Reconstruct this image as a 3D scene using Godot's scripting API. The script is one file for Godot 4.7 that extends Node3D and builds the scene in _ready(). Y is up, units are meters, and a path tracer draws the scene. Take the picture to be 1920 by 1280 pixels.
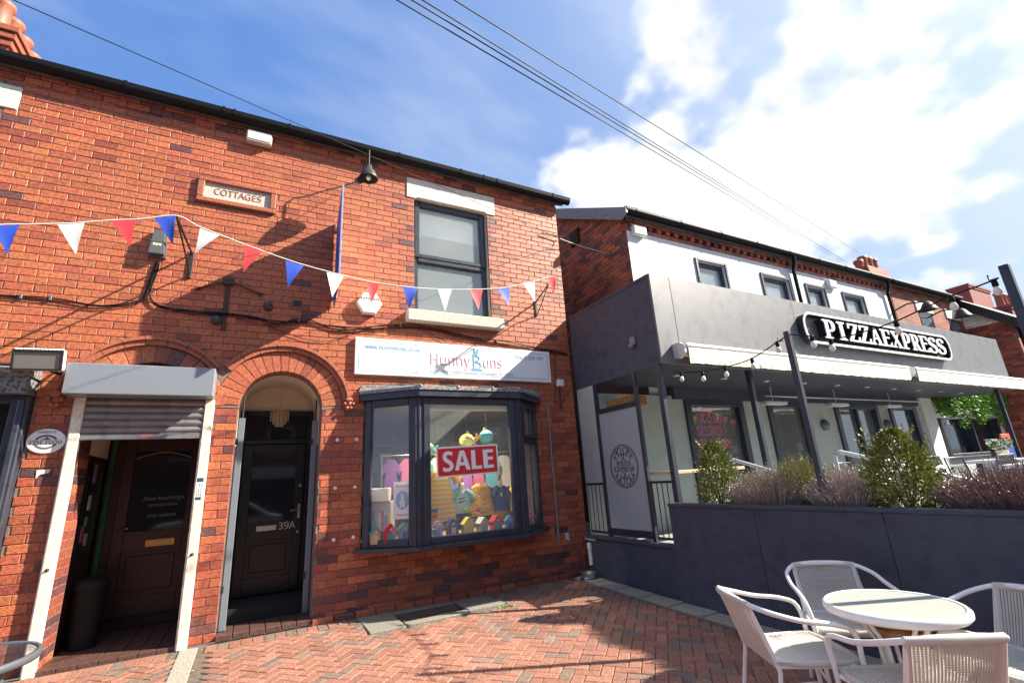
extends Node3D
# A street of brick cottages with a baby-wear shop, and the restaurant terrace next door.
# The shop front is the plane z = 0, x runs right along it, y is up; the pavement is at y = 0 by the wall.

const EYE := Vector3(0, 1.40, 6.2)
const FOCAL := 884.2          # photo pixels
const CAM_R := Vector3(0.884485, -0.06034985, 0.46264908)
const CAM_U := Vector3(-0.07716298, 0.95902314, 0.27261785)
const CAM_F := Vector3(0.46014362, 0.27682578, -0.84358481)
const SUN_TO := Vector3(2.05, 1.68, 1.0)

var names := {}
var mats := {}
var rng := RandomNumberGenerator.new()

# ---------- photo pixel -> point on a known plane ----------
func pix(x: float, y: float) -> Vector3:
	return CAM_F + CAM_R * ((x - 960.0) / FOCAL) - CAM_U * ((y - 640.0) / FOCAL)
func onz(x: float, y: float, z := 0.0) -> Vector3:
	var v := pix(x, y)
	return EYE + v * ((z - EYE.z) / v.z)
func onx(x: float, y: float, at: float) -> Vector3:
	var v := pix(x, y)
	return EYE + v * ((at - EYE.x) / v.x)
func ony(x: float, y: float, at := 0.0) -> Vector3:
	var v := pix(x, y)
	return EYE + v * ((at - EYE.y) / v.y)
func ground_y(z: float) -> float:
	return -0.025 * maxf(z, 0.0)

# ---------- mesh builder ----------
class MB:
	var v := PackedVector3Array()
	var n := PackedVector3Array()
	var c := PackedColorArray()
	var col := Color(1, 1, 1)
	func tri(a: Vector3, b: Vector3, d: Vector3) -> void:   # counter-clockwise seen from outside
		var m := (b - a).cross(d - a).normalized()
		for p in [a, d, b]:
			v.append(p); n.append(m); c.append(col)
	func quad(a: Vector3, b: Vector3, d: Vector3, e: Vector3) -> void:
		var m := (d - a).cross(e - b).normalized()
		for p in [a, d, b, a, e, d]:
			v.append(p); n.append(m); c.append(col)
	func squad(p: Array, m: Array) -> void:                  # smooth quad, own normals
		for i in [0, 2, 1, 0, 3, 2]:
			v.append(p[i]); n.append(m[i]); c.append(col)
	func box(lo: Vector3, hi: Vector3, t := Transform3D()) -> void:
		var p := []
		for i in 8:
			p.append(t * Vector3(hi.x if i & 1 else lo.x, hi.y if i & 2 else lo.y, hi.z if i & 4 else lo.z))
		for f in [[4, 5, 7, 6], [1, 0, 2, 3], [5, 1, 3, 7], [0, 4, 6, 2], [6, 7, 3, 2], [0, 1, 5, 4]]:
			quad(p[f[0]], p[f[1]], p[f[2]], p[f[3]])
	func cbox(lo: Vector3, hi: Vector3, b: float, t := Transform3D()) -> void:   # box with chamfered edges
		var s := (hi - lo) * 0.5
		var m := (hi + lo) * 0.5
		b = minf(b, minf(s.x, minf(s.y, s.z)) * 0.9)
		var pt := func(sx, sy, sz, ax): # corner point lying on the face of axis ax
			var q := Vector3(sx * (s.x - (0.0 if ax == 0 else b)), sy * (s.y - (0.0 if ax == 1 else b)), sz * (s.z - (0.0 if ax == 2 else b)))
			return t * (m + q)
		for k in [-1, 1]:
			var f0 := [pt.call(k, -1, -1, 0), pt.call(k, 1, -1, 0), pt.call(k, 1, 1, 0), pt.call(k, -1, 1, 0)]
			var f1 := [pt.call(-1, k, -1, 1), pt.call(-1, k, 1, 1), pt.call(1, k, 1, 1), pt.call(1, k, -1, 1)]
			var f2 := [pt.call(-1, -1, k, 2), pt.call(1, -1, k, 2), pt.call(1, 1, k, 2), pt.call(-1, 1, k, 2)]
			for f in [f0, f1, f2]:
				if k > 0: quad(f[0], f[1], f[2], f[3])
				else: quad(f[3], f[2], f[1], f[0])
		for a in [-1, 1]:
			for d in [-1, 1]:
				var e := [[pt.call(a, d, -1, 0), pt.call(a, d, 1, 0), pt.call(a, d, 1, 1), pt.call(a, d, -1, 1)],
					[pt.call(a, -1, d, 0), pt.call(a, -1, d, 2), pt.call(a, 1, d, 2), pt.call(a, 1, d, 0)],
					[pt.call(-1, a, d, 1), pt.call(1, a, d, 1), pt.call(1, a, d, 2), pt.call(-1, a, d, 2)]]
				for i in 3:
					var f: Array = e[i]
					var mid: Vector3 = (f[0] + f[2]) * 0.5 - t * m
					if (f[2] - f[0]).cross(f[3] - f[1]).dot(mid) > 0: quad(f[0], f[1], f[2], f[3])
					else: quad(f[3], f[2], f[1], f[0])
				for g in [-1, 1]:
					var a0: Vector3 = pt.call(a, d, g, 0)
					var a1: Vector3 = pt.call(a, d, g, 1)
					var a2: Vector3 = pt.call(a, d, g, 2)
					if (a1 - a0).cross(a2 - a0).dot((a0 + a1 + a2) / 3.0 - t * m) > 0: tri(a0, a1, a2)
					else: tri(a0, a2, a1)
	func face_brick(lo: Vector3, hi: Vector3, b: float, t := Transform3D()) -> void:  # front (z+) chamfered, no back: 18 triangles
		var o := [Vector3(lo.x, lo.y, hi.z - b), Vector3(hi.x, lo.y, hi.z - b), Vector3(hi.x, hi.y, hi.z - b), Vector3(lo.x, hi.y, hi.z - b)]
		var f := [Vector3(lo.x + b, lo.y + b, hi.z), Vector3(hi.x - b, lo.y + b, hi.z), Vector3(hi.x - b, hi.y - b, hi.z), Vector3(lo.x + b, hi.y - b, hi.z)]
		var k := [Vector3(lo.x, lo.y, lo.z), Vector3(hi.x, lo.y, lo.z), Vector3(hi.x, hi.y, lo.z), Vector3(lo.x, hi.y, lo.z)]
		quad(t * f[0], t * f[1], t * f[2], t * f[3])
		for i in 4:
			var j := (i + 1) % 4
			quad(t * o[i], t * o[j], t * f[j], t * f[i])
			quad(t * k[i], t * k[j], t * o[j], t * o[i])
	func tube(path: Array, r, sides := 8, caps := true, flat := 1.0) -> void:   # r: number or array of radii
		var rings := []
		var nor := []
		var up := Vector3.UP
		var k := path.size()
		for i in k:
			var d: Vector3 = (path[mini(i + 1, k - 1)] - path[maxi(i - 1, 0)]).normalized()
			if absf(d.dot(up)) > 0.95: up = Vector3(0.3, 0, 1).normalized() if absf(d.z) < 0.8 else Vector3.RIGHT
			var s := d.cross(up).normalized()
			var w := s.cross(d).normalized()
			up = w
			var rr: float = r[i] if r is Array else r
			var ring := []
			var rn := []
			for j in sides:
				var a := TAU * j / sides
				var o := s * cos(a) + w * sin(a) * flat
				ring.append(path[i] + o * rr); rn.append((s * cos(a) * flat + w * sin(a)).normalized())
			rings.append(ring); nor.append(rn)
		for i in k - 1:
			for j in sides:
				var q := (j + 1) % sides
				squad([rings[i][j], rings[i + 1][j], rings[i + 1][q], rings[i][q]], [nor[i][j], nor[i + 1][j], nor[i + 1][q], nor[i][q]])
		if caps:
			for j in range(1, sides - 1):
				tri(rings[0][0], rings[0][j], rings[0][j + 1])
				tri(rings[k - 1][0], rings[k - 1][j + 1], rings[k - 1][j])
	func lathe(prof: Array, t := Transform3D(), sides := 16, smooth := true, sx := 1.0, sz := 1.0) -> void:   # prof of Vector2(radius, y) from bottom up
		var k := prof.size()
		for i in k - 1:
			var a: Vector2 = prof[i]
			var b: Vector2 = prof[i + 1]
			var na := Vector2(b.y - a.y, a.x - b.x)
			var n0 := na
			var n1 := na
			if smooth:
				if i > 0: n0 = na.normalized() + Vector2(a.y - prof[i - 1].y, prof[i - 1].x - a.x).normalized()
				if i < k - 2: n1 = na.normalized() + Vector2(prof[i + 2].y - b.y, b.x - prof[i + 2].x).normalized()
			for j in sides:
				var p := []
				var m := []
				for e in [[j, a, n0], [j + 1, a, n0], [j + 1, b, n1], [j, b, n1]]:
					var g: float = TAU * e[0] / sides
					p.append(t * Vector3(cos(g) * e[1].x * sx, e[1].y, -sin(g) * e[1].x * sz))
					m.append((t.basis * Vector3(cos(g) * e[2].x / sx, e[2].y, -sin(g) * e[2].x / sz)).normalized())
				squad(p, m)
	func prism(poly: PackedVector2Array, z0: float, z1: float, t := Transform3D()) -> void:   # polygon in xy, pulled from z0 to z1
		if Geometry2D.is_polygon_clockwise(poly):
			poly = poly.duplicate(); poly.reverse()
		var ix := Geometry2D.triangulate_polygon(poly)
		for i in range(0, ix.size(), 3):
			var q := [poly[ix[i]], poly[ix[i + 1]], poly[ix[i + 2]]]
			if (q[1] - q[0]).cross(q[2] - q[0]) < 0: q = [q[0], q[2], q[1]]
			tri(t * Vector3(q[0].x, q[0].y, z1), t * Vector3(q[1].x, q[1].y, z1), t * Vector3(q[2].x, q[2].y, z1))
			tri(t * Vector3(q[0].x, q[0].y, z0), t * Vector3(q[2].x, q[2].y, z0), t * Vector3(q[1].x, q[1].y, z0))
		for i in poly.size():
			var a := poly[i]
			var b := poly[(i + 1) % poly.size()]
			quad(t * Vector3(a.x, a.y, z0), t * Vector3(b.x, b.y, z0), t * Vector3(b.x, b.y, z1), t * Vector3(a.x, a.y, z1))
	func sphere(r: float, t := Transform3D(), sides := 12, rows := 8) -> void:
		var pr := []
		for i in rows + 1:
			var a := -PI / 2 + PI * i / rows
			pr.append(Vector2(cos(a) * r, sin(a) * r))
		lathe(pr, t, sides)
	func mesh() -> ArrayMesh:
		var arr := []
		arr.resize(Mesh.ARRAY_MAX)
		arr[Mesh.ARRAY_VERTEX] = v
		arr[Mesh.ARRAY_NORMAL] = n
		arr[Mesh.ARRAY_COLOR] = c
		var am := ArrayMesh.new()
		am.add_surface_from_arrays(Mesh.PRIMITIVE_TRIANGLES, arr)
		return am

# ---------- nodes ----------
func numbered(called: String) -> String:
	if not names.has(called):
		names[called] = 0
		return called
	names[called] += 1
	return "%s_%03d" % [called, names[called]]
func tag(o: Node3D, label: String, category: String, group := "") -> Node3D:
	o.set_meta("label", label); o.set_meta("category", category)
	if group: o.set_meta("group", group)
	return o
func thing(called: String, label: String, category: String, at := Vector3.ZERO, turn := 0.0, group := "") -> Node3D:
	var o := Node3D.new()
	o.name = numbered(called)
	add_child(o)
	o.position = at
	o.rotation.y = turn
	return tag(o, label, category, group)
func part(mb, called: String, mat: Material, parent: Node3D, at := Transform3D()) -> MeshInstance3D:
	var o := MeshInstance3D.new()
	o.name = called
	o.mesh = mb.mesh() if mb is MB else mb
	o.material_override = mat
	o.transform = at
	parent.add_child(o, true)
	return o
func solo(mb, called: String, mat: Material, label: String, category: String, group := "", at := Transform3D()) -> MeshInstance3D:
	var o := part(mb, numbered(called), mat, self, at)
	tag(o, label, category, group)
	return o
func setting(mb, called: String, mat: Material) -> MeshInstance3D:
	var o := part(mb, numbered(called), mat, self)
	o.set_meta("kind", "structure")
	return o
func text(words: String, called: String, mat: Material, parent: Node3D, at: Transform3D, high: float, depth := 0.004, font := "Droid Sans", weight := 400, wide := 0.0, italic := false) -> MeshInstance3D:
	# lettering with capitals «high» metres tall, centred on «at», facing its +z; «wide» stretches it to that width
	var f := SystemFont.new()
	f.font_names = PackedStringArray([font])
	f.font_weight = weight
	f.font_italic = italic
	var m := TextMesh.new()
	m.font = f
	m.text = words
	m.font_size = 64
	m.pixel_size = high / 46.0
	m.depth = depth
	m.curve_step = 1.5
	var o := MeshInstance3D.new()
	o.name = called
	o.mesh = m
	o.material_override = mat
	o.transform = at
	if wide > 0.0:
		var w := m.get_aabb().size.x
		o.transform.basis = at.basis * Basis.from_scale(Vector3(wide / w, 1, 1))
	parent.add_child(o, true)
	return o

# ---------- materials ----------
func noise_tex(freq: float, lo: float, hi: float, octaves := 4, size := 256, s := 1, normal := false, kind := FastNoiseLite.TYPE_SIMPLEX_SMOOTH) -> NoiseTexture2D:
	var f := FastNoiseLite.new()
	f.noise_type = kind
	f.seed = s
	f.frequency = freq
	f.fractal_octaves = octaves
	var t := NoiseTexture2D.new()
	t.width = size; t.height = size
	t.seamless = true
	t.noise = f
	if normal:
		t.as_normal_map = true
		t.bump_strength = 4.0
	else:
		var g := Gradient.new()
		g.set_color(0, Color(lo, lo, lo)); g.set_color(1, Color(hi, hi, hi))
		t.color_ramp = g
	return t
func paint(called: String, lin: Color, rough := 0.6, metal := 0.0, tex: Texture2D = null, tile := 1.0, vert := false) -> StandardMaterial3D:
	if mats.has(called): return mats[called]
	var m := StandardMaterial3D.new()
	m.albedo_color = lin.linear_to_srgb()
	m.roughness = rough
	m.metallic = metal
	m.vertex_color_use_as_albedo = vert
	if tex:
		m.albedo_texture = tex
		m.uv1_triplanar = true
		m.uv1_world_triplanar = true
		m.uv1_scale = Vector3.ONE * tile
	mats[called] = m
	return m
func bumpy(m: StandardMaterial3D, tex: Texture2D, strength: float) -> StandardMaterial3D:
	m.normal_enabled = true
	m.normal_texture = tex
	m.normal_scale = strength
	return m
func glass(called: String, tint: Color, alpha: float) -> StandardMaterial3D:
	if mats.has(called): return mats[called]
	var m := StandardMaterial3D.new()
	m.albedo_color = Color(tint.r, tint.g, tint.b, alpha)
	m.transparency = BaseMaterial3D.TRANSPARENCY_ALPHA
	m.roughness = 0.02
	m.metallic_specular = 1.0
	mats[called] = m
	return m
func M(called: String) -> StandardMaterial3D:
	return mats[called]

func make_materials() -> void:
	var grain := noise_tex(0.03, 0.72, 1.12, 5, 256, 3)
	var soft := noise_tex(0.012, 0.82, 1.1, 4, 256, 5)
	var rough_n := noise_tex(0.08, 0, 1, 4, 256, 9, true)
	var fine_n := noise_tex(0.25, 0, 1, 3, 256, 11, true)
	bumpy(paint("brick", Color(1, 1, 1), 0.5, 0.0, grain, 3.1, true), rough_n, 0.45)
	bumpy(paint("paver", Color(1, 1, 1), 0.85, 0.0, noise_tex(0.05, 0.7, 1.15, 5, 256, 21), 2.3, true), fine_n, 0.8)
	bumpy(paint("mortar", Color(0.27, 0.185, 0.15), 0.95, 0.0, grain, 2.0), fine_n, 0.8)
	paint("sand_joint", Color(0.15, 0.115, 0.09), 0.95, 0.0, grain, 2.0)
	bumpy(paint("terracotta", Color(0.42, 0.13, 0.07), 0.55, 0.0, grain, 4.0), rough_n, 0.3)
	paint("slate_paint", Color(0.036, 0.042, 0.062), 0.38, 0.0, soft, 1.5)
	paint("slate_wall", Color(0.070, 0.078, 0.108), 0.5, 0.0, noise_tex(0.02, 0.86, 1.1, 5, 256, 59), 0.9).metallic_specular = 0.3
	paint("black_plastic", Color(0.012, 0.012, 0.014), 0.5).metallic_specular = 0.25
	paint("black_paint", Color(0.010, 0.010, 0.012), 0.35)
	paint("black_iron", Color(0.02, 0.019, 0.02), 0.55)
	paint("rusty_iron", Color(0.085, 0.045, 0.032), 0.75, 0.0, noise_tex(0.06, 0.5, 1.3, 4, 128, 31), 5.0)
	paint("stone_white", Color(0.74, 0.70, 0.62), 0.75, 0.0, noise_tex(0.04, 0.86, 1.05, 5, 256, 41), 2.0)
	paint("stone_worn", Color(0.66, 0.62, 0.52), 0.8, 0.0, noise_tex(0.05, 0.74, 1.08, 5, 256, 43), 2.4)
	paint("cream_paint", Color(0.80, 0.74, 0.62), 0.5, 0.0, noise_tex(0.03, 0.85, 1.05, 4, 256, 45), 2.0)
	paint("flood_white", Color(0.7, 0.7, 0.68), 0.5)
	paint("white_plastic", Color(0.78, 0.78, 0.76), 0.4)
	paint("white_paint", Color(0.8, 0.8, 0.8), 0.4)
	paint("galvanised", Color(0.36, 0.40, 0.45), 0.42, 0.4, noise_tex(0.16, 0.72, 1.12, 3, 256, 51, false, FastNoiseLite.TYPE_CELLULAR), 3.0)
	paint("slat_metal", Color(0.26, 0.26, 0.27), 0.45, 0.5, soft, 2.0)
	paint("lead", Color(0.34, 0.35, 0.36), 0.5, 0.3, noise_tex(0.04, 0.5, 1.15, 5, 256, 53), 2.5)
	paint("render_white", Color(0.82, 0.82, 0.82), 0.85, 0.0, noise_tex(0.015, 0.93, 1.02, 5, 256, 55), 0.8)
	paint("mint", Color(0.40, 0.455, 0.43), 0.7, 0.0, noise_tex(0.02, 0.95, 1.04, 4, 256, 58), 0.6)
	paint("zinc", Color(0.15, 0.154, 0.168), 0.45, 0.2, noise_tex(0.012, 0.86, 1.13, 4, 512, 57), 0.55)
	paint("room_plaster", Color(0.36, 0.34, 0.31), 0.9)
	paint("warm_plaster", Color(0.72, 0.65, 0.53), 0.85)
	paint("carpet", Color(0.012, 0.012, 0.013), 0.95)
	paint("quarry_tile", Color(0.11, 0.055, 0.045), 0.45, 0.0, grain, 3.0)
	paint("roof_slate", Color(0.09, 0.09, 0.10), 0.7, 0.0, grain, 1.2)
	paint("concrete", Color(0.36, 0.33, 0.28), 0.9, 0.0, noise_tex(0.06, 0.7, 1.15, 5, 256, 61), 2.5)
	paint("drain_stone", Color(0.25, 0.235, 0.19), 0.95, 0.0, noise_tex(0.06, 0.65, 1.15, 5, 256, 62), 2.5)
	paint("asphalt", Color(0.05, 0.05, 0.052), 0.95, 0.0, grain, 2.0)
	paint("door_wood", Color(0.046, 0.014, 0.010), 0.4, 0.0, grain, 2.0)
	paint("brass", Color(0.62, 0.40, 0.13), 0.3, 0.9)
	paint("steel", Color(0.55, 0.56, 0.58), 0.28, 0.9)
	paint("silver_paint", Color(0.62, 0.63, 0.65), 0.4, 0.3)
	paint("wood", Color(0.36, 0.16, 0.05), 0.6, 0.0, grain, 2.0)
	paint("sign_white", Color(0.84, 0.85, 0.86), 0.35)
	paint("sign_blue", Color(0.13, 0.38, 0.62), 0.5)
	paint("sign_pink", Color(0.84, 0.52, 0.63), 0.5)
	paint("sign_pink_edge", Color(0.55, 0.30, 0.40), 0.5)
	paint("sign_grey", Color(0.50, 0.54, 0.56), 0.5)
	paint("royal_blue", Color(0.035, 0.085, 0.44), 0.5)
	paint("flag_blue", Color(0.025, 0.09, 0.58), 0.6)
	paint("flag_red", Color(0.66, 0.05, 0.06), 0.6)
	paint("flag_white", Color(0.82, 0.82, 0.82), 0.6)
	for k in ["flag_blue", "flag_red", "flag_white"]:
		mats[k].backlight_enabled = true
		mats[k].backlight = mats[k].albedo_color * 0.45
	paint("sale_red", Color(0.62, 0.03, 0.035), 0.4)
	paint("soil", Color(0.05, 0.032, 0.022), 1.0, 0.0, grain, 4.0)
	paint("leaf", Color(1, 1, 1), 0.45, 0.0, null, 1.0, true)
	mats["leaf"].backlight_enabled = true
	mats["leaf"].backlight = Color(0.25, 0.32, 0.1)
	paint("twig", Color(1, 1, 1), 0.8, 0.0, null, 1.0, true)
	paint("cloth", Color(1, 1, 1), 0.85, 0.0, null, 1.0, true)
	paint("colour", Color(1, 1, 1), 0.5, 0.0, null, 1.0, true)
	paint("wicker", Color(0.55, 0.52, 0.47), 0.6)
	paint("tube_white", Color(0.78, 0.77, 0.76), 0.3)
	paint("table_glass", Color(0.46, 0.48, 0.44), 0.08)
	paint("grey_metal", Color(0.13, 0.15, 0.17), 0.4, 0.4)
	paint("awning_cloth", Color(0.70, 0.71, 0.61), 0.8, 0.0, noise_tex(0.05, 0.84, 1.04, 5, 256, 71), 2.0)
	paint("bronze_print", Color(0.06, 0.045, 0.03), 0.5)
	paint("frosted", Color(0.33, 0.37, 0.40), 0.35)
	paint("neon_pink", Color(0.55, 0.02, 0.16), 0.5)
	paint("bulb_glass", Color(0.8, 0.78, 0.7), 0.1)
	paint("blind", Color(0.75, 0.77, 0.78), 0.8)
	paint("dark_inside_glass", Color(0.018, 0.022, 0.028), 0.04)  # opaque: the dark of unlit interiors is put into the colour
	paint("sky_glass", Color(0.05, 0.06, 0.075), 0.03)
	glass("pane", Color(0.9, 0.95, 0.95), 0.06)
	mats["pane"].metallic = 0.13
	glass("clear_pane", Color(0.9, 0.95, 0.95), 0.05)
	mats["clear_pane"].metallic_specular = 0.6
	mats["clear_pane"].metallic = 0.03
	glass("tinted_pane", Color(0.25, 0.28, 0.3), 0.25)

# ---------- light ----------
func make_camera_and_light() -> void:
	var cam := Camera3D.new()
	cam.name = "camera"
	add_child(cam)
	cam.transform = Transform3D(Basis(CAM_R, CAM_U, -CAM_F), EYE)
	cam.fov = 71.8
	cam.near = 0.05
	cam.far = 600.0
	cam.current = true
	var sun := DirectionalLight3D.new()
	sun.name = "sun"
	add_child(sun)
	sun.look_at_from_position(SUN_TO * 10.0, Vector3.ZERO)
	sun.light_energy = 1.6
	sun.light_color = Color(1.0, 0.96, 0.89)
	sun.light_angular_distance = 0.5
	sun.shadow_enabled = true
	var env := Environment.new()
	env.background_mode = Environment.BG_SKY
	env.sky = Sky.new()
	env.sky.sky_material = make_sky()
	env.tonemap_mode = Environment.TONE_MAPPER_LINEAR
	env.tonemap_exposure = 2.75
	env.sdfgi_enabled = true
	env.ssao_enabled = true
	env.ssil_enabled = true
	var we := WorldEnvironment.new()
	we.name = "daylight"
	we.environment = env
	add_child(we)

func make_sky() -> PanoramaSkyMaterial:
	var w := 1280
	var h := 640
	var big := FastNoiseLite.new()
	big.seed = 12; big.frequency = 1.3; big.fractal_octaves = 6; big.fractal_gain = 0.52
	var wisp := FastNoiseLite.new()
	wisp.seed = 77; wisp.frequency = 2.2; wisp.fractal_octaves = 5; wisp.fractal_gain = 0.55
	var sun_dir := SUN_TO.normalized()
	var img := Image.create(w, h, false, Image.FORMAT_RGBF)
	for j in h:
		var th := PI * (j + 0.5) / h
		var y := cos(th)
		var s := sin(th)
		for i in w:
			var ph := wrapf(TAU * (i + 0.5) / w, -PI, PI)
			var d := Vector3(sin(ph) * s, y, -cos(ph) * s)
			var base: Vector3
			if y < 0.0:
				base = Vector3(0.12, 0.115, 0.11)
			else:
				var t := pow(1.0 - y, 2.2)
				base = Vector3(0.034, 0.094, 0.262).lerp(Vector3(0.20, 0.28, 0.39), t)
				# broken cumulus, thicker towards the sun's half of the sky
				var q := d / (y + 0.32)
				# air is paler towards the sun
				base = base.lerp(Vector3(0.36, 0.41, 0.47), pow(clampf(d.dot(sun_dir) * 0.5 + 0.5, 0, 1), 5.5))
				var az := rad_to_deg(atan2(d.x, -d.z))
				var el := rad_to_deg(asin(y))
				var bank := clampf((az - 33.0 - maxf(el - 36.0, 0.0) * 1.6 - minf(el - 36.0, 0.0) * 0.5) / 14.0, -1.25, 0.46)
				if az < -70.0 or az > 130.0: bank = -0.35
				elif az > 110.0: bank = lerpf(bank, -0.35, (az - 110.0) / 20.0)
				elif az < -50.0: bank = lerpf(bank, -0.35, (-50.0 - az) / 20.0)
				bank -= 0.8 * smoothstep(27.0, 13.0, el)
				var f := 1.25 * big.get_noise_3d(q.x * 1.1, 3.0, q.z * 1.1) + 0.55 * wisp.get_noise_3d(q.x * 2.6, 9.0, q.z * 2.6)
				var cover := smoothstep(-0.10, 0.34, 0.95 * f + bank * 0.85)
				var thin := smoothstep(0.0, 0.9, wisp.get_noise_3d(q.x * 0.7 + q.z * 0.5, 1.0, q.z * 1.6) + 0.3) * 0.27
				var body := 0.44 + 0.12 * big.get_noise_3d(q.x * 2.4, 20.0, q.z * 2.4)
				base = base.lerp(Vector3(0.33, 0.36, 0.40), thin)
				base = base.lerp(Vector3(body, body * 1.005, body * 1.02), cover)
			img.set_pixel(i, j, Color(base.x, base.y, base.z))
	var m := PanoramaSkyMaterial.new()
	m.panorama = ImageTexture.create_from_image(img)
	return m

# ---------- brickwork ----------
const COURSE := 0.0838
const BRICK_L := 0.2288
const JOINT := 0.0066
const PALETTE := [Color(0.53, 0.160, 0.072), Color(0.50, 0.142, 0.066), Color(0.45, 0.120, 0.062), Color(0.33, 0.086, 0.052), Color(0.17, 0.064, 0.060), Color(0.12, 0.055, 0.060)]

func pick(weights: Array) -> int:
	var s := 0.0
	for w in weights: s += w
	var r := rng.randf() * s
	for i in weights.size():
		r -= weights[i]
		if r <= 0.0: return i
	return 0

# Lays stretcher bond on a plane: returns [{lo, hi (2D), tone}] clipped by holes(y) -> [[x0, x1], ...]
func lay(x0: float, x1: float, y0: float, y1: float, holes: Callable, tones: Callable, length := BRICK_L, course := COURSE) -> Array:
	var out := []
	var row := 0
	var y := y0
	while y + course * 0.5 < y1:
		var top := minf(y + course, y1)
		var mid := (y + top) * 0.5
		var free := [[x0, x1]]
		for h in holes.call(mid):
			var nxt := []
			for f in free:
				if h[1] <= f[0] or h[0] >= f[1]: nxt.append(f); continue
				if h[0] > f[0]: nxt.append([f[0], h[0]])
				if h[1] < f[1]: nxt.append([h[1], f[1]])
			free = nxt
		var off := (length * 0.5 if row % 2 else 0.0) + rng.randf_range(-0.012, 0.012)
		for f in free:
			var k := floori((f[0] - x0 - off) / length)
			while true:
				var a: float = x0 + off + k * length + rng.randf_range(-0.004, 0.004)
				var b: float = x0 + off + (k + 1) * length
				k += 1
				if a >= f[1]: break
				var full: bool = a >= f[0] and b <= f[1]
				a = maxf(a, f[0]); b = minf(b, f[1])
				if b - a < 0.035: continue
				out.append({"lo": Vector2(a + JOINT * 0.5, y + JOINT * 0.5), "hi": Vector2(b - JOINT * 0.5, top - JOINT * 0.5), "tone": tones.call((a + b) * 0.5, mid), "full": full})
		y += course
		row += 1
	return out

func brick_colour(tone: int) -> Color:
	var c: Color = PALETTE[tone]
	var k := rng.randf_range(0.86, 1.12)
	return Color(c.r * k, c.g * k * rng.randf_range(0.92, 1.08), c.b * k)

func wall_of_bricks(rows: Array, parent: Node3D, t: Transform3D, near: Vector2, singles: int) -> void:
	# the «singles» full bricks nearest to «near» become parts of their own, all others one joined part
	rows.sort_custom(func(a, b): return a.lo.distance_squared_to(near) < b.lo.distance_squared_to(near))
	var kinds := {}
	var rest := MB.new()
	var made := 0
	for r in rows:
		var z := rng.randf_range(-0.0025, 0.0025)
		if made < singles and r.full:
			var w := snappedf(r.hi.x - r.lo.x, 0.004)
			var key := "%d_%.3f_%d" % [r.tone, w, rng.randi() % 3]
			if not kinds.has(key):
				var mb := MB.new()
				mb.col = brick_colour(r.tone)
				mb.face_brick(Vector3(-w / 2, -(COURSE - JOINT) / 2, -0.03), Vector3(w / 2, (COURSE - JOINT) / 2, 0), 0.0035)
				kinds[key] = mb.mesh()
			var mid: Vector2 = (r.lo + r.hi) * 0.5
			part(kinds[key], "brick", M("brick"), parent, t * Transform3D(Basis.from_euler(Vector3(rng.randf_range(-0.008, 0.008), rng.randf_range(-0.006, 0.006), rng.randf_range(-0.006, 0.006))), Vector3(mid.x, mid.y, z)))
			made += 1
		else:
			rest.col = brick_colour(r.tone)
			rest.face_brick(Vector3(r.lo.x, r.lo.y, -0.03), Vector3(r.hi.x, r.hi.y, z), 0.0035, t)
	if rest.v.size() > 0:
		var o := part(rest, "more_bricks", M("brick"), parent)
		o.set_meta("kind", "stuff")

const A1 := Vector2(-1.068, 2.335)
const R1 := 0.505
const A2 := Vector2(0.215, 2.355)
const R2 := 0.447
const HOOD := 0.785
const EDGE := 4.45
const EAVES := 6.14

func shop_holes(y: float) -> Array:
	var h := []
	for a in [[A1, R1], [A2, R2]]:
		var c: Vector2 = a[0]
		if y < c.y: h.append([c.x - a[1], c.x + a[1]])
		if y > 2.45 and absf(y - c.y) < HOOD:
			var w := sqrt(HOOD * HOOD - (y - c.y) * (y - c.y))
			h.append([c.x - w, c.x + w])
		elif y >= c.y and y <= 2.45:
			h.append([c.x - HOOD + 0.09, c.x + HOOD - 0.09])
	if y > 0.66 and y < 2.50: h.append([1.17, 3.70])
	if y > 3.755 and y < 5.60: h.append([1.83, 3.05])
	if y > 5.60 and y < 5.94: h.append([1.715, 3.20]); h.append([-9.0, -2.625])
	if y > 3.575 and y < 3.755: h.append([1.70, 3.20])
	if y > 3.76 and y < 5.60: h.append([-9.0, -2.735])
	if y > 4.885 and y < 5.222: h.append([-0.905, -0.035])
	if y < 2.76: h.append([-9.0, -1.965])
	if y > 0.325 and y < 0.41: h.append([2.49, 2.715])
	return h

var weather := FastNoiseLite.new()
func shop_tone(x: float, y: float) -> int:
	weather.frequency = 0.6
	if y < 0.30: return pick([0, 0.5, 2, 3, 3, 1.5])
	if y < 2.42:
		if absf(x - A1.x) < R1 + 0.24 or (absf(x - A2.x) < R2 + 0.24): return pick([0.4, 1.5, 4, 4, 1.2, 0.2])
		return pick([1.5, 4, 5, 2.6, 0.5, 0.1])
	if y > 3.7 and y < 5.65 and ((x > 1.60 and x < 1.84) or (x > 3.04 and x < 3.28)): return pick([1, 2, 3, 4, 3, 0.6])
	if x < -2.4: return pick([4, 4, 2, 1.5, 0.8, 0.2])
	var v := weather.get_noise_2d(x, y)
	return pick([7 + 6 * v, 7, 2.8 - 3 * v, maxf(0.1, 0.7 - 1.6 * v), 0.22, 0.0])

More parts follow.
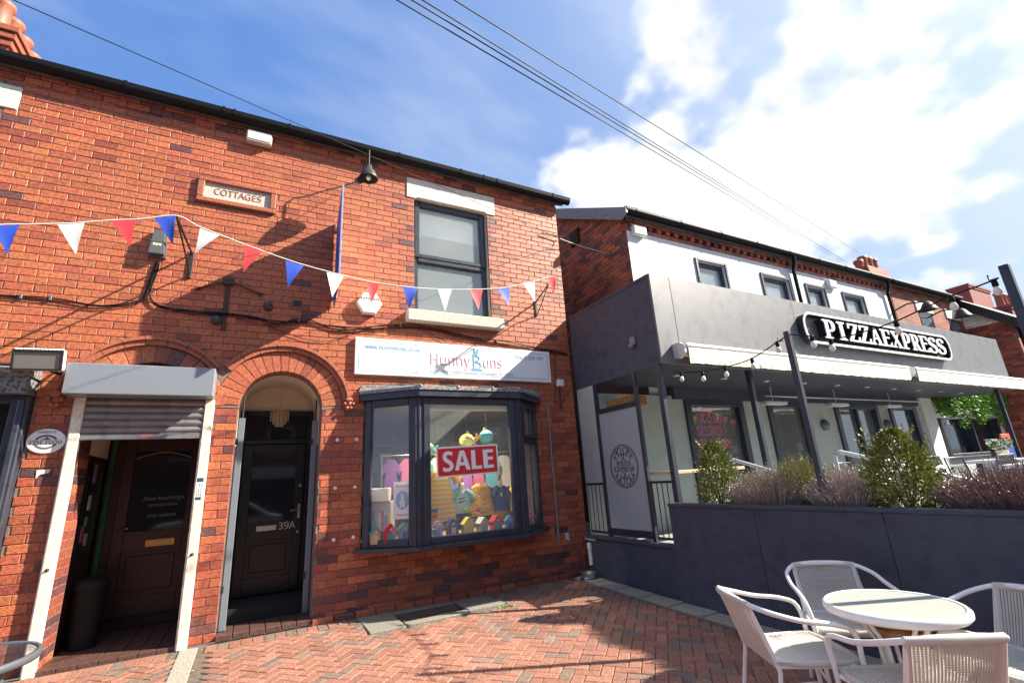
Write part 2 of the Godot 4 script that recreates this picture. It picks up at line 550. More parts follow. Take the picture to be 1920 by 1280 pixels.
func arc_block(mb: MB, c: Vector2, r0: float, r1: float, a0: float, a1: float, z0: float, z1: float, b := 0.003) -> void:
	var p := []
	for q in [[r0, a0], [r1, a0], [r1, a1], [r0, a1]]:
		p.append(Vector2(c.x + cos(q[1]) * q[0], c.y + sin(q[1]) * q[0]))
	var m: Vector2 = (p[0] + p[1] + p[2] + p[3]) / 4.0
	var f := []
	for q in p: f.append(q + (m - q).normalized() * b * 1.6)
	var ccw: bool = (p[1] - p[0]).cross(p[2] - p[0]) > 0
	var o := [0, 1, 2, 3] if ccw else [3, 2, 1, 0]
	var F := func(i): return Vector3(f[o[i]].x, f[o[i]].y, z1)
	var K := func(i, z): return Vector3(p[o[i]].x, p[o[i]].y, z)
	mb.quad(F.call(0), F.call(1), F.call(2), F.call(3))
	for i in 4:
		var j := (i + 1) % 4
		mb.quad(K.call(i, z1 - b), K.call(j, z1 - b), F.call(j), F.call(i))
		mb.quad(K.call(i, z0), K.call(j, z0), K.call(j, z1 - b), K.call(i, z1 - b))

func rect(mb: MB, x0: float, y0: float, x1: float, y1: float, z0 := -0.24, z1 := -0.007) -> void:
	mb.box(Vector3(x0, y0, z0), Vector3(x1, y1, z1))

func build_shop() -> Node3D:
	var house := thing("brick_cottage_shop", "two storey orange brick cottage with arched porches and a dark bay shop window", "building", Vector3.ZERO)
	# --- mortar core, pierced by the openings
	var core := MB.new()
	rect(core, -4.2, 2.76, -1.965, EAVES + 0.1)
	rect(core, -1.965, 0, A1.x - R1, A1.y); rect(core, A1.x + R1, 0, A2.x - R2, A1.y); rect(core, A2.x + R2, 0, 1.17, A2.y)
	for a in [[A1, R1, -1.965, -0.45], [A2, R2, -0.45, 1.17]]:
		var c: Vector2 = a[0]
		var pl := PackedVector2Array([Vector2(a[3], c.y), Vector2(a[3], 3.2), Vector2(a[2], 3.2), Vector2(a[2], c.y)])
		for i in 25:
			var g := PI - PI * i / 24.0
			pl.append(c + Vector2(cos(g), sin(g)) * a[1])
		core.prism(pl, -0.24, -0.007)
	rect(core, -1.965, 3.2, 1.17, EAVES + 0.1)
	rect(core, 1.17, 0, 3.70, 0.66); rect(core, 1.17, 2.50, 3.70, 3.66); rect(core, 1.17, 3.66, 1.83, EAVES + 0.1); rect(core, 3.05, 3.66, 3.70, EAVES + 0.1)
	rect(core, 1.83, 5.75, 3.05, EAVES + 0.1); rect(core, 3.70, 0, EDGE - 0.008, EAVES + 0.1)
	core.box(Vector3(EDGE - 0.25, 0, -7.0), Vector3(EDGE - 0.008, EAVES + 0.1, -0.24))
	var wall := part(core, "wall", M("mortar"), house)
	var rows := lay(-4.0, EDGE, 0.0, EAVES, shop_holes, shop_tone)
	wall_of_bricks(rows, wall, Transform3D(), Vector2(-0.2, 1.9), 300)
	# brick ends on the right-hand corner
	var ends := MB.new()
	for k in 73:
		var c := PALETTE[pick([3, 3, 2, 1, 1, 0.3])] as Color
		ends.col = c
		ends.face_brick(Vector3(0.004, k * COURSE + 0.004, -0.02), Vector3(0.105 if k % 2 else 0.22, (k + 1) * COURSE - 0.004, 0.0), 0.003, Transform3D(Basis(Vector3.UP, PI / 2), Vector3(EDGE - 0.001, 0, 0)))
	part(ends, "corner_bricks", M("brick"), house).set_meta("kind", "stuff")
	# --- two arches: voussoirs, hood moulds, carved stops
	for a in [[A1, R1, 14], [A2, R2, 19]]:
		var c: Vector2 = a[0]
		var n: int = a[2]
		var from := 0.06
		for i in n:
			var a0: float = from + (PI - 2 * from) * i / n
			var a1: float = from + (PI - 2 * from) * (i + 1) / n
			var mb := MB.new()
			mb.col = brick_colour(pick([2, 4, 3, 1, 0.2, 0]))
			arc_block(mb, c, a[1], HOOD - 0.095, a0 + 0.007, a1 - 0.007, -0.12, rng.randf_range(-0.002, 0.003))
			part(mb, "voussoir", M("brick"), house)
		var hn := 11
		for i in hn:
			var a0 := PI * (0.04 + 0.92 * i / hn)
			var a1 := PI * (0.04 + 0.92 * (i + 1) / hn)
			if c == A1 and a0 < 0.62: continue
			if c == A2 and a1 > PI - 0.62: continue
			var mb := MB.new()
			for k in 4:
				var b0 := lerpf(a0 + 0.004, a1 - 0.004, k / 4.0)
				var b1 := lerpf(a0 + 0.004, a1 - 0.004, (k + 1) / 4.0)
				arc_block(mb, c, HOOD - 0.09, HOOD - 0.035, b0, b1, -0.05, 0.035, 0.0)
				arc_block(mb, c, HOOD - 0.036, HOOD, b0, b1, -0.05, 0.062, 0.0)
			part(mb, "hood_stone", M("terracotta"), house)
	for x in [A1.x - HOOD + 0.05, A2.x + HOOD - 0.03]:
		var mb := MB.new()
		for k in 3:
			mb.sphere(0.045 - 0.006 * k, Transform3D(Basis(), Vector3(x + 0.012 * sin(k * 2.1), 2.46 - 0.052 * k, 0.035)), 10, 6)
		for k in 6:
			var g := TAU * k / 6
			mb.sphere(0.022, Transform3D(Basis(), Vector3(x + 0.05 * cos(g), 2.41 + 0.06 * sin(g), 0.06)), 8, 5)
		part(mb, "carved_stop", M("terracotta"), house)
	# --- flat band at the top: two projecting courses, then the gutter
	var band := MB.new()
	var x := -4.0
	while x < EDGE - 0.05:
		band.col = brick_colour(pick([1, 2, 3, 3, 1.5, 0.5]))
		band.face_brick(Vector3(x, EAVES - 0.165, -0.02), Vector3(minf(x + 0.22, EDGE), EAVES - 0.088, 0.022), 0.004)
		band.col = brick_colour(pick([1, 2, 3, 3, 1.5, 0.5]))
		band.face_brick(Vector3(x - 0.1, EAVES - 0.082, -0.02), Vector3(minf(x + 0.12, EDGE), EAVES - 0.005, 0.042), 0.004)
		x += BRICK_L
	part(band, "eaves_courses", M("brick"), house).set_meta("kind", "stuff")
	var roof := MB.new()
	var pr := PackedVector2Array([Vector2(-0.12, EAVES + 0.03), Vector2(3.5, EAVES + 2.35), Vector2(7.1, EAVES), Vector2(7.1, EAVES - 0.1), Vector2(3.5, EAVES + 2.22), Vector2(-0.06, EAVES - 0.06)])
	roof.prism(pr, -4.2, EDGE + 0.12, Transform3D(Basis(Vector3(0, 0, -1), Vector3.UP, Vector3(1, 0, 0)), Vector3.ZERO))
	var rf := part(roof, "roof", M("roof_slate"), house)
	var gb := MB.new()
	for gx in [-4.2, EDGE - 0.25]: gb.prism(PackedVector2Array([Vector2(-0.0, EAVES), Vector2(3.5, EAVES + 2.2), Vector2(7.0, EAVES)]), gx, gx + 0.24, Transform3D(Basis(Vector3(0, 0, -1), Vector3.UP, Vector3(1, 0, 0)), Vector3.ZERO))
	part(gb, "gable_ends", M("mortar"), house).set_meta("kind", "stuff")
	var gut := MB.new()
	var gp := PackedVector2Array()
	for i in 9:
		var g := PI + PI * i / 8.0
		gp.append(Vector2(0.125 + 0.068 * cos(g), 6.165 + 0.085 * sin(g)))
	gp.append(Vector2(0.197, 6.19)); gp.append(Vector2(0.186, 6.19)); gp.append(Vector2(0.17, 6.15)); gp.append(Vector2(0.08, 6.15)); gp.append(Vector2(0.053, 6.19))
	var along := Transform3D(Basis(Vector3(0, 0, 1), Vector3.UP, Vector3(-1, 0, 0)), Vector3.ZERO)
	gut.prism(gp, -4.66, 4.2, along)
	gut.box(Vector3(-4.2, EAVES - 0.02, 0.0), Vector3(4.55, EAVES + 0.12, 0.048))
	var gutter := part(gut, "gutter", M("black_plastic"), house)
	for gx in [-1.72, -0.72, -0.60, 0.05, 1.55, 2.55, 2.95, 3.2, 4.3]:
		var mb := MB.new()
		var gq := PackedVector2Array()
		for i in 9:
			var g := PI + PI * i / 8.0
			gq.append(Vector2(0.125 + 0.074 * cos(g), 6.168 + 0.091 * sin(g)))
		gq.append(Vector2(0.203, 6.2)); gq.append(Vector2(0.046, 6.2))
		mb.prism(gq, -gx - 0.014, -gx + 0.014, along)
		part(mb, "gutter_joint", M("black_plastic"), gutter)
	# --- chimney with four pots, behind the left end of the ridge
	var cs := MB.new()
	cs.col = Color(0.42, 0.12, 0.06)
	var cz := -2.25
	cs.box(Vector3(-4.45, 6.8, cz - 1.6), Vector3(-3.86, 8.55, cz))
	for k in 3: cs.box(Vector3(-4.49 - 0.03 * k, 8.20 + 0.12 * k, cz - 1.64 - 0.03 * k), Vector3(-3.82 + 0.03 * k, 8.29 + 0.12 * k, cz + 0.04 + 0.03 * k))
	var ch := part(cs, "chimney", M("brick"), house)
	for k in 4:
		var pot := MB.new()
		pot.lathe([Vector2(0.12, 0), Vector2(0.155, 0.05), Vector2(0.13, 0.12), Vector2(0.125, 0.5), Vector2(0.155, 0.53), Vector2(0.15, 0.6), Vector2(0.11, 0.6), Vector2(0.1, 0.2)], Transform3D(Basis(), Vector3(-4.14, 8.55, cz - 0.2 - 0.35 * k)), 16)
		part(pot, "chimney_pot", M("terracotta"), ch)
	# --- upper window with painted stone lintel and sill
	var st := MB.new()
	st.prism(PackedVector2Array([Vector2(1.715, 5.605), Vector2(1.86, 5.605), Vector2(1.875, 5.63), Vector2(3.03, 5.63), Vector2(3.045, 5.605), Vector2(3.20, 5.605), Vector2(3.20, 5.94), Vector2(1.715, 5.94)]), -0.2, 0.012)
	part(st, "lintel", M("stone_white"), house)
	st = MB.new()
	st.cbox(Vector3(1.70, 3.58, -0.2), Vector3(3.20, 3.75, 0.13), 0.012)
	part(st, "sill", M("stone_worn"), house)
	st = MB.new()
	st.cbox(Vector3(-3.6, 5.60, -0.2), Vector3(-2.628, 5.90, 0.012), 0.008)
	part(st, "lintel", M("stone_white"), house)
	var rev := MB.new()
	for side in [[1.80, 1.836], [3.046, 3.08]]:
		rev = MB.new()
		rev.box(Vector3(side[0], 3.75, -0.23), Vector3(side[1], 5.61, -0.03))
		part(rev, "reveal", M("stone_worn"), house)
	sash(house, 1.838, 3.044, 3.752, 5.628, -0.13, 4.63)
	var lw := MB.new()
	lw.box(Vector3(-3.5, 3.76, -0.16), Vector3(-2.74, 5.6, -0.1))
	part(lw, "window", M("slate_paint"), house)
	# --- name plaque
	var fr := MB.new()
	for b in [[-0.905, 4.885, -0.035, 4.948], [-0.905, 5.172, -0.035, 5.222], [-0.905, 4.948, -0.832, 5.172], [-0.102, 4.948, -0.035, 5.172]]:
		fr.cbox(Vector3(b[0], b[1], -0.03), Vector3(b[2], b[3], 0.045), 0.008)
	var plq := part(fr, "plaque_frame", M("terracotta"), house)
	var ps := MB.new()
	ps.box(Vector3(-0.832, 4.948, -0.03), Vector3(-0.102, 5.172, 0.008))
	part(ps, "plaque_stone", M("stone_worn"), plq)
	text("COTTAGES", "lettering", M("terracotta"), plq, Transform3D(Basis(), Vector3(-0.467, 5.062, 0.010)), 0.088, 0.006, "Droid Sans", 400, 0.52)
	# --- air brick
	var ab := MB.new()
	ab.box(Vector3(2.49, 0.325, -0.03), Vector3(2.715, 0.41, -0.012))
	for k in 9: ab.box(Vector3(2.492 + k * 0.0262, 0.33, -0.012), Vector3(2.504 + k * 0.0262, 0.405, 0.001))
	part(ab, "air_brick", M("terracotta"), house)
	# --- plinth and the footing course
	var pl2 := MB.new()
	var px := A2.x + R2
	while px < EDGE - 0.1:
		pl2.col = brick_colour(pick([0, 1, 4, 3, 1, 0]))
		pl2.cbox(Vector3(px + 0.004, -0.05, -0.02), Vector3(px + 0.222, 0.052, 0.075), 0.008)
		px += BRICK_L
	part(pl2, "footing_bricks", M("brick"), house)
	porch_right(house)
	porch_left(house)
	bay(house)
	# --- neighbour's shop front at the left end
	var sf := MB.new()
	sf.cbox(Vector3(-2.10, 0.0, -0.08), Vector3(-1.97, 2.44, 0.10), 0.01)
	sf.cbox(Vector3(-2.045, 0.5, 0.10), Vector3(-1.995, 2.40, 0.125), 0.008)
	sf.box(Vector3(-4.2, 0, -0.08), Vector3(-2.10, 0.55, 0.05))
	sf.box(Vector3(-4.2, 2.36, -0.08), Vector3(-2.10, 2.44, 0.08))
	part(sf, "shopfront_frame", M("slate_paint"), house)
	sf = MB.new()
	sf.box(Vector3(-4.2, 2.44, -0.08), Vector3(-1.97, 2.60, 0.20))
	sf.prism(PackedVector2Array([Vector2(-0.20, 2.60), Vector2(-0.25, 2.63), Vector2(-0.20, 2.68), Vector2(0.08, 2.76), Vector2(0.08, 2.60)]), -4.2, -1.95, Transform3D(Basis(Vector3(0, 0, -1), Vector3.UP, Vector3(1, 0, 0)), Vector3.ZERO))
	part(sf, "shopfront_cornice", paint("peeling", Color(0.2, 0.2, 0.21), 0.7, 0.0, noise_tex(0.03, 0.15, 1.8, 5, 256, 91), 3.0), house)
	sf = MB.new()
	sf.box(Vector3(-4.2, 0.55, -0.03), Vector3(-2.10, 2.36, -0.02))
	part(sf, "shopfront_pane", M("dark_inside_glass"), house)
	# --- mid-tone plaster walls, floor and ceiling behind the windows
	var dk := MB.new()
	dk.box(Vector3(-4.2, 0, -7.2), Vector3(4.44, 6.2, -7.0))
	dk.box(Vector3(-4.2, 3.0, -7.0), Vector3(4.2, 3.2, -0.24))
	dk.box(Vector3(-4.4, 0, -7.0), Vector3(-4.2, 6.2, 0.0))
	dk.box(Vector3(-4.2, 5.92, -7.0), Vector3(EDGE - 0.25, 5.98, -0.24))
	part(dk, "inner_walls", M("room_plaster"), house)
	return house

func sash(house: Node3D, x0: float, x1: float, y0: float, y1: float, z: float, ym: float) -> void:
	var f := MB.new()
	var w := 0.075
	f.cbox(Vector3(x0, y0, z - 0.06), Vector3(x0 + w, y1, z + 0.04), 0.008)
	f.cbox(Vector3(x1 - w, y0, z - 0.06), Vector3(x1, y1, z + 0.04), 0.008)
	f.cbox(Vector3(x0 + w, y1 - w, z - 0.06), Vector3(x1 - w, y1, z + 0.04), 0.008)
	f.cbox(Vector3(x0 + w, y0, z - 0.06), Vector3(x1 - w, y0 + 0.05, z + 0.04), 0.008)
	f.cbox(Vector3(x0 + w, ym - 0.05, z - 0.06), Vector3(x1 - w, ym + 0.02, z + 0.06), 0.01)
	# the opening top light has a raised frame
	for b in [[x0 + 0.02, ym + 0.02, x0 + 0.10, y1 - 0.02], [x1 - 0.10, ym + 0.02, x1 - 0.02, y1 - 0.02], [x0 + 0.10, y1 - 0.11, x1 - 0.10, y1 - 0.02], [x0 + 0.10, ym + 0.02, x1 - 0.10, ym + 0.09]]:
		f.cbox(Vector3(b[0], b[1], z + 0.0), Vector3(b[2], b[3], z + 0.065), 0.012)
	var win := part(f, "window", M("slate_paint"), house)
	var p := MB.new()
	p.box(Vector3(x0 + 0.09, ym + 0.08, z + 0.02), Vector3(x1 - 0.09, y1 - 0.1, z + 0.026))
	part(p, "pane", M("pane"), win)
	p = MB.new()
	p.box(Vector3(x0 + w - 0.01, y0 + 0.04, z), Vector3(x1 - w + 0.01, ym - 0.04, z + 0.006))
	part(p, "pane", M("pane"), win)
	p = MB.new()
	p.box(Vector3(x0 + 0.05, y1 - 0.48, z - 0.16), Vector3(x1 - 0.05, y1, z - 0.15))
	part(p, "blind", M("blind"), win)
	p = MB.new()
	p.box(Vector3(x0 - 0.3, y0 - 0.3, z - 1.5), Vector3(x1 + 0.3, y1 + 0.3, z - 1.48))
	part(p, "room_back", paint("room_paint", Color(0.24, 0.25, 0.27), 0.9), win)

func panel_door(parent: Node3D, called: String, x0: float, x1: float, y0: float, y1: float, z: float, mat: Material, glass_from: float, glass_to: float) -> MeshInstance3D:
	var d := MB.new()
	var s := 0.11
	d.cbox(Vector3(x0, y0, z - 0.045), Vector3(x0 + s, y1, z), 0.004)
	d.cbox(Vector3(x1 - s, y0, z - 0.045), Vector3(x1, y1, z), 0.004)
	d.cbox(Vector3(x0 + s, y1 - s, z - 0.045), Vector3(x1 - s, y1, z), 0.004)
	d.cbox(Vector3(x0 + s, y0, z - 0.045), Vector3(x1 - s, y0 + 0.2, z), 0.004)
	d.cbox(Vector3(x0 + s, glass_from - 0.22, z - 0.045), Vector3(x1 - s, glass_from, z), 0.004)
	d.box(Vector3(x0 + s, y0 + 0.2, z - 0.035), Vector3(x1 - s, glass_from - 0.22, z - 0.022))
	d.cbox(Vector3(x0 + s + 0.05, y0 + 0.25, z - 0.03), Vector3(x1 - s - 0.05, glass_from - 0.27, z - 0.010), 0.01)
	if glass_to < y1 - s: d.cbox(Vector3(x0 + s, glass_to, z - 0.045), Vector3(x1 - s, y1 - s, z), 0.004)
	var o := part(d, called, mat, parent)
	var g := MB.new()
	g.box(Vector3(x0 + s, glass_from, z - 0.025), Vector3(x1 - s, glass_to, z - 0.018))
	part(g, "pane", M("dark_inside_glass"), o)
	return o

func porch_right(house: Node3D) -> void:
	var z1 := -0.95
	var x0 := A2.x - R2
	var x1 := A2.x + R2
	var w := MB.new()
	w.box(Vector3(x0 - 0.1, 1.95, z1), Vector3(x0, A2.y + 0.12, -0.24)); w.box(Vector3(x1, 1.95, z1), Vector3(x1 + 0.1, A2.y + 0.12, -0.24))
	# barrel ceiling
	for i in 16:
		var a := PI * i / 16.0
		var b := PI * (i + 1) / 16.0
		var r := R2 + 0.003
		w.quad(Vector3(A2.x + cos(a) * r, A2.y + sin(a) * r, -0.005 - 0.11), Vector3(A2.x + cos(a) * r, A2.y + sin(a) * r, z1), Vector3(A2.x + cos(b) * r, A2.y + sin(b) * r, z1), Vector3(A2.x + cos(b) * r, A2.y + sin(b) * r, -0.005 - 0.11))
	w.box(Vector3(x0, 2.46, z1 - 0.1), Vector3(x1, 2.9, z1 - 0.02))
	var plaster := part(w, "porch_plaster", M("warm_plaster"), house)
	w = MB.new()
	w.box(Vector3(x0 - 0.1, 0, z1), Vector3(x0, 1.95, -0.24)); w.box(Vector3(x1, 0, z1), Vector3(x1 + 0.1, 1.95, -0.24))
	part(w, "porch_dado", paint("anthracite", Color(0.035, 0.036, 0.04), 0.5), plaster)
	w = MB.new()
	w.box(Vector3(x0, -0.02, z1), Vector3(x1, 0.20, -0.36))
	part(w, "porch_step", M("carpet"), house)
	for k in 6:
		var t := MB.new()
		var a := x0 + (x1 - x0) * k / 6.0
		t.cbox(Vector3(a + 0.003, 0.0, -0.355), Vector3(a + (x1 - x0) / 6.0 - 0.003, 0.055, 0.05), 0.005)
		part(t, "step_tile", M("quarry_tile"), house)
	# door in its frame, with a transom light
	var f := MB.new()
	f.cbox(Vector3(x0 + 0.005, 0.2, z1 - 0.06), Vector3(x0 + 0.075, 2.46, z1 + 0.03), 0.006)
	f.cbox(Vector3(x1 - 0.075, 0.2, z1 - 0.06), Vector3(x1 - 0.005, 2.46, z1 + 0.03), 0.006)
	f.cbox(Vector3(x0 + 0.075, 2.39, z1 - 0.06), Vector3(x1 - 0.075, 2.46, z1 + 0.03), 0.006)
	f.cbox(Vector3(x0 + 0.075, 2.02, z1 - 0.06), Vector3(x1 - 0.075, 2.08, z1 + 0.03), 0.006)
	var fr := part(f, "door_frame", M("black_paint"), house)
	var tp := MB.new()
	tp.box(Vector3(x0 + 0.07, 2.08, z1 - 0.02), Vector3(x1 - 0.07, 2.39, z1 - 0.012))
	part(tp, "transom_pane", M("dark_inside_glass"), fr)
	var door := panel_door(house, "door", x0 + 0.078, x1 - 0.078, 0.21, 2.015, z1 + 0.0, M("black_paint"), 1.05, 1.88)
	var lb := MB.new()
	lb.cbox(Vector3(0.06, 0.94, z1), Vector3(0.29, 1.005, z1 + 0.012), 0.004)
	lb.box(Vector3(0.09, 0.958, z1 + 0.012), Vector3(0.26, 0.99, z1 + 0.016))
	part(lb, "letter_plate", M("steel"), door)
	text("39A", "number", M("steel"), door, Transform3D(Basis(), Vector3(0.41, 0.985, z1 + 0.004)), 0.085, 0.008)
	var hd := MB.new()
	hd.cbox(Vector3(0.525, 1.06, z1), Vector3(0.56, 1.24, z1 + 0.012), 0.004)
	hd.tube([Vector3(0.542, 1.17, z1 + 0.01), Vector3(0.542, 1.17, z1 + 0.05), Vector3(0.44, 1.165, z1 + 0.055)], 0.009, 8)
	part(hd, "handle", M("steel"), door)
	for y in [0.89, 1.47]:
		var k := MB.new()
		k.lathe([Vector2(0.02, 0), Vector2(0.02, 0.008), Vector2(0.0, 0.01)], Transform3D(Basis(Vector3.RIGHT, PI / 2), Vector3(0.545, y, z1)), 12)
		part(k, "lock", M("steel"), door)
	# pendant lamp with strings of beads
	var lamp := thing("pendant_lamp", "small tiered bead pendant lamp hanging in the arched porch", "lamp", Vector3(0.22, 2.74, -0.55))
	var c := MB.new()
	c.tube([Vector3(0, 0, 0), Vector3(0, -0.33, 0)], 0.003, 5)
	part(c, "cord", M("brass"), lamp)
	c = MB.new()
	for tier in [[0.105, -0.36, 0.12], [0.075, -0.34, 0.19], [0.045, -0.33, 0.23]]:
		for i in 18:
			var g := TAU * i / 18
			for k in int(tier[2] / 0.02):
				c.sphere(0.0062, Transform3D(Basis(), Vector3(cos(g) * tier[0], tier[1] - 0.02 * k, sin(g) * tier[0])), 6, 4)
	part(c, "beads", paint("bead", Color(0.55, 0.42, 0.24), 0.25), lamp)
	c = MB.new()
	for r in [0.105, 0.075, 0.045]:
		var ring := []
		for i in 25: ring.append(Vector3(cos(TAU * i / 24) * r, -0.335, sin(TAU * i / 24) * r))
		c.tube(ring, 0.004, 5, false)
	part(c, "hoop", M("brass"), lamp)
	# folded steel gate: a flat bar on each side
	for s in [[x0 + 0.05, -0.12], [x1 - 0.035, -0.32]]:
		var g := thing("gate_bar", "grey steel gate bar folded back %s" % ("beside the pier between the porches" if s[0] < 0 else "against the porch wall next to the bay window"), "gate")
		var mb := MB.new()
		mb.cbox(Vector3(s[0] - 0.035, 0.06, s[1] - 0.02), Vector3(s[0] + 0.03, 2.25, s[1] + 0.02), 0.004)
		part(mb, "bar", paint("gate_grey", Color(0.19, 0.22, 0.26), 0.45, 0.2), g)
		mb = MB.new()
		mb.tube([Vector3(s[0], 2.25, s[1]), Vector3(s[0], 2.52, s[1])], 0.011, 8)
		for y in [1.95, 0.42]:
			mb.cbox(Vector3(s[0] - 0.05, y, s[1] - 0.02), Vector3(s[0] - 0.02, y + 0.07, s[1] + 0.03), 0.004)
		part(mb, "hinge", M("black_iron"), g)

func porch_left(house: Node3D) -> void:
	var z1 := -1.15
	var x0 := A1.x - R1
	var x1 := A1.x + R1
	var w := MB.new()
	w.box(Vector3(x0, 2.25, z1 - 0.3), Vector3(x1, 2.35, -0.24))
	w.box(Vector3(x0 - 0.1, 1.9, z1), Vector3(x0, 2.3, -0.24))
	part(w, "porch_ceiling", M("warm_plaster"), house)
	# brick jambs turned into the porch
	for s in [[x0, 1.0], [x1, -1.0]]:
		var core := MB.new()
		core.box(Vector3(minf(s[0], s[0] - s[1] * 0.1), 0, -0.42), Vector3(maxf(s[0], s[0] - s[1] * 0.1), 2.3, -0.22))
		var j := part(core, "porch_jamb", M("mortar"), house)
		for k in 27:
			var mb := MB.new()
			mb.col = brick_colour(pick([0, 0.2, 1, 3, 4, 1.5]))
			var len := 0.22 if k % 2 else 0.11
			var t := Transform3D(Basis(Vector3.UP, PI / 2 * s[1]), Vector3(s[0] + 0.004 * s[1], 0, 0))
			for q in [[0.006, len], [len + 0.008, 0.40]]:
				var a: float = q[0]
				var b: float = q[1]
				if s[1] < 0: mb.face_brick(Vector3(-b, k * COURSE + 0.004, -0.02), Vector3(-a, (k + 1) * COURSE - 0.004, 0.0), 0.004, t)
				else: mb.face_brick(Vector3(a, k * COURSE + 0.004, -0.02), Vector3(b, (k + 1) * COURSE - 0.004, 0.0), 0.004, t)
			part(mb, "brick", M("brick"), j)
	w = MB.new()
	w.box(Vector3(x0 - 0.1, 0, z1), Vector3(x0, 1.9, -0.42)); w.box(Vector3(x1, 0, z1), Vector3(x1 + 0.1, 2.3, -0.42))
	w.box(Vector3(x0, 0, z1 - 0.14), Vector3(x1, 2.3, z1 - 0.06))
	var back := part(w, "porch_panelling", M("door_wood"), house)
	w = MB.new()
	w.box(Vector3(x0 + 0.002, 0.9, z1 + 0.15), Vector3(x0 + 0.012, 1.85, -0.5))
	part(w, "side_pane", M("dark_inside_glass"), back)
	w = MB.new()
	w.box(Vector3(x0 + 0.03, 0.15, z1 - 0.06), Vector3(x0 + 0.075, 2.2, z1 - 0.02))
	part(w, "green_post", paint("green_paint", Color(0.01, 0.09, 0.025), 0.5), back)
	for n in [[1.34, -0.72, 0.10, 0.15, Color(0.45, 0.47, 0.45)], [1.18, -0.70, 0.08, 0.09, Color(0.12, 0.35, 0.04)], [1.02, -0.64, 0.09, 0.16, Color(0.4, 0.08, 0.08)], [0.98, -0.80, 0.09, 0.12, Color(0.35, 0.38, 0.42)], [1.62, -0.75, 0.1, 0.2, Color(0.2, 0.2, 0.22)]]:
		var mb := MB.new()
		mb.col = n[4]
		mb.box(Vector3(x0 + 0.012, n[0], n[1]), Vector3(x0 + 0.016, n[0] + n[3], n[1] + n[2]))
		part(mb, "notice", M("colour"), back)
	var door := panel_door(house, "door", x0 + 0.16, x1 - 0.06, 0.16, 2.22, z1, M("door_wood"), 1.06, 1.98)
	var g := MB.new()
	var pl := PackedVector2Array()
	var gx0 := x0 + 0.27
	var gx1 := x1 - 0.17
	for i in 13:
		var t := i / 12.0
		pl.append(Vector2(lerpf(gx0, gx1, t), 1.90 + 0.07 * sin(PI * t)))
	for i in 13:
		var t := 1.0 - i / 12.0
		pl.append(Vector2(lerpf(gx0, gx1, t), 1.89 + 0.07 * sin(PI * t)))
	g.prism(pl, z1 - 0.018, z1 - 0.012)
	part(g, "glass_edge", paint("etched", Color(0.25, 0.25, 0.24), 0.5), door)
	for q in [["Alan Rashleigh", 1.42, 0.042], ["ACCOUNTANTS", 1.34, 0.03], ["0162 5858570", 1.22, 0.032]]:
		text(q[0], "lettering", paint("dull_gold", Color(0.16, 0.15, 0.13), 0.5), door, Transform3D(Basis(), Vector3((gx0 + gx1) / 2 + 0.05, q[1], z1 - 0.014)), q[2], 0.002, "Droid Sans", 700)
	var lb := MB.new()
	lb.cbox(Vector3(-1.09, 0.875, z1), Vector3(-0.80, 0.955, z1 + 0.012), 0.03)
	lb.cbox(Vector3(-1.05, 0.895, z1 + 0.01), Vector3(-0.84, 0.935, z1 + 0.018), 0.006)
	part(lb, "letter_plate", M("brass"), door)
	var hd := MB.new()
	hd.tube([Vector3(x0 + 0.215, 1.10, z1), Vector3(x0 + 0.215, 1.10, z1 + 0.05), Vector3(x0 + 0.31, 1.10, z1 + 0.05)], 0.009, 8)
	part(hd, "handle", M("brass"), door)
	# tiled floor
	var n := 7
	for i in n:
		for k in 6:
			var mb := MB.new()
			var ax := x0 + (x1 - x0) * i / n
			var az := 0.04 - 0.20 * k
			mb.cbox(Vector3(ax + 0.003, -0.03, az - 0.197), Vector3(ax + (x1 - x0) / n - 0.003, 0.03, az), 0.003)
			part(mb, "floor_tile", M("quarry_tile"), house)
	# roller shutter
	var rs := thing("roller_shutter", "half open roller shutter with galvanised box and cream side rails", "shutter", Vector3.ZERO)
	var b := MB.new()
	b.cbox(Vector3(-1.70, 2.43, 0.0), Vector3(-0.47, 2.735, 0.29), 0.006)
	part(b, "shutter_box", M("galvanised"), rs)
	b = MB.new()
	b.box(Vector3(-1.50, 2.735, 0.0), Vector3(-0.52, 2.775, 0.12))
	part(b, "box_flange", M("galvanised"), rs)
	for s in [[-1.645, -1.562], [-0.548, -0.462]]:
		b = MB.new()
		b.cbox(Vector3(s[0], -0.01, 0.0), Vector3(s[1], 2.43, 0.075), 0.006)
		b.cbox(Vector3(s[0] - 0.012, -0.01, 0.0), Vector3(s[0], 2.43, 0.05), 0.003)
		var rail := part(b, "rail", M("cream_paint"), rs)
		var bolt := MB.new()
		bolt.lathe([Vector2(0.016, 0), Vector2(0.016, 0.006), Vector2(0.007, 0.009), Vector2(0.007, 0.02), Vector2(0, 0.021)], Transform3D(Basis(Vector3.RIGHT, PI / 2), Vector3((s[0] + s[1]) / 2, 0.85, 0.075)), 10)
		part(bolt, "bolt", M("rusty_iron"), rail)
	for k in 5:
		b = MB.new()
		var y := 2.43 - 0.072 * (k + 1)
		var pl2 := PackedVector2Array()
		for i in 9: pl2.append(Vector2(0.045 + 0.020 * sin(PI * i / 8.0), y + 0.070 * i / 8.0))
		pl2.append(Vector2(0.035, y + 0.070)); pl2.append(Vector2(0.035, y))
		b.prism(pl2, -1.562, -0.548, Transform3D(Basis(Vector3(0, 0, 1), Vector3.UP, Vector3(1, 0, 0)), Vector3.ZERO))
		part(b, "slat", M("slat_metal"), rs)
	b = MB.new()
	b.cbox(Vector3(-1.562, 2.01, 0.03), Vector3(-0.548, 2.07, 0.062), 0.004)
	part(b, "bottom_rail", M("slat_metal"), rs)
	var st := MB.new()
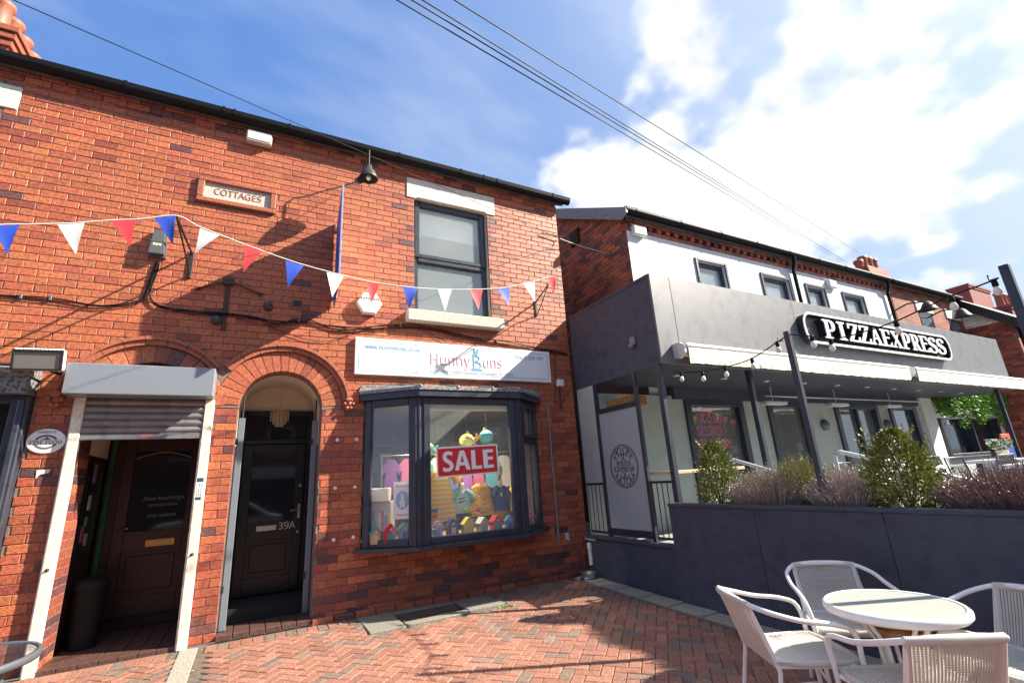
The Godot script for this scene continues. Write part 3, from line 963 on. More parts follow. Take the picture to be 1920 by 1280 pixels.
	st.box(Vector3(-1.08, 2.022, 0.062), Vector3(-0.97, 2.058, 0.0645))
	part(st, "sticker", paint("sticker_red", Color(0.32, 0.14, 0.13), 0.6), rs)
	st = MB.new()
	st.box(Vector3(-0.545, 1.37, 0.0755), Vector3(-0.47, 1.60, 0.0775))
	part(st, "sticker", M("sign_white"), rs)
	st = MB.new()
	for lo in [[1.555, 1.597, -0.540, -0.480], [1.375, 1.405, -0.538, -0.485]]: st.box(Vector3(lo[2], lo[0], 0.0775), Vector3(lo[3], lo[1], 0.0785))
	for k in 7:
		for c in 3: st.box(Vector3(-0.535 + 0.018 * c, 1.415 + 0.019 * k, 0.0775), Vector3(-0.535 + 0.018 * c + rng.randf_range(0.006, 0.012), 1.415 + 0.019 * k + 0.013, 0.0783))
	part(st, "sticker_print", paint("sticker_teal", Color(0.02, 0.06, 0.09), 0.6), rs)
	# waste bin in the porch
	var bin := thing("waste_bin", "tall black plastic waste bin with lid standing in the shuttered porch", "bin", Vector3(-1.40, 0.03, -0.58), 0.1)
	b = MB.new()
	b.lathe([Vector2(0.0, 0.0), Vector2(0.105, 0.0), Vector2(0.115, 0.02), Vector2(0.145, 0.56), Vector2(0.15, 0.565)], Transform3D(), 20, false)
	part(b, "body", M("black_plastic"), bin)
	b = MB.new()
	b.lathe([Vector2(0.158, 0.55), Vector2(0.16, 0.585), Vector2(0.13, 0.63), Vector2(0.06, 0.65), Vector2(0, 0.652)], Transform3D(), 20)
	part(b, "lid", M("black_plastic"), bin)

# ---------- bay shop window and its display ----------
func facet(a: Vector2, b: Vector2) -> Transform3D:
	var d := (b - a).normalized()
	return Transform3D(Basis(Vector3(d.x, 0, d.y), Vector3.UP, Vector3(d.x, 0, d.y).cross(Vector3.UP)), Vector3(a.x, 0, a.y))

func bay(house: Node3D) -> void:
	var P := [Vector2(1.17, 0.0), Vector2(1.755, 0.45), Vector2(3.15, 0.45), Vector2(3.70, 0.0)]
	var fr := MB.new()
	var panes := []
	for i in 3:
		var t := facet(P[i], P[i + 1])
		var L: float = P[i].distance_to(P[i + 1])
		var w := 0.085
		var a := 0.02 if i == 0 else 0.05
		var b := L - (0.02 if i == 2 else 0.05)
		fr.cbox(Vector3(a, 0.70, -0.06), Vector3(a + w, 2.45, 0.02), 0.008, t)
		fr.cbox(Vector3(b - w, 0.70, -0.06), Vector3(b, 2.45, 0.02), 0.008, t)
		fr.cbox(Vector3(a + w, 0.70, -0.06), Vector3(b - w, 0.785, 0.02), 0.008, t)
		fr.cbox(Vector3(a + w, 2.36, -0.06), Vector3(b - w, 2.45, 0.02), 0.008, t)
		if i == 2:
			fr.cbox(Vector3(a + w, 1.86, -0.06), Vector3(b - w, 1.94, 0.02), 0.008, t)
			for q in [[a + 0.05, 1.92, a + 0.11, 2.39], [b - 0.11, 1.92, b - 0.05, 2.39], [a + 0.11, 2.33, b - 0.11, 2.39], [a + 0.11, 1.92, b - 0.11, 1.98]]:
				fr.cbox(Vector3(q[0], q[1], 0.0), Vector3(q[2], q[3], 0.045), 0.01, t)
			panes.append([t, a + w, b - w, 1.94, 2.36]); panes.append([t, a + w, b - w, 0.785, 1.86])
		else:
			panes.append([t, a + w, b - w, 0.785, 2.36])
	# rounded corner posts
	for k in [1, 2]:
		for q in 3:
			fr.tube([Vector3(P[k].x + (q - 1) * 0.045, 0.70, P[k].y - 0.02 - 0.012 * absf(q - 1)), Vector3(P[k].x + (q - 1) * 0.045, 2.45, P[k].y - 0.02 - 0.012 * absf(q - 1))], 0.034, 10)
	var win := part(fr, "bay_window", M("slate_paint"), house)
	for p in panes:
		var mb := MB.new()
		mb.box(Vector3(p[1] - 0.006, p[3] - 0.006, -0.024), Vector3(p[2] + 0.006, p[4] + 0.006, -0.018), p[0])
		part(mb, "pane", M("clear_pane"), win)
	var sl := MB.new()
	var pl := PackedVector2Array([Vector2(1.09, 0.0), Vector2(1.09, 0.04), Vector2(1.73, 0.53), Vector2(3.18, 0.53), Vector2(3.80, 0.04), Vector2(3.80, 0.0), Vector2(3.6, -0.25), Vector2(1.3, -0.25)])
	var lay_flat := Transform3D(Basis(Vector3.RIGHT, Vector3(0, 0, 1), Vector3(0, -1, 0)), Vector3.ZERO)   # polygon (x, z) lying down; depth runs along -y
	sl.prism(pl, -0.70, -0.655, lay_flat)
	part(sl, "sill", M("slate_paint"), win)
	# lead roof in strips with a dark front fascia
	var rf := MB.new()
	var hd := PackedVector2Array([Vector2(1.10, 0.0), Vector2(1.11, 0.05), Vector2(1.73, 0.53), Vector2(3.18, 0.53), Vector2(3.79, 0.05), Vector2(3.80, 0.0)])
	rf.prism(hd, -2.53, -2.45, lay_flat)
	part(rf, "fascia", M("slate_paint"), win)
	rf = MB.new()
	var e0 := [Vector3(1.09, 2.53, 0.06), Vector3(1.72, 2.53, 0.545), Vector3(3.19, 2.53, 0.545), Vector3(3.80, 2.53, 0.06)]
	var e1 := [Vector3(1.09, 2.57, 0.06), Vector3(1.72, 2.575, 0.545), Vector3(3.19, 2.575, 0.545), Vector3(3.80, 2.57, 0.06)]
	var e2 := [Vector3(1.12, 2.66, 0.0), Vector3(1.75, 2.68, 0.06), Vector3(3.16, 2.68, 0.06), Vector3(3.77, 2.66, 0.0)]
	for i in 3:
		rf.quad(e0[i], e0[i + 1], e1[i + 1], e1[i]); rf.quad(e1[i], e1[i + 1], e2[i + 1], e2[i])
	rf.quad(e2[0], e2[1], Vector3(1.75, 2.7, -0.02), Vector3(1.12, 2.7, -0.02)); rf.quad(e2[1], e2[2], Vector3(3.16, 2.7, -0.02), Vector3(1.75, 2.7, -0.02)); rf.quad(e2[2], e2[3], Vector3(3.77, 2.7, -0.02), Vector3(3.16, 2.7, -0.02))
	for x in [1.75, 2.25, 2.75, 3.16]:
		rf.tube([Vector3(x, 2.56, 0.55), Vector3(x, 2.585, 0.545), Vector3(x, 2.69, 0.05)], 0.012, 6)
	part(rf, "lead_roof", M("lead"), win)
	# show space behind the glass
	var rm := MB.new()
	rm.prism(PackedVector2Array([Vector2(1.19, 0.0), Vector2(1.76, 0.42), Vector2(3.14, 0.42), Vector2(3.68, 0.0), Vector2(3.68, -0.75), Vector2(1.19, -0.75)]), -0.745, -0.70, lay_flat)
	rm.prism(PackedVector2Array([Vector2(1.19, 0.0), Vector2(1.76, 0.42), Vector2(3.14, 0.42), Vector2(3.68, 0.0), Vector2(3.68, -2.4), Vector2(1.19, -2.4)]), -2.45, -2.40, lay_flat)
	part(rm, "display_shelf", paint("shelf", Color(0.36, 0.27, 0.17), 0.6), win)
	rm = MB.new()
	rm.box(Vector3(1.10, 0, -2.4), Vector3(1.17, 2.5, -0.1)); rm.box(Vector3(3.70, 0, -2.4), Vector3(3.78, 2.5, -0.1)); rm.box(Vector3(1.17, 0, -2.46), Vector3(3.70, 2.5, -2.4))
	part(rm, "shop_interior", paint("shop_wall", Color(0.13, 0.09, 0.13), 0.9), win)
	rm = MB.new()
	rm.tube([Vector3(1.8, 2.30, 0.38), Vector3(3.1, 2.30, 0.38)], 0.012, 8)
	rm.box(Vector3(1.85, 2.31, 0.34), Vector3(3.08, 2.36, 0.40))
	part(rm, "blind_rail", M("blind"), win)
	# two small ceiling spots, lit
	for x in [2.05, 2.75]:
		var lm := MB.new()
		lm.lathe([Vector2(0.04, 0.0), Vector2(0.045, 0.03), Vector2(0.045, 0.06)], Transform3D(Basis(), Vector3(x, 2.335, 0.12)), 14)
		var can := part(lm, "ceiling_spot", M("white_plastic"), win)
		lm = MB.new()
		lm.lathe([Vector2(0.0, 0.004), Vector2(0.036, 0.004)], Transform3D(Basis(), Vector3(x, 2.335, 0.12)), 14)
		var glow := paint("spot_glow", Color(1, 0.93, 0.8), 0.4)
		glow.emission_enabled = true
		glow.emission = Color(1, 0.93, 0.8)
		glow.emission_energy_multiplier = 1.5
		part(lm, "spot_lens", glow, can)
		var sp := SpotLight3D.new()
		sp.name = "spot_light"
		sp.light_energy = 1.2
		sp.light_color = Color(1, 0.93, 0.8)
		sp.spot_angle = 62.0
		sp.spot_range = 6.0
		sp.spot_attenuation = 2.0
		sp.light_size = 0.04
		sp.shadow_enabled = true
		can.add_child(sp, true)
		sp.position = Vector3(x, 2.32, 0.12)
		sp.rotation.x = -PI / 2
	display()

func garment(called: String, label: String, at: Vector3, prof: Array, tint: Callable, sleeve := 0.0, turn := 0.0) -> Node3D:
	# prof: [y, half width, half depth] from hem to neck
	var t := thing(called, label, "clothes", at, turn, "clothes shown in the bay window")
	var mb := MB.new()
	var rows := 44
	var y0: float = prof[0][0]
	var y1: float = prof[-1][0]
	var ring := func(y: float) -> Array:
		var k := 0
		while k < prof.size() - 2 and y > prof[k + 1][0]: k += 1
		var f := clampf((y - prof[k][0]) / (prof[k + 1][0] - prof[k][0]), 0, 1)
		var w := lerpf(prof[k][1], prof[k + 1][1], f)
		var d := lerpf(prof[k][2], prof[k + 1][2], f)
		var p := []
		for j in 24:
			var a := TAU * j / 24
			var fold := 1.0 + 0.05 * sin(a * 7.0 + w * 9.0) * clampf((y1 - y) / (y1 - y0), 0, 1)
			p.append(Vector3(cos(a) * w * fold, y, sin(a) * d * fold))
		return p
	for r in rows:
		var ya := lerpf(y0, y1, float(r) / rows)
		var yb := lerpf(y0, y1, float(r + 1) / rows)
		var A: Array = ring.call(ya)
		var B: Array = ring.call(yb)
		for j in 24:
			var q := (j + 1) % 24
			mb.col = tint.call(r, j, A[j])
			mb.quad(A[q], A[j], B[j], B[q])
	if sleeve > 0.0:
		var sh: Array = prof[-2]
		for s in [-1, 1]:
			mb.col = tint.call(1, 0, Vector3.ZERO)
			mb.tube([Vector3(s * sh[1] * 0.75, sh[0] - 0.01, 0), Vector3(s * (sh[1] + sleeve * 0.5), sh[0] - sleeve * 0.55, 0.01), Vector3(s * (sh[1] + sleeve * 0.75), sh[0] - sleeve * 1.15, 0.015)], [0.055, 0.052, 0.056], 12, false, 0.8)
	part(mb, "cloth", M("cloth"), t)
	return t

func bust(t: Node3D, top: float) -> void:
	var mb := MB.new()
	mb.lathe([Vector2(0.035, top - 0.03), Vector2(0.036, top + 0.03), Vector2(0.032, top + 0.07), Vector2(0.0, top + 0.075)], Transform3D(), 14)
	part(mb, "neck", paint("bust_cloth", Color(0.62, 0.55, 0.45), 0.8), t)
	mb = MB.new()
	mb.lathe([Vector2(0.0, top + 0.075), Vector2(0.028, top + 0.076), Vector2(0.02, top + 0.095), Vector2(0.026, top + 0.115), Vector2(0.012, top + 0.15), Vector2(0, top + 0.16)], Transform3D(), 12)
	part(mb, "finial", M("wood"), t)
	mb = MB.new()
	mb.tube([Vector3(0, 0.0, -0.01), Vector3(0, top, -0.01)], 0.012, 8)
	mb.lathe([Vector2(0.0, 0.012), Vector2(0.09, 0.010), Vector2(0.09, 0)], Transform3D(), 16)
	part(mb, "stand", M("white_plastic"), t)

func hut(at: Vector3, turn: float, wall_c: Color, roof_c: Color, door_c: Color, label: String, s := 1.0) -> void:
	var t := thing("toy_beach_hut", label, "toy", at, turn, "painted wooden beach huts on the display shelf")
	t.scale = Vector3.ONE * s
	var mb := MB.new()
	mb.col = wall_c
	mb.prism(PackedVector2Array([Vector2(-0.06, 0), Vector2(0.06, 0), Vector2(0.06, 0.13), Vector2(0, 0.195), Vector2(-0.06, 0.13)]), -0.05, 0.05)
	part(mb, "body", M("colour"), t)
	mb = MB.new()
	mb.col = roof_c
	for k in [-1, 1]:
		mb.box(Vector3(-0.006, 0, -0.06), Vector3(0.006, 0.105, 0.062), Transform3D(Basis(Vector3(0, 0, 1), k * 0.745), Vector3(k * 0.074, 0.122, 0)))
	part(mb, "roof", M("colour"), t)
	mb = MB.new()
	mb.col = door_c
	mb.cbox(Vector3(-0.028, 0.0, 0.05), Vector3(0.028, 0.105, 0.056), 0.002)
	part(mb, "door", M("colour"), t)
	mb = MB.new()
	mb.col = Color(0.75, 0.75, 0.72)
	mb.lathe([Vector2(0.012, 0), Vector2(0.012, 0.004), Vector2(0, 0.005)], Transform3D(Basis(Vector3.RIGHT, PI / 2), Vector3(0, 0.14, 0.05)), 12)
	part(mb, "porthole", M("colour"), t)

func fish(at: Vector3, body: Color, fin: Color, label: String, turn: float) -> void:
	var t := thing("fish_lantern", label, "lantern", at, turn, "paper fish lanterns in the bay window")
	var mb := MB.new()
	mb.col = body
	var pr := []
	for i in 15:
		var a := -PI / 2 + PI * i / 14
		pr.append(Vector2(cos(a) * (0.098 + (0.003 if i % 2 else 0.0)), sin(a) * 0.092))
	mb.lathe(pr, Transform3D(), 20, false)
	part(mb, "body", M("cloth"), t)
	mb = MB.new()
	mb.col = fin
	mb.prism(PackedVector2Array([Vector2(0.085, 0), Vector2(0.16, 0.06), Vector2(0.145, 0), Vector2(0.16, -0.06)]), -0.004, 0.004)
	mb.prism(PackedVector2Array([Vector2(-0.02, 0.085), Vector2(0.03, 0.135), Vector2(0.05, 0.08)]), -0.004, 0.004)
	mb.prism(PackedVector2Array([Vector2(-0.01, 0.03), Vector2(0.05, 0.0), Vector2(0.0, -0.03)]), 0.094, 0.1)
	part(mb, "fin", M("cloth"), t)
	mb = MB.new()
	mb.col = Color(0.02, 0.02, 0.02)
	mb.sphere(0.014, Transform3D(Basis(), Vector3(-0.05, 0.035, 0.078)), 10, 6)
	part(mb, "eye", M("colour"), t)
	mb = MB.new()
	mb.tube([Vector3(0, 0.09, 0), Vector3(0, 2.38 - at.y, 0)], 0.0015, 4)
	part(mb, "thread", M("white_plastic"), t)

func display() -> void:
	var Y := Color(0.62, 0.38, 0.06)
	var W := Color(0.62, 0.58, 0.46)
	var shelf := 0.746
	var base := func(x: float, y: float, z: float) -> Vector3:
		var p := onz(x, y, z)
		return Vector3(p.x, shelf, z)
	var p: Vector3 = base.call(826, 960, 0.16)
	var g0 := garment("striped_dress", "yellow and white striped child's dress with a rainbow patch at the hem", p + Vector3(0, 0.18, 0), [[0.0, 0.19, 0.06], [0.25, 0.165, 0.06], [0.44, 0.12, 0.055], [0.52, 0.115, 0.05], [0.60, 0.10, 0.04], [0.62, 0.05, 0.03]],
		func(r, j, q):
			if q.y > 0.05 and q.y < 0.15 and q.z > 0 and q.x > -0.1 and q.x < 0.0: return [Color(0.6, 0.05, 0.04), Color(0.65, 0.25, 0.03), Color(0.05, 0.3, 0.08), Color(0.04, 0.12, 0.4)][int((q.y - 0.05) / 0.025) % 4]
			return W if r % 4 == 0 else Y, 0.13)
	g0.scale.x = 1.2
	p = base.call(866, 950, 0.14)
	var g := garment("striped_tee_shirt", "teal striped child's T-shirt with a puppy print on a shop bust", p, [[0.24, 0.115, 0.06], [0.42, 0.11, 0.06], [0.50, 0.105, 0.055], [0.54, 0.045, 0.035], [0.55, 0.04, 0.03]],
		func(r, j, q):
			if q.z > 0.03 and absf(q.x) < 0.04 and q.y > 0.36 and q.y < 0.45 and int(q.x * 90 + q.y * 70) % 3 == 0: return Color(0.05, 0.06, 0.09)
			return Color(0.62, 0.66, 0.64) if r % 3 == 0 else Color(0.16, 0.36, 0.38), 0.11)
	bust(g, 0.56)
	g.scale.x = 1.15
	var sk := MB.new()
	sk.col = Color(0.02, 0.025, 0.05)
	sk.lathe([Vector2(0.12, 0.06), Vector2(0.125, 0.2), Vector2(0.11, 0.25)], Transform3D(), 20, true, 1.0, 0.6)
	part(sk, "shorts", M("cloth"), g)
	p = base.call(903, 950, 0.14)
	g = garment("floral_dress", "mustard yellow child's dress dotted with small flowers", p + Vector3(0, 0.2, 0), [[0.0, 0.15, 0.075], [0.22, 0.10, 0.06], [0.36, 0.095, 0.055], [0.40, 0.05, 0.04], [0.41, 0.045, 0.03]],
		func(r, j, q):
			var k: int = (r * 7 + j * 13 + (r * j) % 5) % 17
			return Color(0.5, 0.08, 0.05) if k == 0 else (Color(0.7, 0.66, 0.6) if k == 3 else (Color(0.08, 0.15, 0.1) if k == 8 else Color(0.62, 0.34, 0.02))))
	g.scale.x = 1.45
	p = base.call(939, 945, 0.14)
	g = garment("navy_tee_shirt", "navy blue child's T-shirt with a pale bird print", p, [[0.22, 0.12, 0.065], [0.42, 0.115, 0.065], [0.50, 0.11, 0.055], [0.54, 0.045, 0.035], [0.55, 0.04, 0.03]],
		func(r, j, q):
			if q.z > 0.03 and Vector2(q.x * 1.0, (q.y - 0.44) * 1.3).length() < 0.028: return Color(0.6, 0.58, 0.4)
			return Color(0.025, 0.055, 0.17), 0.10)
	bust(g, 0.56)
	sk = MB.new()
	sk.col = Color(0.55, 0.2, 0.03)
	sk.lathe([Vector2(0.12, 0.14), Vector2(0.125, 0.2), Vector2(0.11, 0.24)], Transform3D(), 20, true, 1.0, 0.6)
	part(sk, "shorts", M("cloth"), g)
	p = base.call(972, 945, 0.08)
	g = garment("striped_shirt", "yellow and white striped child's shirt beside the narrow side pane", p, [[0.22, 0.12, 0.06], [0.42, 0.11, 0.06], [0.50, 0.10, 0.055], [0.54, 0.045, 0.035], [0.55, 0.04, 0.03]],
		func(r, j, q): return W if r % 3 == 0 else Y, 0.11)
	bust(g, 0.56)
	# rail of little clothes behind the front row
	var rail := thing("clothes_rail", "rail of small coloured clothes hanging behind the front row of the display", "clothes rail", Vector3(2.45, 1.78, -0.32))
	var rb := MB.new()
	rb.tube([Vector3(-1.0, 0, 0), Vector3(1.0, 0, 0)], 0.012, 8)
	for s in [-1, 1]: rb.tube([Vector3(s * 0.98, 0, 0), Vector3(s * 0.98, -1.03, 0)], 0.012, 8)
	part(rb, "bar", M("steel"), rail)
	for k in 9:
		var hg := MB.new()
		hg.col = [Color(0.32, 0.12, 0.42), Color(0.5, 0.12, 0.26), Color(0.08, 0.3, 0.36), Color(0.5, 0.48, 0.44), Color(0.1, 0.16, 0.4)][k % 5]
		var w := 0.085 + 0.01 * (k % 3)
		hg.prism(PackedVector2Array([Vector2(-w * 1.1, -0.5), Vector2(w * 1.1, -0.5), Vector2(w * 0.8, -0.2), Vector2(w * 1.35, -0.26), Vector2(w * 1.5, -0.16), Vector2(w * 0.5, -0.05), Vector2(-w * 0.5, -0.05), Vector2(-w * 1.5, -0.16), Vector2(-w * 1.35, -0.26), Vector2(-w * 0.8, -0.2)]), -0.025, 0.025)
		hg.tube([Vector3(0, -0.05, 0), Vector3(0, 0.012, 0)], 0.003, 5)
		part(hg, "hanging_garment", M("cloth"), rail, Transform3D(Basis(Vector3.UP, rng.randf_range(-0.5, 0.5)), Vector3(-0.85 + 0.21 * k, 0, 0)))
	# huts: photo place, wall, roof, door
	var R := Color(0.55, 0.05, 0.07)
	var B := Color(0.05, 0.28, 0.6)
	var T := Color(0.05, 0.33, 0.36)
	var N := Color(0.02, 0.03, 0.16)
	var C := Color(0.55, 0.36, 0.17)
	var hs := [[703, 1000, 0.10, C, T, Color(0.6, 0.5, 0.3), "tan toy beach hut with a teal roof behind the angled pane"], [730, 998, 0.16, R, R, T, "red toy beach hut with a teal door behind the angled pane"], [757, 996, 0.22, B, Color(0.1, 0.4, 0.2), N, "bright blue toy beach hut with a green roof behind the angled pane"],
		[819, 1000, 0.30, Color(0.55, 0.3, 0.42), Color(0.6, 0.35, 0.48), B, "pink toy beach hut with a blue door"], [848, 998, 0.30, N, N, C, "navy toy beach hut with a tan door"], [877, 994, 0.31, Color(0.6, 0.5, 0.05), Color(0.6, 0.52, 0.08), Color(0.55, 0.45, 0.1), "all yellow toy beach hut"],
		[904, 990, 0.31, C, Color(0.6, 0.6, 0.58), Color(0.2, 0.4, 0.5), "tan toy beach hut with a white roof"], [930, 987, 0.32, R, R, T, "red toy beach hut with a teal door below the navy T-shirt"], [955, 983, 0.32, B, Color(0.1, 0.35, 0.62), N, "bright blue toy beach hut below the navy T-shirt"], [992, 975, 0.1, R, B, N, "small red toy beach hut with a blue roof in the narrow side pane"]]
	for h in hs:
		var q: Vector3 = base.call(h[0], h[1], h[2])
		hut(q, rng.randf_range(-0.25, 0.25), h[3], h[4], h[5], h[6], rng.randf_range(0.9, 1.08))
	fish(onz(875, 826, 0.2), Color(0.52, 0.55, 0.16), Color(0.6, 0.2, 0.15), "yellow-green paper fish lantern above the sale notice", 0.3)
	fish(onz(912, 819, 0.2), Color(0.03, 0.26, 0.33), Color(0.6, 0.4, 0.04), "teal paper fish lantern with yellow fins", PI)
	fish(onz(800, 843, 0.2), Color(0.12, 0.42, 0.1), Color(0.1, 0.42, 0.6), "green paper fish lantern with a blue tail beside the window post", 0.2)
	# beach balls between the huts
	for b in [[872, 962, Color(0.3, 0.5, 0.08)], [884, 963, Color(0.6, 0.33, 0.02)], [896, 962, Color(0.55, 0.05, 0.05)]]:
		var q := onz(b[0], b[1], 0.18)
		var mb := MB.new()
		mb.col = b[2]
		mb.sphere(0.04, Transform3D(Basis(), Vector3(0, 0.04, 0)), 14, 8)
		mb.col = Color(0.7, 0.7, 0.68)
		mb.lathe([Vector2(0.012, 0), Vector2(0.012, 0.004), Vector2(0, 0.005)], Transform3D(Basis(), Vector3(0, 0.078, 0)), 10)
		mb.col = b[2]
		mb.tube([Vector3(0, -0.14, 0), Vector3(0, 0.01, 0)], 0.006, 6)
		solo(mb, "toy_ball", M("colour"), ["lime green", "orange", "red"][[872, 884, 896].find(b[0])] + " ball on a short stick behind the toy huts", "toy", "balls behind the toy huts", Transform3D(Basis(), q))
	# sale notice, stuck inside the glass
	var sale := thing("sale_notice", "red SALE notice with thick white letters in the bay window", "notice", onz(878, 863, 0.449), 0.0)
	sale.rotation.z = 0.028
	var mb2 := MB.new()
	mb2.box(Vector3(-0.425, -0.185, -0.002), Vector3(0.425, 0.185, 0.0))
	part(mb2, "card", M("sign_white"), sale)
	mb2 = MB.new()
	mb2.box(Vector3(-0.405, -0.165, 0.0), Vector3(0.405, 0.165, 0.002))
	part(mb2, "red_field", M("sale_red"), sale)
	text("SALE", "lettering", M("sign_white"), sale, Transform3D(Basis(), Vector3(0, 0, 0.004)), 0.235, 0.003, "Droid Sans", 900, 0.68)
	text("SALE", "lettering", M("sign_white"), sale, Transform3D(Basis(), Vector3(0.007, 0, 0.0045)), 0.235, 0.003, "Droid Sans", 900, 0.70)
	# welcome poster in the angled pane
	var f := facet(Vector2(1.17, 0.0), Vector2(1.755, 0.45))
	var po := thing("welcome_poster", "white poster with a pale blue oval and small pink lettering", "poster")
	po.transform = f * Transform3D(Basis(), Vector3(0.50, 1.22, -0.045))
	mb2 = MB.new()
	mb2.box(Vector3(-0.115, -0.215, -0.002), Vector3(0.115, 0.215, 0.0))
	part(mb2, "sheet", M("sign_white"), po)
	mb2 = MB.new()
	mb2.col = Color(0.22, 0.45, 0.66)
	mb2.lathe([Vector2(0.085, 0), Vector2(0.085, 0.002), Vector2(0, 0.0021)], Transform3D(Basis(Vector3.RIGHT, PI / 2), Vector3(0, 0.0, 0)), 28, false, 1.0, 1.25)
	part(mb2, "oval", M("colour"), po)
	mb2 = MB.new()
	mb2.col = Color(0.75, 0.74, 0.72)
	for e in [[0, -0.03, 0.035, 0.045], [0, 0.03, 0.024, 0.024], [-0.012, 0.062, 0.008, 0.022], [0.012, 0.062, 0.008, 0.022], [-0.02, -0.07, 0.012, 0.02], [0.02, -0.07, 0.012, 0.02]]:
		mb2.lathe([Vector2(1, 0), Vector2(1, 0.001), Vector2(0, 0.0012)], Transform3D(Basis(Vector3.RIGHT, PI / 2) * Basis.from_scale(Vector3(e[2], 1, e[3])), Vector3(e[0], e[1], 0.0022)), 16, false)
	part(mb2, "figure", M("colour"), po)
	text("We're open", "lettering", paint("poster_red", Color(0.6, 0.1, 0.1), 0.5), po, Transform3D(Basis(), Vector3(0, 0.165, 0.002)), 0.028, 0.001, "Droid Serif", 700, 0.17, true)
	text("Come on in", "lettering", M("poster_red"), po, Transform3D(Basis(), Vector3(0, -0.165, 0.002)), 0.026, 0.001, "Droid Serif", 700, 0.15, true)
	# stock further inside
	for q in [[1.5, -1.7], [2.5, -2.0], [3.3, -1.5]]:
		var sh := thing("stock_shelf", "wooden shelf unit of folded clothes %s inside the shop" % ["at the end near the porches", "against the back wall", "at the end near the restaurant"][[1.5, 2.5, 3.3].find(q[0])], "shelf", Vector3(q[0], 0.0, q[1]), 0.0, "shelf units inside the shop")
		var fr := MB.new()
		for k in 6: fr.box(Vector3(-0.42, 0.1 + 0.38 * k, -0.18), Vector3(0.42, 0.125 + 0.38 * k, 0.18))
		for s in [-0.44, 0.42]: fr.box(Vector3(s, 0, -0.18), Vector3(s + 0.02, 2.15, 0.18))
		part(fr, "frame", M("wood"), sh)
		var cl := MB.new()
		for k in 5:
			for i in 4:
				cl.col = [Color(0.5, 0.1, 0.25), Color(0.12, 0.3, 0.45), Color(0.55, 0.45, 0.12), Color(0.3, 0.14, 0.4), Color(0.5, 0.5, 0.48), Color(0.1, 0.35, 0.22)][rng.randi() % 6]
				cl.cbox(Vector3(-0.40 + 0.205 * i, 0.127 + 0.38 * k, -0.14), Vector3(-0.215 + 0.205 * i, 0.127 + 0.38 * k + rng.randf_range(0.12, 0.32), 0.15), 0.02)
		part(cl, "folded_clothes", M("cloth"), sh).set_meta("kind", "stuff")
	# gift box and bags
	mb2 = MB.new()
	mb2.cbox(Vector3(-0.11, 0, -0.07), Vector3(0.11, 0.16, 0.07), 0.01)
	solo(mb2, "gift_box", paint("box_white", Color(0.72, 0.72, 0.66), 0.5), "white box on the display stand behind the angled pane", "box", "", Transform3D(Basis(Vector3.UP, -0.5), onz(714, 940, 0.02)))
	var st := thing("display_stand", "cloth covered display stand behind the angled pane", "stand", Vector3(1.42, shelf, -0.08), -0.5)
	mb2 = MB.new()
	mb2.col = Color(0.45, 0.43, 0.45)
	mb2.cbox(Vector3(-0.15, 0, -0.1), Vector3(0.15, onz(714, 940, 0.02).y - shelf - 0.002, 0.1), 0.01)
	part(mb2, "block", M("cloth"), st)
	mb2 = MB.new()
	for k in 8:
		mb2.col = [Color(0.6, 0.6, 0.6), Color(0.5, 0.12, 0.2), Color(0.1, 0.3, 0.5), Color(0.6, 0.45, 0.1)][k % 4]
		mb2.cbox(Vector3(-0.15 + 0.037 * k, 0.02, 0.1), Vector3(-0.118 + 0.037 * k, 0.3 + 0.03 * (k % 3), 0.108), 0.003)
	part(mb2, "hanging_ribbons", M("cloth"), st)

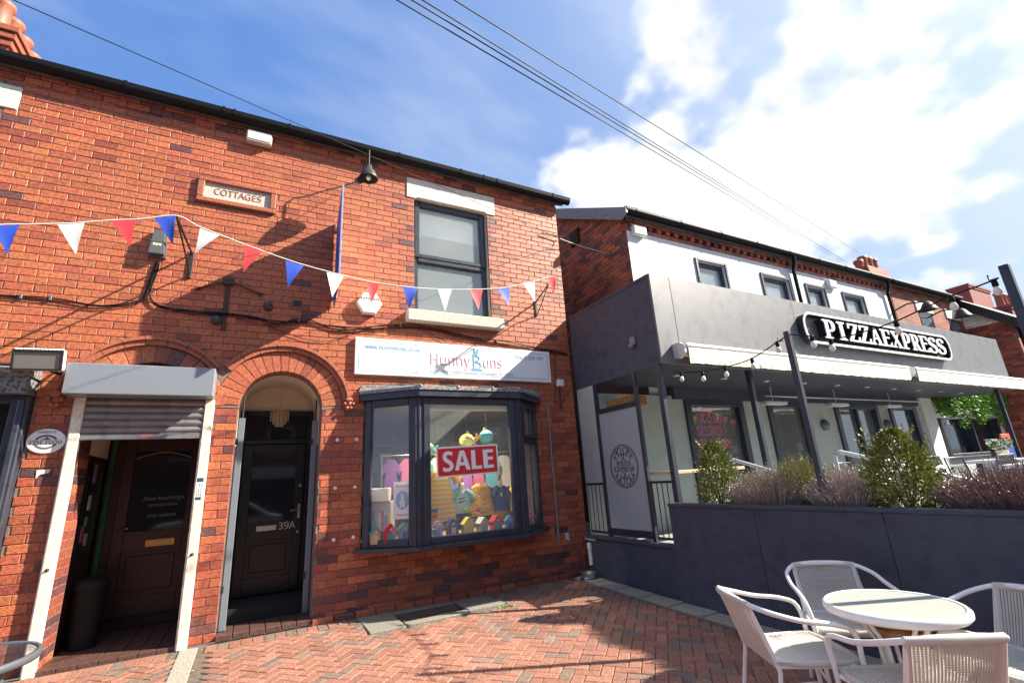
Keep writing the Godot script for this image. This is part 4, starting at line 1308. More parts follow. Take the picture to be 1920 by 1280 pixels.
# ---------- things fixed to the shop wall ----------
func build_sign() -> void:
	var s := thing("shop_sign", "long white shop sign with pink and blue lettering above the bay window", "sign", Vector3(2.52, 3.045, 0.0))
	var hw := 1.495
	var hh := 0.248
	var mb := MB.new()
	mb.cbox(Vector3(-hw, -hh, 0.0), Vector3(hw, hh, 0.055), 0.005)
	part(mb, "board", M("sign_white"), s)
	mb = MB.new()
	var a := 0.045
	for b in [[-hw + a, hh - a - 0.006, hw - a, hh - a], [-hw + a, -hh + a, hw - a, -hh + a + 0.006], [-hw + a, -hh + a + 0.006, -hw + a + 0.006, hh - a - 0.006], [hw - a - 0.006, -hh + a + 0.006, hw - a, hh - a - 0.006]]:
		mb.box(Vector3(b[0], b[1], 0.055), Vector3(b[2], b[3], 0.0575))
	part(mb, "border_line", M("sign_blue"), s)
	var z := 0.0575
	text("www.hunnybuns.co.uk", "lettering", M("sign_blue"), s, Transform3D(Basis(), Vector3(-1.0, 0.13, z)), 0.062, 0.003, "Droid Sans", 400, 0.74)
	text("01625 859 709", "lettering", M("sign_blue"), s, Transform3D(Basis(), Vector3(1.12, 0.125, z)), 0.062, 0.003, "Droid Sans", 400, 0.48)
	text("Baby and Childrenswear Boutique  0 - 5yrs", "lettering", M("sign_grey"), s, Transform3D(Basis(), Vector3(0.16, -0.155, z)), 0.055, 0.003, "Droid Sans", 600, 1.30)
	text("Hunny", "lettering", M("sign_pink_edge"), s, Transform3D(Basis(), Vector3(-0.19, 0.008, z)), 0.165, 0.003, "Droid Sans", 400, 0.60)
	text("Hunny", "lettering", M("sign_pink"), s, Transform3D(Basis(), Vector3(-0.182, 0.016, z + 0.003)), 0.165, 0.003, "Droid Sans", 400, 0.60)
	text("uns", "lettering", M("sign_pink_edge"), s, Transform3D(Basis(), Vector3(0.475, 0.008, z)), 0.165, 0.003, "Droid Sans", 400, 0.31)
	text("uns", "lettering", M("sign_pink"), s, Transform3D(Basis(), Vector3(0.482, 0.016, z + 0.003)), 0.165, 0.003, "Droid Sans", 400, 0.31)
	# the blue B: two round bowls, a flat base and two tall ears on top
	mb = MB.new()
	var ring := func(cx: float, cy: float, rx: float, ry: float, a0: float, a1: float, w: float):
		var p := PackedVector2Array()
		for i in 21:
			var g := lerpf(a0, a1, i / 20.0)
			p.append(Vector2(cx + cos(g) * rx, cy + sin(g) * ry))
		for i in 21:
			var g := lerpf(a1, a0, i / 20.0)
			p.append(Vector2(cx + cos(g) * (rx - w), cy + sin(g) * (ry - w)))
		mb.prism(p, z, z + 0.004)
	ring.call(0.20, 0.058, 0.075, 0.052, -PI / 2, PI / 2, 0.02)
	ring.call(0.20, -0.045, 0.098, 0.062, -PI / 2, PI / 2, 0.022)
	mb.box(Vector3(0.165, -0.105, z), Vector3(0.187, 0.12, z + 0.004))
	mb.box(Vector3(0.187, 0.092, z), Vector3(0.205, 0.11, z + 0.004))
	mb.box(Vector3(0.13, -0.118, z), Vector3(0.31, -0.1, z + 0.0045))
	for e in [[0.20, 0.155, 0.2], [0.235, 0.15, -0.35]]:
		var p := PackedVector2Array()
		for i in 20:
			var g := TAU * i / 20.0
			p.append(Vector2(e[0], e[1]) + Vector2(cos(g) * 0.017, sin(g) * 0.058).rotated(e[2]))
		mb.prism(p, z, z + 0.004)
	part(mb, "long_eared_letter", M("sign_blue"), s)

func small_fixtures() -> void:
	# hexagonal alarm box
	var al := thing("alarm_box", "white hexagonal burglar alarm box under the bunting", "alarm", Vector3(1.19, 3.775, 0.0))
	var hex := PackedVector2Array()
	for i in 6: hex.append(Vector2(cos(TAU * i / 6) * 0.165, sin(TAU * i / 6) * 0.165))
	var mb := MB.new()
	mb.prism(hex, 0.0, 0.09)
	var hx2 := PackedVector2Array()
	for p in hex: hx2.append(p * 0.93)
	mb.prism(hx2, 0.09, 0.10)
	part(mb, "case", M("white_plastic"), al)
	text("KEYWAYS", "lettering", paint("dark_ink", Color(0.03, 0.03, 0.035), 0.5), al, Transform3D(Basis(), Vector3(0, 0.055, 0.101)), 0.036, 0.002, "Droid Sans", 700, 0.25)
	mb = MB.new()
	mb.box(Vector3(-0.04, -0.055, 0.10), Vector3(0.04, -0.05, 0.102))
	part(mb, "red_line", M("sale_red"), al)
	mb = MB.new()
	for x in [-0.055, 0.055]: mb.sphere(0.007, Transform3D(Basis(), Vector3(x, -0.10, 0.1)), 8, 5)
	part(mb, "screw", M("black_iron"), al)
	# white box light under the gutter
	var wb := thing("wall_box", "white plastic box fixed to the brick just below the gutter", "box", Vector3(-0.297, 5.95, 0.0))
	mb = MB.new()
	mb.cbox(Vector3(-0.15, -0.075, 0.0), Vector3(0.15, 0.08, 0.11), 0.018)
	part(mb, "case", M("white_plastic"), wb)
	mb = MB.new()
	mb.cbox(Vector3(-0.14, -0.085, 0.01), Vector3(0.14, -0.075, 0.10), 0.003)
	part(mb, "lens", paint("lens_grey", Color(0.5, 0.5, 0.48), 0.3), wb)
	# gooseneck lamp
	var lamp := thing("gooseneck_lamp", "black gooseneck wall lamp with a bell shade below the gutter", "lamp", Vector3.ZERO)
	var head := onz(691, 326, 0.48)
	mb = MB.new()
	var root := onz(676, 337, 0.0)
	mb.tube([root, root + Vector3(0, 0.02, 0.10), root + Vector3(0, 0.10, 0.26), head + Vector3(0, 0.36, -0.12), head + Vector3(0, 0.42, -0.05), head + Vector3(0, 0.38, 0.0), head + Vector3(0, 0.14, 0.0)], 0.011, 8)
	part(mb, "arm", M("black_iron"), lamp)
	mb = MB.new()
	mb.lathe([Vector2(0.055, 0), Vector2(0.055, 0.015), Vector2(0.03, 0.03), Vector2(0.0, 0.032)], Transform3D(Basis(Vector3.RIGHT, PI / 2), root), 14)
	part(mb, "wall_plate", M("black_iron"), lamp)
	mb = MB.new()
	mb.lathe([Vector2(0.125, -0.075), Vector2(0.125, -0.065), Vector2(0.10, 0.0), Vector2(0.075, 0.05), Vector2(0.045, 0.085), Vector2(0.04, 0.13), Vector2(0.02, 0.145), Vector2(0, 0.15)], Transform3D(Basis(), head), 20)
	mb.lathe([Vector2(0.0, 0.08), Vector2(0.07, 0.045), Vector2(0.096, 0.0), Vector2(0.121, -0.066)], Transform3D(Basis(), head), 20)
	part(mb, "shade", paint("lamp_black", Color(0.035, 0.036, 0.038), 0.5), lamp)
	mb = MB.new()
	mb.sphere(0.035, Transform3D(Basis(), head + Vector3(0, -0.06, 0)), 12, 8)
	part(mb, "bulb", M("bulb_glass"), lamp)
	# thin projecting blue sign
	var bs := thing("projecting_sign", "thin blue and white sign standing edge-on out from the brick wall", "sign", Vector3(0.745, 3.70, 0.0), -0.075)
	mb = MB.new()
	mb.cbox(Vector3(-0.009, 0.0, 0.02), Vector3(0.009, 1.24, 0.93), 0.003)
	part(mb, "panel", M("royal_blue"), bs)
	mb = MB.new()
	mb.box(Vector3(0.009, 0.03, 0.05), Vector3(0.0115, 1.21, 0.90))
	part(mb, "face", M("sign_white"), bs)
	mb = MB.new()
	mb.cbox(Vector3(-0.010, 0.0, 0.93), Vector3(0.010, 1.24, 0.937), 0.002)
	part(mb, "edge_strip", paint("pale_blue", Color(0.25, 0.33, 0.55), 0.5), bs)
	mb = MB.new()
	mb.tube([Vector3(0, 1.24, 0.90), Vector3(0, 1.72, 0.02)], 0.004, 6)
	for y in [0.12, 1.1]: mb.cbox(Vector3(-0.03, y, 0.0), Vector3(0.03, y + 0.05, 0.03), 0.004)
	part(mb, "stay", M("silver_paint"), bs)
	# grey junction box with cable tails
	var jb := thing("junction_box", "grey pitched junction box with a small white label and cable tails", "junction box", Vector3(-1.19, 4.06, 0.0))
	mb = MB.new()
	mb.prism(PackedVector2Array([Vector2(-0.085, 0), Vector2(0.085, 0), Vector2(0.06, 0.33), Vector2(-0.06, 0.33)]), 0.0, 0.05)
	mb.prism(PackedVector2Array([Vector2(-0.07, 0.02), Vector2(0.07, 0.02), Vector2(0.05, 0.30), Vector2(-0.05, 0.30)]), 0.05, 0.11)
	mb.box(Vector3(-0.075, 0.16, 0.05), Vector3(0.075, 0.168, 0.114))
	part(mb, "case", paint("box_grey", Color(0.10, 0.105, 0.115), 0.45), jb)
	mb = MB.new()
	for k in 3: mb.box(Vector3(-0.04 + 0.028 * k, 0.115, 0.11), Vector3(-0.018 + 0.028 * k, 0.145, 0.1125))
	part(mb, "label_plate", paint("label_cream", Color(0.7, 0.65, 0.4), 0.5), jb)
	# cables: several strands along the wall
	var cb := thing("cable_bundle", "bundle of black cables clipped along the brick wall above the arches", "cables")
	var main := [[-60, 548], [0, 553], [100, 560], [180, 573], [240, 568], [262, 563], [273, 545], [283, 515], [293, 490]]
	var second := [[296, 490], [288, 515], [279, 540], [281, 560], [300, 572], [360, 582], [430, 588], [480, 594], [520, 602], [570, 600], [640, 615], [720, 612], [790, 610], [860, 625], [905, 636], [960, 645], [1040, 657], [1062, 662]]
	for k in 6:
		var path := []
		var src: Array = main if k < 2 else second
		for i in src.size():
			var j := 0.0 if i < 2 or i > src.size() - 2 else rng.randf_range(-4.0, 5.0) * (1.0 if k > 2 else 0.4)
			path.append(onz(src[i][0] + (k % 3) * 1.5, src[i][1] + j + (k % 3) * 1.8, 0.018 + 0.008 * (k % 2)))
		part(smooth_tube(path, 0.0075 if k % 3 == 0 else 0.005), "cable", M("black_plastic"), cb)
	for q in [[[480, 594], [520, 618], [600, 640], [660, 625], [700, 612]], [[430, 588], [470, 605], [530, 610], [580, 602]], [[770, 612], [800, 622], [840, 640], [880, 632]], [[1040, 657], [1042, 690], [1040, 760]], [[640, 615], [690, 622], [760, 606]]]:
		var path := []
		for p in q: path.append(onz(p[0], p[1], 0.02))
		part(smooth_tube(path, 0.004), "cable", M("black_plastic"), cb)
	for q in [[40, 557], [95, 560], [330, 578], [560, 601], [750, 611], [930, 640]]:
		mb = MB.new()
		var p := onz(q[0], q[1], 0.0)
		mb.cbox(p + Vector3(-0.012, -0.025, 0), p + Vector3(0.012, 0.025, 0.034), 0.004)
		part(mb, "clip", M("grey_metal"), cb)
	# awning brackets
	var tip := onx(330, 405, -0.865)
	var br := thing("awning_bracket", "black iron arm standing out from the wall beside the grey junction box", "bracket")
	mb = MB.new()
	mb.cbox(Vector3(-0.885, 3.86, 0.0), Vector3(-0.845, 4.20, 0.02), 0.003)
	mb.tube([Vector3(-0.865, 4.17, 0.02), tip], 0.012, 6)
	mb.tube([Vector3(-0.865, 3.90, 0.02), Vector3(-0.865, lerpf(3.95, tip.y, 0.3), tip.z * 0.35), tip], 0.009, 6)
	part(mb, "arm", M("black_iron"), br)
	mb = MB.new()
	for y in [3.88, 4.17]: mb.sphere(0.012, Transform3D(Basis(), Vector3(-0.865, y, 0.022)), 8, 5)
	part(mb, "bolt", M("rusty_iron"), br)
	var tip2 := onz(1028, 533, 0.8)
	br = thing("awning_bracket", "black iron arm standing out from the wall beside the upper window", "bracket")
	mb = MB.new()
	mb.cbox(Vector3(3.848, 3.90, 0.0), Vector3(3.882, 4.17, 0.018), 0.003)
	mb.tube([Vector3(3.865, 4.14, 0.018), tip2], 0.011, 6)
	mb.tube([Vector3(3.865, 3.92, 0.018), Vector3(3.865, 4.06, 0.2), tip2], 0.008, 6)
	part(mb, "arm", M("black_iron"), br)
	br = thing("sign_bracket", "rusty T-shaped iron bracket above the two arches", "bracket")
	mb = MB.new()
	var c := Vector3(-0.455, 3.86, 0.0)
	mb.cbox(c + Vector3(-0.035, -0.60, 0.0), c + Vector3(0.015, 0.03, 0.02), 0.003)
	mb.cbox(c + Vector3(-0.07, -0.03, 0.0), c + Vector3(0.05, 0.05, 0.05), 0.004)
	for q in [[-0.31, -0.115], [0.34, -0.10]]:
		mb.tube([c + Vector3(0, 0.01, 0.03), c + Vector3(q[0], q[1], 0.02)], 0.018, 6, true, 0.4)
		mb.cbox(c + Vector3(q[0] - 0.03, q[1] - 0.018, 0), c + Vector3(q[0] + 0.03, q[1] + 0.018, 0.02), 0.003)
	part(mb, "arm", M("rusty_iron"), br)
	# round sensors
	for q in [[502, 575, "small dark round sensor below the shadow of the projecting sign"], [405, 601, "small dark round sensor beside the rusty bracket"]]:
		var p := onz(q[0], q[1], 0.0)
		var sn := thing("wall_sensor", q[2], "sensor", p, 0.0, "round sensors on the brick wall")
		mb = MB.new()
		mb.lathe([Vector2(0.055, 0.0), Vector2(0.055, 0.03), Vector2(0.048, 0.055), Vector2(0.02, 0.075), Vector2(0, 0.078)], Transform3D(Basis(Vector3.RIGHT, PI / 2), Vector3.ZERO), 16)
		part(mb, "dome", paint("sensor_dark", Color(0.04, 0.045, 0.055), 0.3), sn)
	# old vent hole as a flat black square, its dark put into the colour
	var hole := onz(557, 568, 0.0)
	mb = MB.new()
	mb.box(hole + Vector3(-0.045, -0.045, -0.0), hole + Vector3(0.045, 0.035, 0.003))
	solo(mb, "wall_vent", M("black_paint"), "small flat black square standing for a vent opening in the brickwork", "vent")
	# white caps left of the bay
	for q in [[632, 825], [668, 824], [628, 915], [665, 913], [625, 1012], [662, 1007]]:
		mb = MB.new()
		mb.lathe([Vector2(0.021, 0), Vector2(0.021, 0.012), Vector2(0.016, 0.020), Vector2(0, 0.022)], Transform3D(Basis(Vector3.RIGHT, PI / 2), onz(q[0], q[1], 0.0)), 12)
		solo(mb, "fixing_cap", M("white_plastic"), "small round white cap on the brick beside the bay window", "cap", "white caps left of the bay window")
	# round plaque
	var pq := thing("round_plaque", "round white plaque with grey lettering on the brick pier", "plaque", Vector3(-1.815, 2.01, 0.0))
	mb = MB.new()
	mb.lathe([Vector2(0.145, 0), Vector2(0.145, 0.010), Vector2(0.138, 0.014), Vector2(0, 0.0141)], Transform3D(Basis(Vector3.RIGHT, PI / 2), Vector3.ZERO), 32, false, 1.0, 0.82)
	part(mb, "disc", M("sign_white"), pq)
	var ink := paint("plaque_ink", Color(0.13, 0.13, 0.12), 0.6)
	text("FINE FOOD", "lettering", ink, pq, Transform3D(Basis(), Vector3(0, -0.012, 0.015)), 0.036, 0.002, "Droid Serif", 700, 0.235)
	text("MEMBER OF", "lettering", ink, pq, Transform3D(Basis(), Vector3(0, 0.085, 0.015)), 0.020, 0.002, "Droid Serif", 400, 0.13)
	mb = MB.new()
	for s in [0, 1]:
		var p := PackedVector2Array()
		for i in 15:
			var g: float = lerpf(0.35, PI - 0.35, i / 14.0) + PI * s
			p.append(Vector2(cos(g) * 0.088, sin(g) * 0.068 - 0.008))
		for i in 15:
			var g: float = lerpf(PI - 0.35, 0.35, i / 14.0) + PI * s
			p.append(Vector2(cos(g) * 0.068, sin(g) * 0.050 - 0.008))
		mb.prism(p, 0.014, 0.0165)
	mb.prism(PackedVector2Array([Vector2(-0.045, 0.012), Vector2(0.045, 0.012), Vector2(0.02, 0.024), Vector2(0.005, 0.04), Vector2(-0.012, 0.024)]), 0.014, 0.0165)
	part(mb, "emblem", ink, pq)
	# torn paper label
	mb = MB.new()
	mb.prism(PackedVector2Array([Vector2(-0.05, 0.03), Vector2(0.05, 0.035), Vector2(0.04, 0.0), Vector2(-0.02, -0.01), Vector2(-0.045, -0.05)]), 0.0, 0.004)
	solo(mb, "paper_scrap", M("stone_white"), "torn scrap of pale paper on the brick pier below the plaque", "paper", "", Transform3D(Basis(), onz(80, 887, 0.002)))
	# floodlight
	var fl := thing("floodlight", "white rectangular floodlight with a grey lens above the left shop front", "floodlight")
	fl.transform = Transform3D(Basis(Vector3.UP, -0.12) * Basis(Vector3.RIGHT, 0.16), onz(70, 675, 0.32))
	mb = MB.new()
	mb.cbox(Vector3(-0.19, -0.10, -0.06), Vector3(0.19, 0.10, 0.0), 0.012)
	for k in 12: mb.box(Vector3(-0.18 + 0.031 * k, 0.10, -0.05), Vector3(-0.172 + 0.031 * k, 0.115, 0.0))
	part(mb, "case", M("white_plastic"), fl)
	mb = MB.new()
	for b in [[-0.19, 0.075, 0.19, 0.10], [-0.19, -0.10, 0.19, -0.08], [-0.19, -0.08, -0.168, 0.075], [0.168, -0.08, 0.19, 0.075]]: mb.cbox(Vector3(b[0], b[1], 0.0), Vector3(b[2], b[3], 0.014), 0.003)
	part(mb, "bezel", M("black_iron"), fl)
	mb = MB.new()
	mb.box(Vector3(-0.168, -0.08, 0.0), Vector3(0.168, 0.075, 0.005))
	part(mb, "lens", paint("flood_lens", Color(0.22, 0.21, 0.19), 0.25), fl)
	mb = MB.new()
	mb.tube([Vector3(0.05, -0.08, -0.06), Vector3(0.12, -0.12, -0.14), Vector3(0.0, -0.1, -0.30)], 0.014, 6)
	part(mb, "bracket", M("black_iron"), fl)
	# right-hand corner: sensor, conduit, hook, waste pipe, bowl
	var sp := thing("wall_light", "small white wall light with an iron stay beside the shop sign", "light", onz(1047, 719, 0.0))
	mb = MB.new()
	mb.cbox(Vector3(-0.055, -0.055, 0.0), Vector3(0.055, 0.055, 0.09), 0.01)
	part(mb, "case", M("white_plastic"), sp)
	mb = MB.new()
	mb.tube([Vector3(0, -0.05, 0.03), Vector3(-0.01, -0.40, 0.02)], 0.012, 6)
	mb.tube([Vector3(0.2, -0.1, 0.015), Vector3(0.0, -0.35, 0.02), Vector3(-0.12, -0.28, 0.015)], 0.006, 6)
	part(mb, "stay", M("rusty_iron"), sp)
	mb = MB.new()
	mb.tube([onz(1026, 755, 0.015), onz(1048, 1015, 0.015)], 0.014, 8)
	solo(mb, "conduit", paint("conduit_grey", Color(0.25, 0.25, 0.27), 0.5), "grey conduit running down the brick right of the bay window", "pipe")
	mb = MB.new()
	var hk := onz(1063, 1005, 0.0)
	mb.cbox(hk + Vector3(-0.03, -0.05, 0), hk + Vector3(0.03, 0.05, 0.02), 0.005)
	mb.tube([hk + Vector3(0, -0.03, 0.02), hk + Vector3(0, -0.06, 0.05), hk + Vector3(0, -0.02, 0.06)], 0.008, 6)
	solo(mb, "wall_hook", M("silver_paint"), "small metal hook plate low on the brick near the corner", "hook")
	var wp := thing("waste_pipe", "white waste pipe at the foot of the brick corner", "pipe")
	mb = MB.new()
	mb.tube([Vector3(4.40, 0.42, 0.10), Vector3(4.405, 0.12, 0.10)], 0.03, 10)
	part(mb, "pipe", M("white_plastic"), wp)
	mb = MB.new()
	mb.tube([Vector3(4.40, 0.34, 0.10), Vector3(4.40, 0.41, 0.10)], 0.038, 10)
	part(mb, "collar", M("white_plastic"), wp)
	var bowl := thing("metal_bowl", "shiny steel pet bowl on the paving in the corner", "bowl", Vector3(4.20, ground_y(0.3) + 0.005, 0.30))
	mb = MB.new()
	mb.lathe([Vector2(0.12, 0.0), Vector2(0.10, 0.07), Vector2(0.108, 0.078), Vector2(0.095, 0.075), Vector2(0.075, 0.02), Vector2(0, 0.018)], Transform3D(), 22)
	part(mb, "dish", M("steel"), bowl)
	mb = MB.new()
	mb.lathe([Vector2(0.128, 0.0), Vector2(0.130, 0.012), Vector2(0.121, 0.016)], Transform3D(), 22)
	part(mb, "rubber_ring", M("black_plastic"), bowl)

func smooth_tube(pts: Array, r: float) -> MB:
	var c := Curve3D.new()
	for i in pts.size():
		var d: Vector3 = (pts[mini(i + 1, pts.size() - 1)] - pts[maxi(i - 1, 0)]) / 6.0
		c.add_point(pts[i], -d, d)
	c.bake_interval = 0.05
	var mb := MB.new()
	mb.tube(Array(c.get_baked_points()), r, 6)
	return mb

func build_bunting() -> void:
	var b := thing("bunting", "string of red, white and blue pennants strung along the shop front", "bunting")
	var t1 := onx(330, 405, -0.865)
	var t2 := onz(1028, 533, 0.8)
	var at := func(x: float, y: float) -> Vector3:
		var f := (x - 330.0) / (1028.0 - 330.0)
		# depth follows the straight run between the two arm tips, by true proportion along the wall
		var z := t1.z
		if f > 0.0:
			for k in 6:
				var p := onz(x, y, z)
				z = lerpf(t1.z, t2.z, clampf((p.x - t1.x) / (t2.x - t1.x), 0, 1))
		return onz(x, y, z)
	var line := []
	for q in [[-40, 428], [0, 421], [60, 420], [132, 418], [200, 413], [265, 410], [330, 404], [372, 424], [420, 443], [470, 462], [549, 490], [627, 512], [697, 528], [768, 538], [834, 542], [893, 542], [946, 539], [993, 529], [1028, 519]]:
		line.append(at.call(q[0], q[1]))
	part(smooth_tube(line, 0.005), "string", M("flag_white"), b)
	var flags := [[-14, 424, 36, 421, 10, 474, "blue"], [106, 419, 158, 417, 139, 474, "white"], [208, 414, 254, 411, 242, 460, "red"], [288, 408, 329, 404, 322, 453, "blue"], [375, 425, 411, 441, 365, 471, "white"], [457, 459, 491, 471, 456, 508, "red"], [535, 488, 569, 498, 540, 536, "blue"], [612, 510, 645, 517, 623, 556, "white"], [685, 528, 712, 532, 697, 568, "red"], [755, 538, 782, 540, 770, 576, "blue"], [821, 543, 847, 543, 836, 582, "white"], [880, 544, 905, 543, 899, 580, "red"], [933, 541, 956, 538, 955, 574, "blue"], [981, 531, 1003, 529, 1004, 565, "white"], [1026, 521, 1043, 518, 1042, 549, "red"]]
	for f in flags:
		var a: Vector3 = at.call(f[0], f[1])
		var c: Vector3 = at.call(f[2], f[3])
		var e: Vector3 = at.call(f[4], f[5])
		var nrm := (c - a).cross(e - a).normalized() * 0.0015
		var mb := MB.new()
		# slightly bellied cloth, hemmed over the string
		var rows := 6
		var curl := rng.randf_range(0.015, 0.05)
		var twist := rng.randf_range(-0.06, 0.06)
		for i in rows:
			for j in rows - i:
				var P := func(u: float, v: float) -> Vector3:
					var p := a + (c - a) * u + (e - a) * v
					return p + nrm.normalized() * (curl * sin(PI * clampf(u + v * 0.5, 0, 1)) * v + twist * (u - 0.5) * v)
				var u0 := float(j) / rows
				var v0 := float(i) / rows
				var h := 1.0 / rows
				mb.tri(P.call(u0, v0), P.call(u0, v0 + h), P.call(u0 + h, v0))
				if j < rows - i - 1: mb.tri(P.call(u0 + h, v0), P.call(u0, v0 + h), P.call(u0 + h, v0 + h))
		part(mb, "pennant", M("flag_" + f[6]), b)

# ---------- paving ----------
func build_ground() -> void:
	var g := MB.new()
	g.quad(Vector3(-80, 0, 0), Vector3(80, 0, 0), Vector3(80, 0, -80), Vector3(-80, 0, -80))
	g.quad(Vector3(-80, ground_y(9) - 0.012, 9), Vector3(80, ground_y(9) - 0.012, 9), Vector3(80, -0.012, 0), Vector3(-80, -0.012, 0))
	g.quad(Vector3(-80, -0.35, 9), Vector3(80, -0.35, 9), Vector3(80, ground_y(9) - 0.012, 9), Vector3(-80, ground_y(9) - 0.012, 9))
	var bed := setting(g, "ground", M("sand_joint"))
	var rd := MB.new()
	rd.quad(Vector3(-80, -0.35, 80), Vector3(80, -0.35, 80), Vector3(80, -0.35, 9), Vector3(-80, -0.35, 9))
	setting(rd, "road", M("asphalt"))
	var kb := MB.new()
	for k in 40: kb.cbox(Vector3(-18 + 0.915 * k, -0.36, 8.98), Vector3(-18 + 0.915 * k + 0.905, ground_y(9) + 0.004, 9.12), 0.012)
	setting(kb, "kerb", M("concrete"))
	var pv := Node3D.new()
	pv.name = "paving"
	pv.set_meta("kind", "structure")
	add_child(pv)
	var tilt := Basis(Vector3.RIGHT, atan(0.025))
	var tones := [Color(0.365, 0.165, 0.113), Color(0.33, 0.148, 0.10), Color(0.40, 0.185, 0.13), Color(0.265, 0.18, 0.14), Color(0.225, 0.158, 0.125), Color(0.295, 0.145, 0.105)]
	var shade := func() -> Color:
		var c: Color = tones[pick([4, 4, 3, 2, 2, 2])]
		return c * rng.randf_range(0.88, 1.1)
	var kinds := []
	for k in 18:
		var mb := MB.new()
		mb.col = shade.call()
		mb.face_brick(Vector3(-0.0972, -0.0472, -0.03), Vector3(0.0972, 0.0472, 0.0), 0.005)
		kinds.append(mb.mesh())
	var list := []
	var s := 0.1
	var u := Vector3(1, 0, 1).normalized()
	var w := Vector3(1, 0, -1).normalized()
	for i in range(-70, 90):
		for j in range(-80, 70):
			var k := posmod(i + j, 4)
			if k != 0 and k != 2: continue
			var p := u * (i * s) + w * (j * s)
			p += (u * s if k == 0 else u * s * 0.5) + (w * s * 0.5 if k == 0 else w * s)
			if p.x < -3.4 or p.x > 4.05 or p.z < 0.30 or p.z > 7.5: continue
			if p.x > -0.58 and p.x < -0.30 and p.z < 3.0: continue
			if p.x > 1.1 and p.x < 2.75 and p.z < 0.78: continue
			list.append([p, 0.0 if k == 0 else PI / 2])
	var eye := Vector3(1.0, 0, 2.3)
	list.sort_custom(func(a, b): return a[0].distance_squared_to(eye) < b[0].distance_squared_to(eye))
	var rest := MB.new()
	for n in list.size():
		var p: Vector3 = list[n][0]
		p.y = ground_y(p.z) + rng.randf_range(-0.002, 0.002)
		# lying flat: local x along the paver, local z up
		var b := tilt * Basis(Vector3.UP, -PI / 4 + list[n][1]) * Basis(Vector3.RIGHT, -PI / 2) * Basis.from_euler(Vector3(rng.randf_range(-0.01, 0.01), rng.randf_range(-0.008, 0.008), 0))
		if n < 300:
			part(kinds[rng.randi() % kinds.size()], "paver", M("paver"), pv, Transform3D(b, p))
		else:
			rest.col = shade.call()
			rest.face_brick(Vector3(-0.0972, -0.0472, -0.03), Vector3(0.0972, 0.0472, 0.0), 0.005, Transform3D(b, p))
	part(rest, "more_pavers", M("paver"), pv).set_meta("kind", "stuff")
	# soldier course along the wall, concrete strip, drain surround
	var x := -3.4
	while x < 4.0:
		if not (x > -0.62 and x < -0.32) and not (x > 1.12 and x < 2.72):
			var mb := MB.new()
			mb.col = shade.call()
			mb.face_brick(Vector3(-0.0485, -0.0985, -0.03), Vector3(0.0485, 0.0985, 0.0), 0.004)
			part(mb, "edge_paver", M("paver"), pv, Transform3D(tilt * Basis(Vector3.RIGHT, -PI / 2), Vector3(x, ground_y(0.2) + rng.randf_range(-0.002, 0.002), 0.19)))
		x += 0.1015
	for k in 9:
		var mb := MB.new()
		mb.cbox(Vector3(-0.075, -0.03, -0.155), Vector3(0.075, 0.0, 0.155), 0.004)
		part(mb, "strip_slab", M("concrete"), pv, Transform3D(tilt, Vector3(-0.44, ground_y(0.24 + 0.315 * k) + 0.001, 0.24 + 0.315 * k)))
	for q in [[1.13, 1.51, 0.10, 0.78], [2.25, 2.72, 0.12, 0.66], [1.51, 2.25, 0.62, 0.74], [1.51, 2.25, 0.10, 0.22]]:
		var mb := MB.new()
		mb.cbox(Vector3(q[0] + 0.003, -0.05, q[2]), Vector3(q[1] - 0.003, ground_y(0.4) + 0.008, q[3]), 0.008)
		part(mb, "drain_slab", M("drain_stone"), pv)
	for k in 16:
		var mb := MB.new()
		var z0 := 0.1 + 0.45 * k
		mb.cbox(Vector3(4.08, ground_y(z0) - 0.05, z0 + 0.003), Vector3(4.31, ground_y(z0) + 0.006, z0 + 0.447), 0.006)
		part(mb, "kerb_slab", M("concrete"), pv)
	# iron drain grate
	var gr := thing("drain_grate", "rusty iron drain grate with leaves in a concrete surround by the wall", "grate", Vector3(1.88, ground_y(0.42) - 0.012, 0.42))
	var fr := MB.new()
	for b in [[-0.36, -0.19, 0.36, -0.165], [-0.36, 0.165, 0.36, 0.19], [-0.36, -0.165, -0.335, 0.165], [0.335, -0.165, 0.36, 0.165]]: fr.cbox(Vector3(b[0], -0.04, b[1]), Vector3(b[2], 0.008, b[3]), 0.003)
	part(fr, "frame", M("rusty_iron"), gr)
	for k in 11:
		var mb := MB.new()
		mb.cbox(Vector3(-0.012, -0.05, -0.165), Vector3(0.012, 0.004, 0.165), 0.003, Transform3D(Basis(Vector3.UP, 0.35), Vector3(-0.29 + 0.058 * k, 0, 0)))
		part(mb, "bar", M("rusty_iron"), gr)
	var lv := MB.new()
	for k in 60:
		lv.col = Color(0.18, 0.11, 0.05) * rng.randf_range(0.5, 1.4)
		var c := Vector3(rng.randf_range(-0.33, 0.33), rng.randf_range(-0.02, 0.008), rng.randf_range(-0.16, 0.16))
		var b := Basis.from_euler(Vector3(rng.randf_range(-0.5, 0.5), rng.randf() * TAU, rng.randf_range(-0.5, 0.5)))
		lv.quad(c + b * Vector3(-0.014, 0, 0), c + b * Vector3(0, 0.002, 0.008), c + b * Vector3(0.016, 0, 0), c + b * Vector3(0, 0.002, -0.008))
	part(lv, "dead_leaves", M("leaf"), gr).set_meta("kind", "stuff")
	# scraps and dead leaves blown against the wall
	var lt := MB.new()
